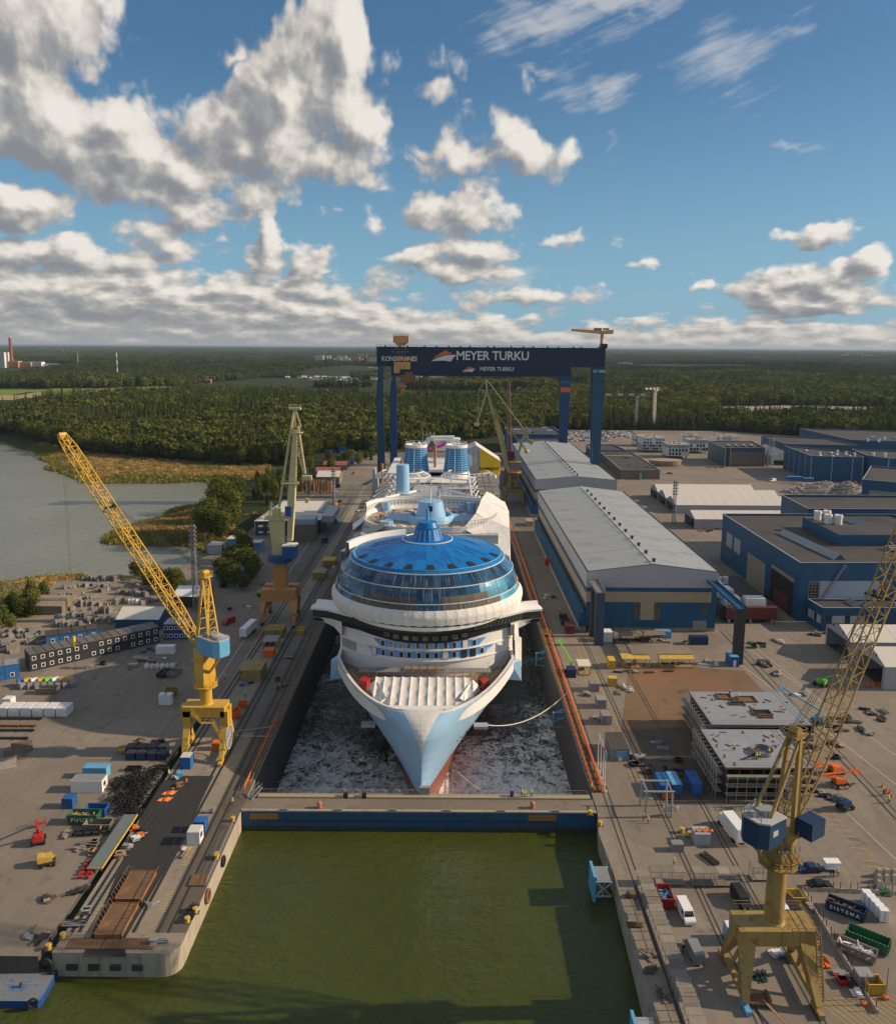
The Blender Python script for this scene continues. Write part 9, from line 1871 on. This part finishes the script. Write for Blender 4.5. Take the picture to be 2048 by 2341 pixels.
def barrier(label,p,q,group):
 p,q=Vector((*p,0)),Vector((*q,0));d=q-p;n=max(1,int(d.length/3));rz=math.atan2(d.y,d.x);w_=d.length/n
 for i in range(n):
  c=p.lerp(q,(i+.5)/n);t=thing('concrete_barrier',label,'barrier',tuple(c),rz,group);b=MB();b.loft([[(-w_/2+.04,-.3,0),(-w_/2+.04,-.12,.7),(-w_/2+.04,.12,.7),(-w_/2+.04,.3,0)],[(w_/2-.04,-.3,0),(w_/2-.04,-.12,.7),(w_/2-.04,.12,.7),(w_/2-.04,.3,0)]],cap0=True,cap1=True);b.build('block',m_conc,t);b=MB();[b.bx(x-.05,x+.05,-.05,.05,.7,2.1)for x in(-w_*.3,w_*.3)];b.build('fence_post',m_dark,t)
barrier('concrete barrier with dark fence posts in the cross row on the right',(67.8,143.6),(90,142.2),'cross row of concrete barriers');barrier('concrete barrier with dark fence posts along the right yard',(67.6,143),(67.0,114),'concrete barriers along the right yard')
for i in range(5):p=at(*zB((1615+i*25,470+i*27)));t=thing('white_cabinet','tall white cabinet in the diagonal row of five at the right','cabinet',(p[0]-.0,p[1],0),-.1,'row of white cabinets');bxs((-.75,.75,-.6,.6,.1,2.3)).build('cabinet_body',m_tank,t);bxs((-.05,.05,-.63,-.58,.3,2.1)).build('door_gap',m_grey,t)
skip('dark blue skip with white lettering at the right edge',(73.0,137.2),(6.4,2.3,1.9),m_navy,-.62,load=m_rust,text='SISTEMA');skip('dark green skip in front of the blue one at the right',(72.9,129.0),(6.6,2.4,2.1),m_green,-.66);skip('beige brown skip nearest the fence at the right',(70.0,126.9),(6.0,2.2,1.6),m_ply,-.66,load=m_white)
skip('yellow open box at the lower right',(lambda p:(p[0],p[1]+.8))(at(*zB((1668,1012)))),(2.6,2.2,2.0),m_yelpaint);container('grey crate beside the yellow box',at(*zB((1595,950))),(2.4,2.2,2.2),m_grey,door=False);heap('clutter','tools and trestles along the lower right fence','tools',(64.6,125),(2.6,12,.4),60,[m_steel,m_ply,m_red,m_wood,m_steel,m_dark],97,1.0);heap('clutter','cable reel and scrap at the lower right corner','scrap',at(*zB((1540,985))),(3,2.4,1),26,[m_steel,m_dark,m_white],98);heap('clutter','orange plastic barrier pieces beside the crane leg','plastic',at(*zB((1372,828))),(1.6,1,.6),8,[m_orange],99)
for i in range(7):p=at(*zB((1690+(i%3)*45,320+(i//3)*34)));t=thing('concrete_pyramid','tapered concrete block standing at the far right','concrete block',p,0,'concrete blocks at the far right');b=MB();b.loft([[(a*.8,c*.8,0)for a,c in((-1,-1),(1,-1),(1,1),(-1,1))],[(a*.3,c*.3,1.6)for a,c in((-1,-1),(1,-1),(1,1),(-1,1))]],cap1=True);b.build('block',m_conc,t)
heap('clutter','dark crates and green boxes behind the white cabinets','crates',at(*zB((1705,430))),(5,3,1),26,[m_dark,m_green,m_blue,m_wood],100)
t=thing('rusty_carriage','rusty wheeled carriage under the right crane portal','carriage',at(*zB((975,1062))));bxs((-1.9,1.9,-1.1,1.1,.5,.9),(-1.9,-1.5,-1.1,1.1,.9,1.5),(1.5,1.9,-1.1,1.1,.9,1.5)).build('frame',m_rust,t);b=MB();b.tube((0,-.15,.35),(0,.15,.35),.35,n=10);w_=b.build('wheel',m_dark,t);w_.location=(-1.3,-1,0);copies(w_,t,[((1.3,-1,0),None),((-1.3,1,0),None),((1.3,1,0),None)]);heap('clutter','blue generator and parts inside the crane portal','parts',at(*zB((1075,800))),(3.5,1.4,1),16,[m_blue,m_steel,m_white],101);heap('clutter','workbench and tools inside the crane portal','workbench',at(*zB((1000,915))),(1.8,1.4,.9),14,[m_steel,m_green,m_dark],102)
o=MB().beam((0,0,.9),(2.0,-5.5,1.0),.3,.18).build('barrier_boom',m_hallbeige,loc=at(*zB((1010,1075))));tag(o,'cream barrier boom with red edge at the bottom edge','boom');b=MB();b.beam((.2,0,.92),(2.2,-5.5,1.02),.08,.2);b.build('red_edge',m_red,o)
for x,y,l in[(1605,1075,'lamp post with yellow foot at the lower right'),(1730,1040,'thin flag mast with orange foot at the lower right')]:t=thing('lamp_post',l,'post',at(*zB((x,y))));b=MB();b.tube((0,0,0),(0,0,5.6),.08,n=6);b.build('pole',m_steel,t);bxs((-.35,.35,-.35,.35,0,.5)).build('foot',m_orange,t)
heap('clutter','hoses and planks along the right quay edge','hoses',(34.6,121),(1.6,22,.2),30,[m_ply,m_dark,m_dark,m_rust],103,1.6);heap('clutter','rusty rail bits along the upper right quay edge','rails',(34.2,138),(1.2,14,.2),18,[m_rust,m_dark],104,1.6)
def rubble(label,x,y,rx,ry,h,seed):
 t=thing('rubble_heap',label,'rubble heap',(*at(x,y)[:2],-.2));r=random.Random(seed);b=MB();n=18;rings=[]
 for k in range(7):f=k/6;rings.append([((rx*(1-f)**.8*(1+.3*(float(fbm(np.array(math.cos(2*math.pi*i/n)*2+seed),np.array(math.sin(2*math.pi*i/n)*2+k*.7),3,seed))-.5)))*math.cos(2*math.pi*i/n),ry*(1-f)**.8*(1+.3*(float(fbm(np.array(math.cos(2*math.pi*i/n)*2+seed),np.array(math.sin(2*math.pi*i/n)*2+k*.7),3,seed))-.5))*math.sin(2*math.pi*i/n),h*f)for i in range(n)])
 b.loft(rings,cap1=True);b.build('mound',mat('rubble_grey',(.24,.22,.19),.95,var=.4,vs=.4,bump=.5,bs=.8),t)
 b=MB()
 for i in range(260):
  a=r.uniform(0,6.28);f=r.random();s_=r.uniform(.4,1.6);rr=(1-f)**.8*r.uniform(.8,1.1);b.box((rx*rr*math.cos(a),ry*rr*math.sin(a),h*f+.1),(s_,s_*r.uniform(.5,1),s_*.6),r.uniform(0,3),0,r.uniform(-.8,.8))
 tag(b.build('boulders',mat('boulder_grey',(.36,.34,.31),.9,var=.3,vs=.5),t),kind='stuff')
rubble('long grey rubble heap before the blue block hall',1650,985,26,22,8,1);rubble('steep grey rubble heap before the right edge hall',1695,990,17,20,9.5,2);rubble('low dark rubble bank beside the two blue containers',1600,985,15,9,4,3);rubble('small gravel cone on the lot',1638,1002,4,4,2,4)
container('left blue container on the rubble bank',(lambda p:(p[0],p[1]))(at(1588,966)),(12,3,3),m_blue,roof=m_bluelite,z=2);container('right blue container on the rubble bank',at(1616,969),(8,3,3),m_blue,roof=m_bluelite,z=2)
boom_lift('orange excavator working at the foot of the rubble',at(1600,1000),.2,m_orange,((.6,0,2),(-2.5,0,5.5),(-4.4,0,2.2)),False,'excavator','excavator');boom_lift('small orange excavator up on the rubble heap',(at(1702,975)[0],at(1702,975)[1]),2.4,m_orange,((.6,0,2),(-2.5,0,5),(-4,0,3)),False,'excavator','excavator')
cols=[m_tank,m_navy,m_black,m_red,m_steel,m_white,m_grey,m_bluelite];cm={}
cb_=MB();pr=[(-2.2,.3),(-2.2,.8),(-1.2,1.0),(-.5,1.45),(1.0,1.45),(1.8,1.0),(2.2,.95),(2.2,.3)];cb_.loft([[(x,-.9,z)for x,z in pr],[(x,.9,z)for x,z in pr]]);cb_.add([(x,-.9,z)for x,z in pr],[tuple(range(8))]);cb_.add([(x,.9,z)for x,z in pr],[tuple(range(7,-1,-1))]);nb_=len(cb_.f);cb_.add([(-1.1,-.92,1.0),(1.6,-.92,1.02),(.95,-.92,1.4),(-.45,-.92,1.4),(-1.12,-.85,1.05),(-1.12,.85,1.05),(-.55,.8,1.43),(-.55,-.8,1.43)],[(0,1,2,3),(7,6,5,4)],1);cb_.v=[(x,y,z)for x,y,z in cb_.v]
for ci,m in enumerate(cols):me=bpy.data.meshes.new('far_car');me.from_pydata(cb_.v,[],cb_.f);me.materials.append(m);me.materials.append(m_carglass);me.polygons.foreach_set('material_index',cb_.mi);cm[ci]=me
rc=random.Random(9);nc=0
for r_ in range(9):
 y=893+r_*13
 for i in range(26):
  x=128+i*3.1+r_*2.2
  if rc.random()<.2 or x>226 or(r_<3 and x>178):continue
  o=bpy.data.objects.new('parked_car',cm[rc.choice([0,0,0,1,2,3,4,4,5,5,6,7])]);COL.objects.link(o);o.location=(x+rc.uniform(-.3,.3),y+rc.uniform(-.5,.5),0);o.rotation_euler=(0,0,math.pi/2+rc.uniform(-.1,.1));tag(o,'car parked in the crowded distant car park behind the gantry','car','cars in the distant car park');nc+=1
for x,y,l,m in[(1288,950,'left white car behind the brown building',m_tank),(1299,951,'right white car behind the brown building',m_tank),(1340,948,'red car crossing the open yard behind the tents',m_red),(1258,916,'white car beside the brown roof',m_tank),(1283,916,'grey car on the yard behind the brown roof',m_steel),(1545,963,'white van beside the lattice mast',m_tank)]:car(l,at(x,y),rnd.uniform(0,3),m,'van' if 'van' in l else 'car')
t=thing('round_store','low oval scaffolded section lying behind the brown building','ship section',at(1330,930));b=MB();b.lathe((0,0,0),[(11,.5),(12,4.5),(11,4.8),(0,5)],20,a0=0);b.v=[(x*1.2,y*.8,z)for x,y,z in b.v];b.build('section_shell',m_hallbeige,t);b=MB();scaff(b,-12,12,-11,-9.6,0,5,2.4,.08);tag(b.build('scaffolding',m_dark,t),kind='stuff')
heap('material_stack','dark steel frames before the grey blue hall','frames',(225,700),(26,10,1),90,[m_dark,m_rust],110,2);heap('material_stack','mixed goods along the far car park','goods',(230,868),(70,10,2),160,[m_rust,m_white,m_lime,m_dark,m_yelpaint],111,2);heap('material_stack','stored goods beyond the dock end','goods',(-20,640),(60,30,2),170,[m_rust,m_white,m_dark,m_blue,m_ply],112,2);heap('material_stack','goods and barriers at the end of the quay road','goods',(-25,770),(70,8,2),90,[m_rust,m_yelpaint,m_white,m_dark],113,2)
b=MB();b.bx(-76000,76000,-500,76500,-30,128);o=b.build('haze',bpy.data.materials.new('haze'));tag(o,kind='stuff')
hm=o.data.materials[0];hm.use_nodes=True;t=NT(hm.node_tree);t.n.clear();pv=t.n.new('ShaderNodeVolumePrincipled');pv.inputs['Color'].default_value=(.62,.78,.95,1);pv.inputs['Density'].default_value=3.0e-5;pv.inputs['Anisotropy'].default_value=.1
t.put(t.n.new('ShaderNodeOutputMaterial').inputs['Volume'],pv.outputs[0])
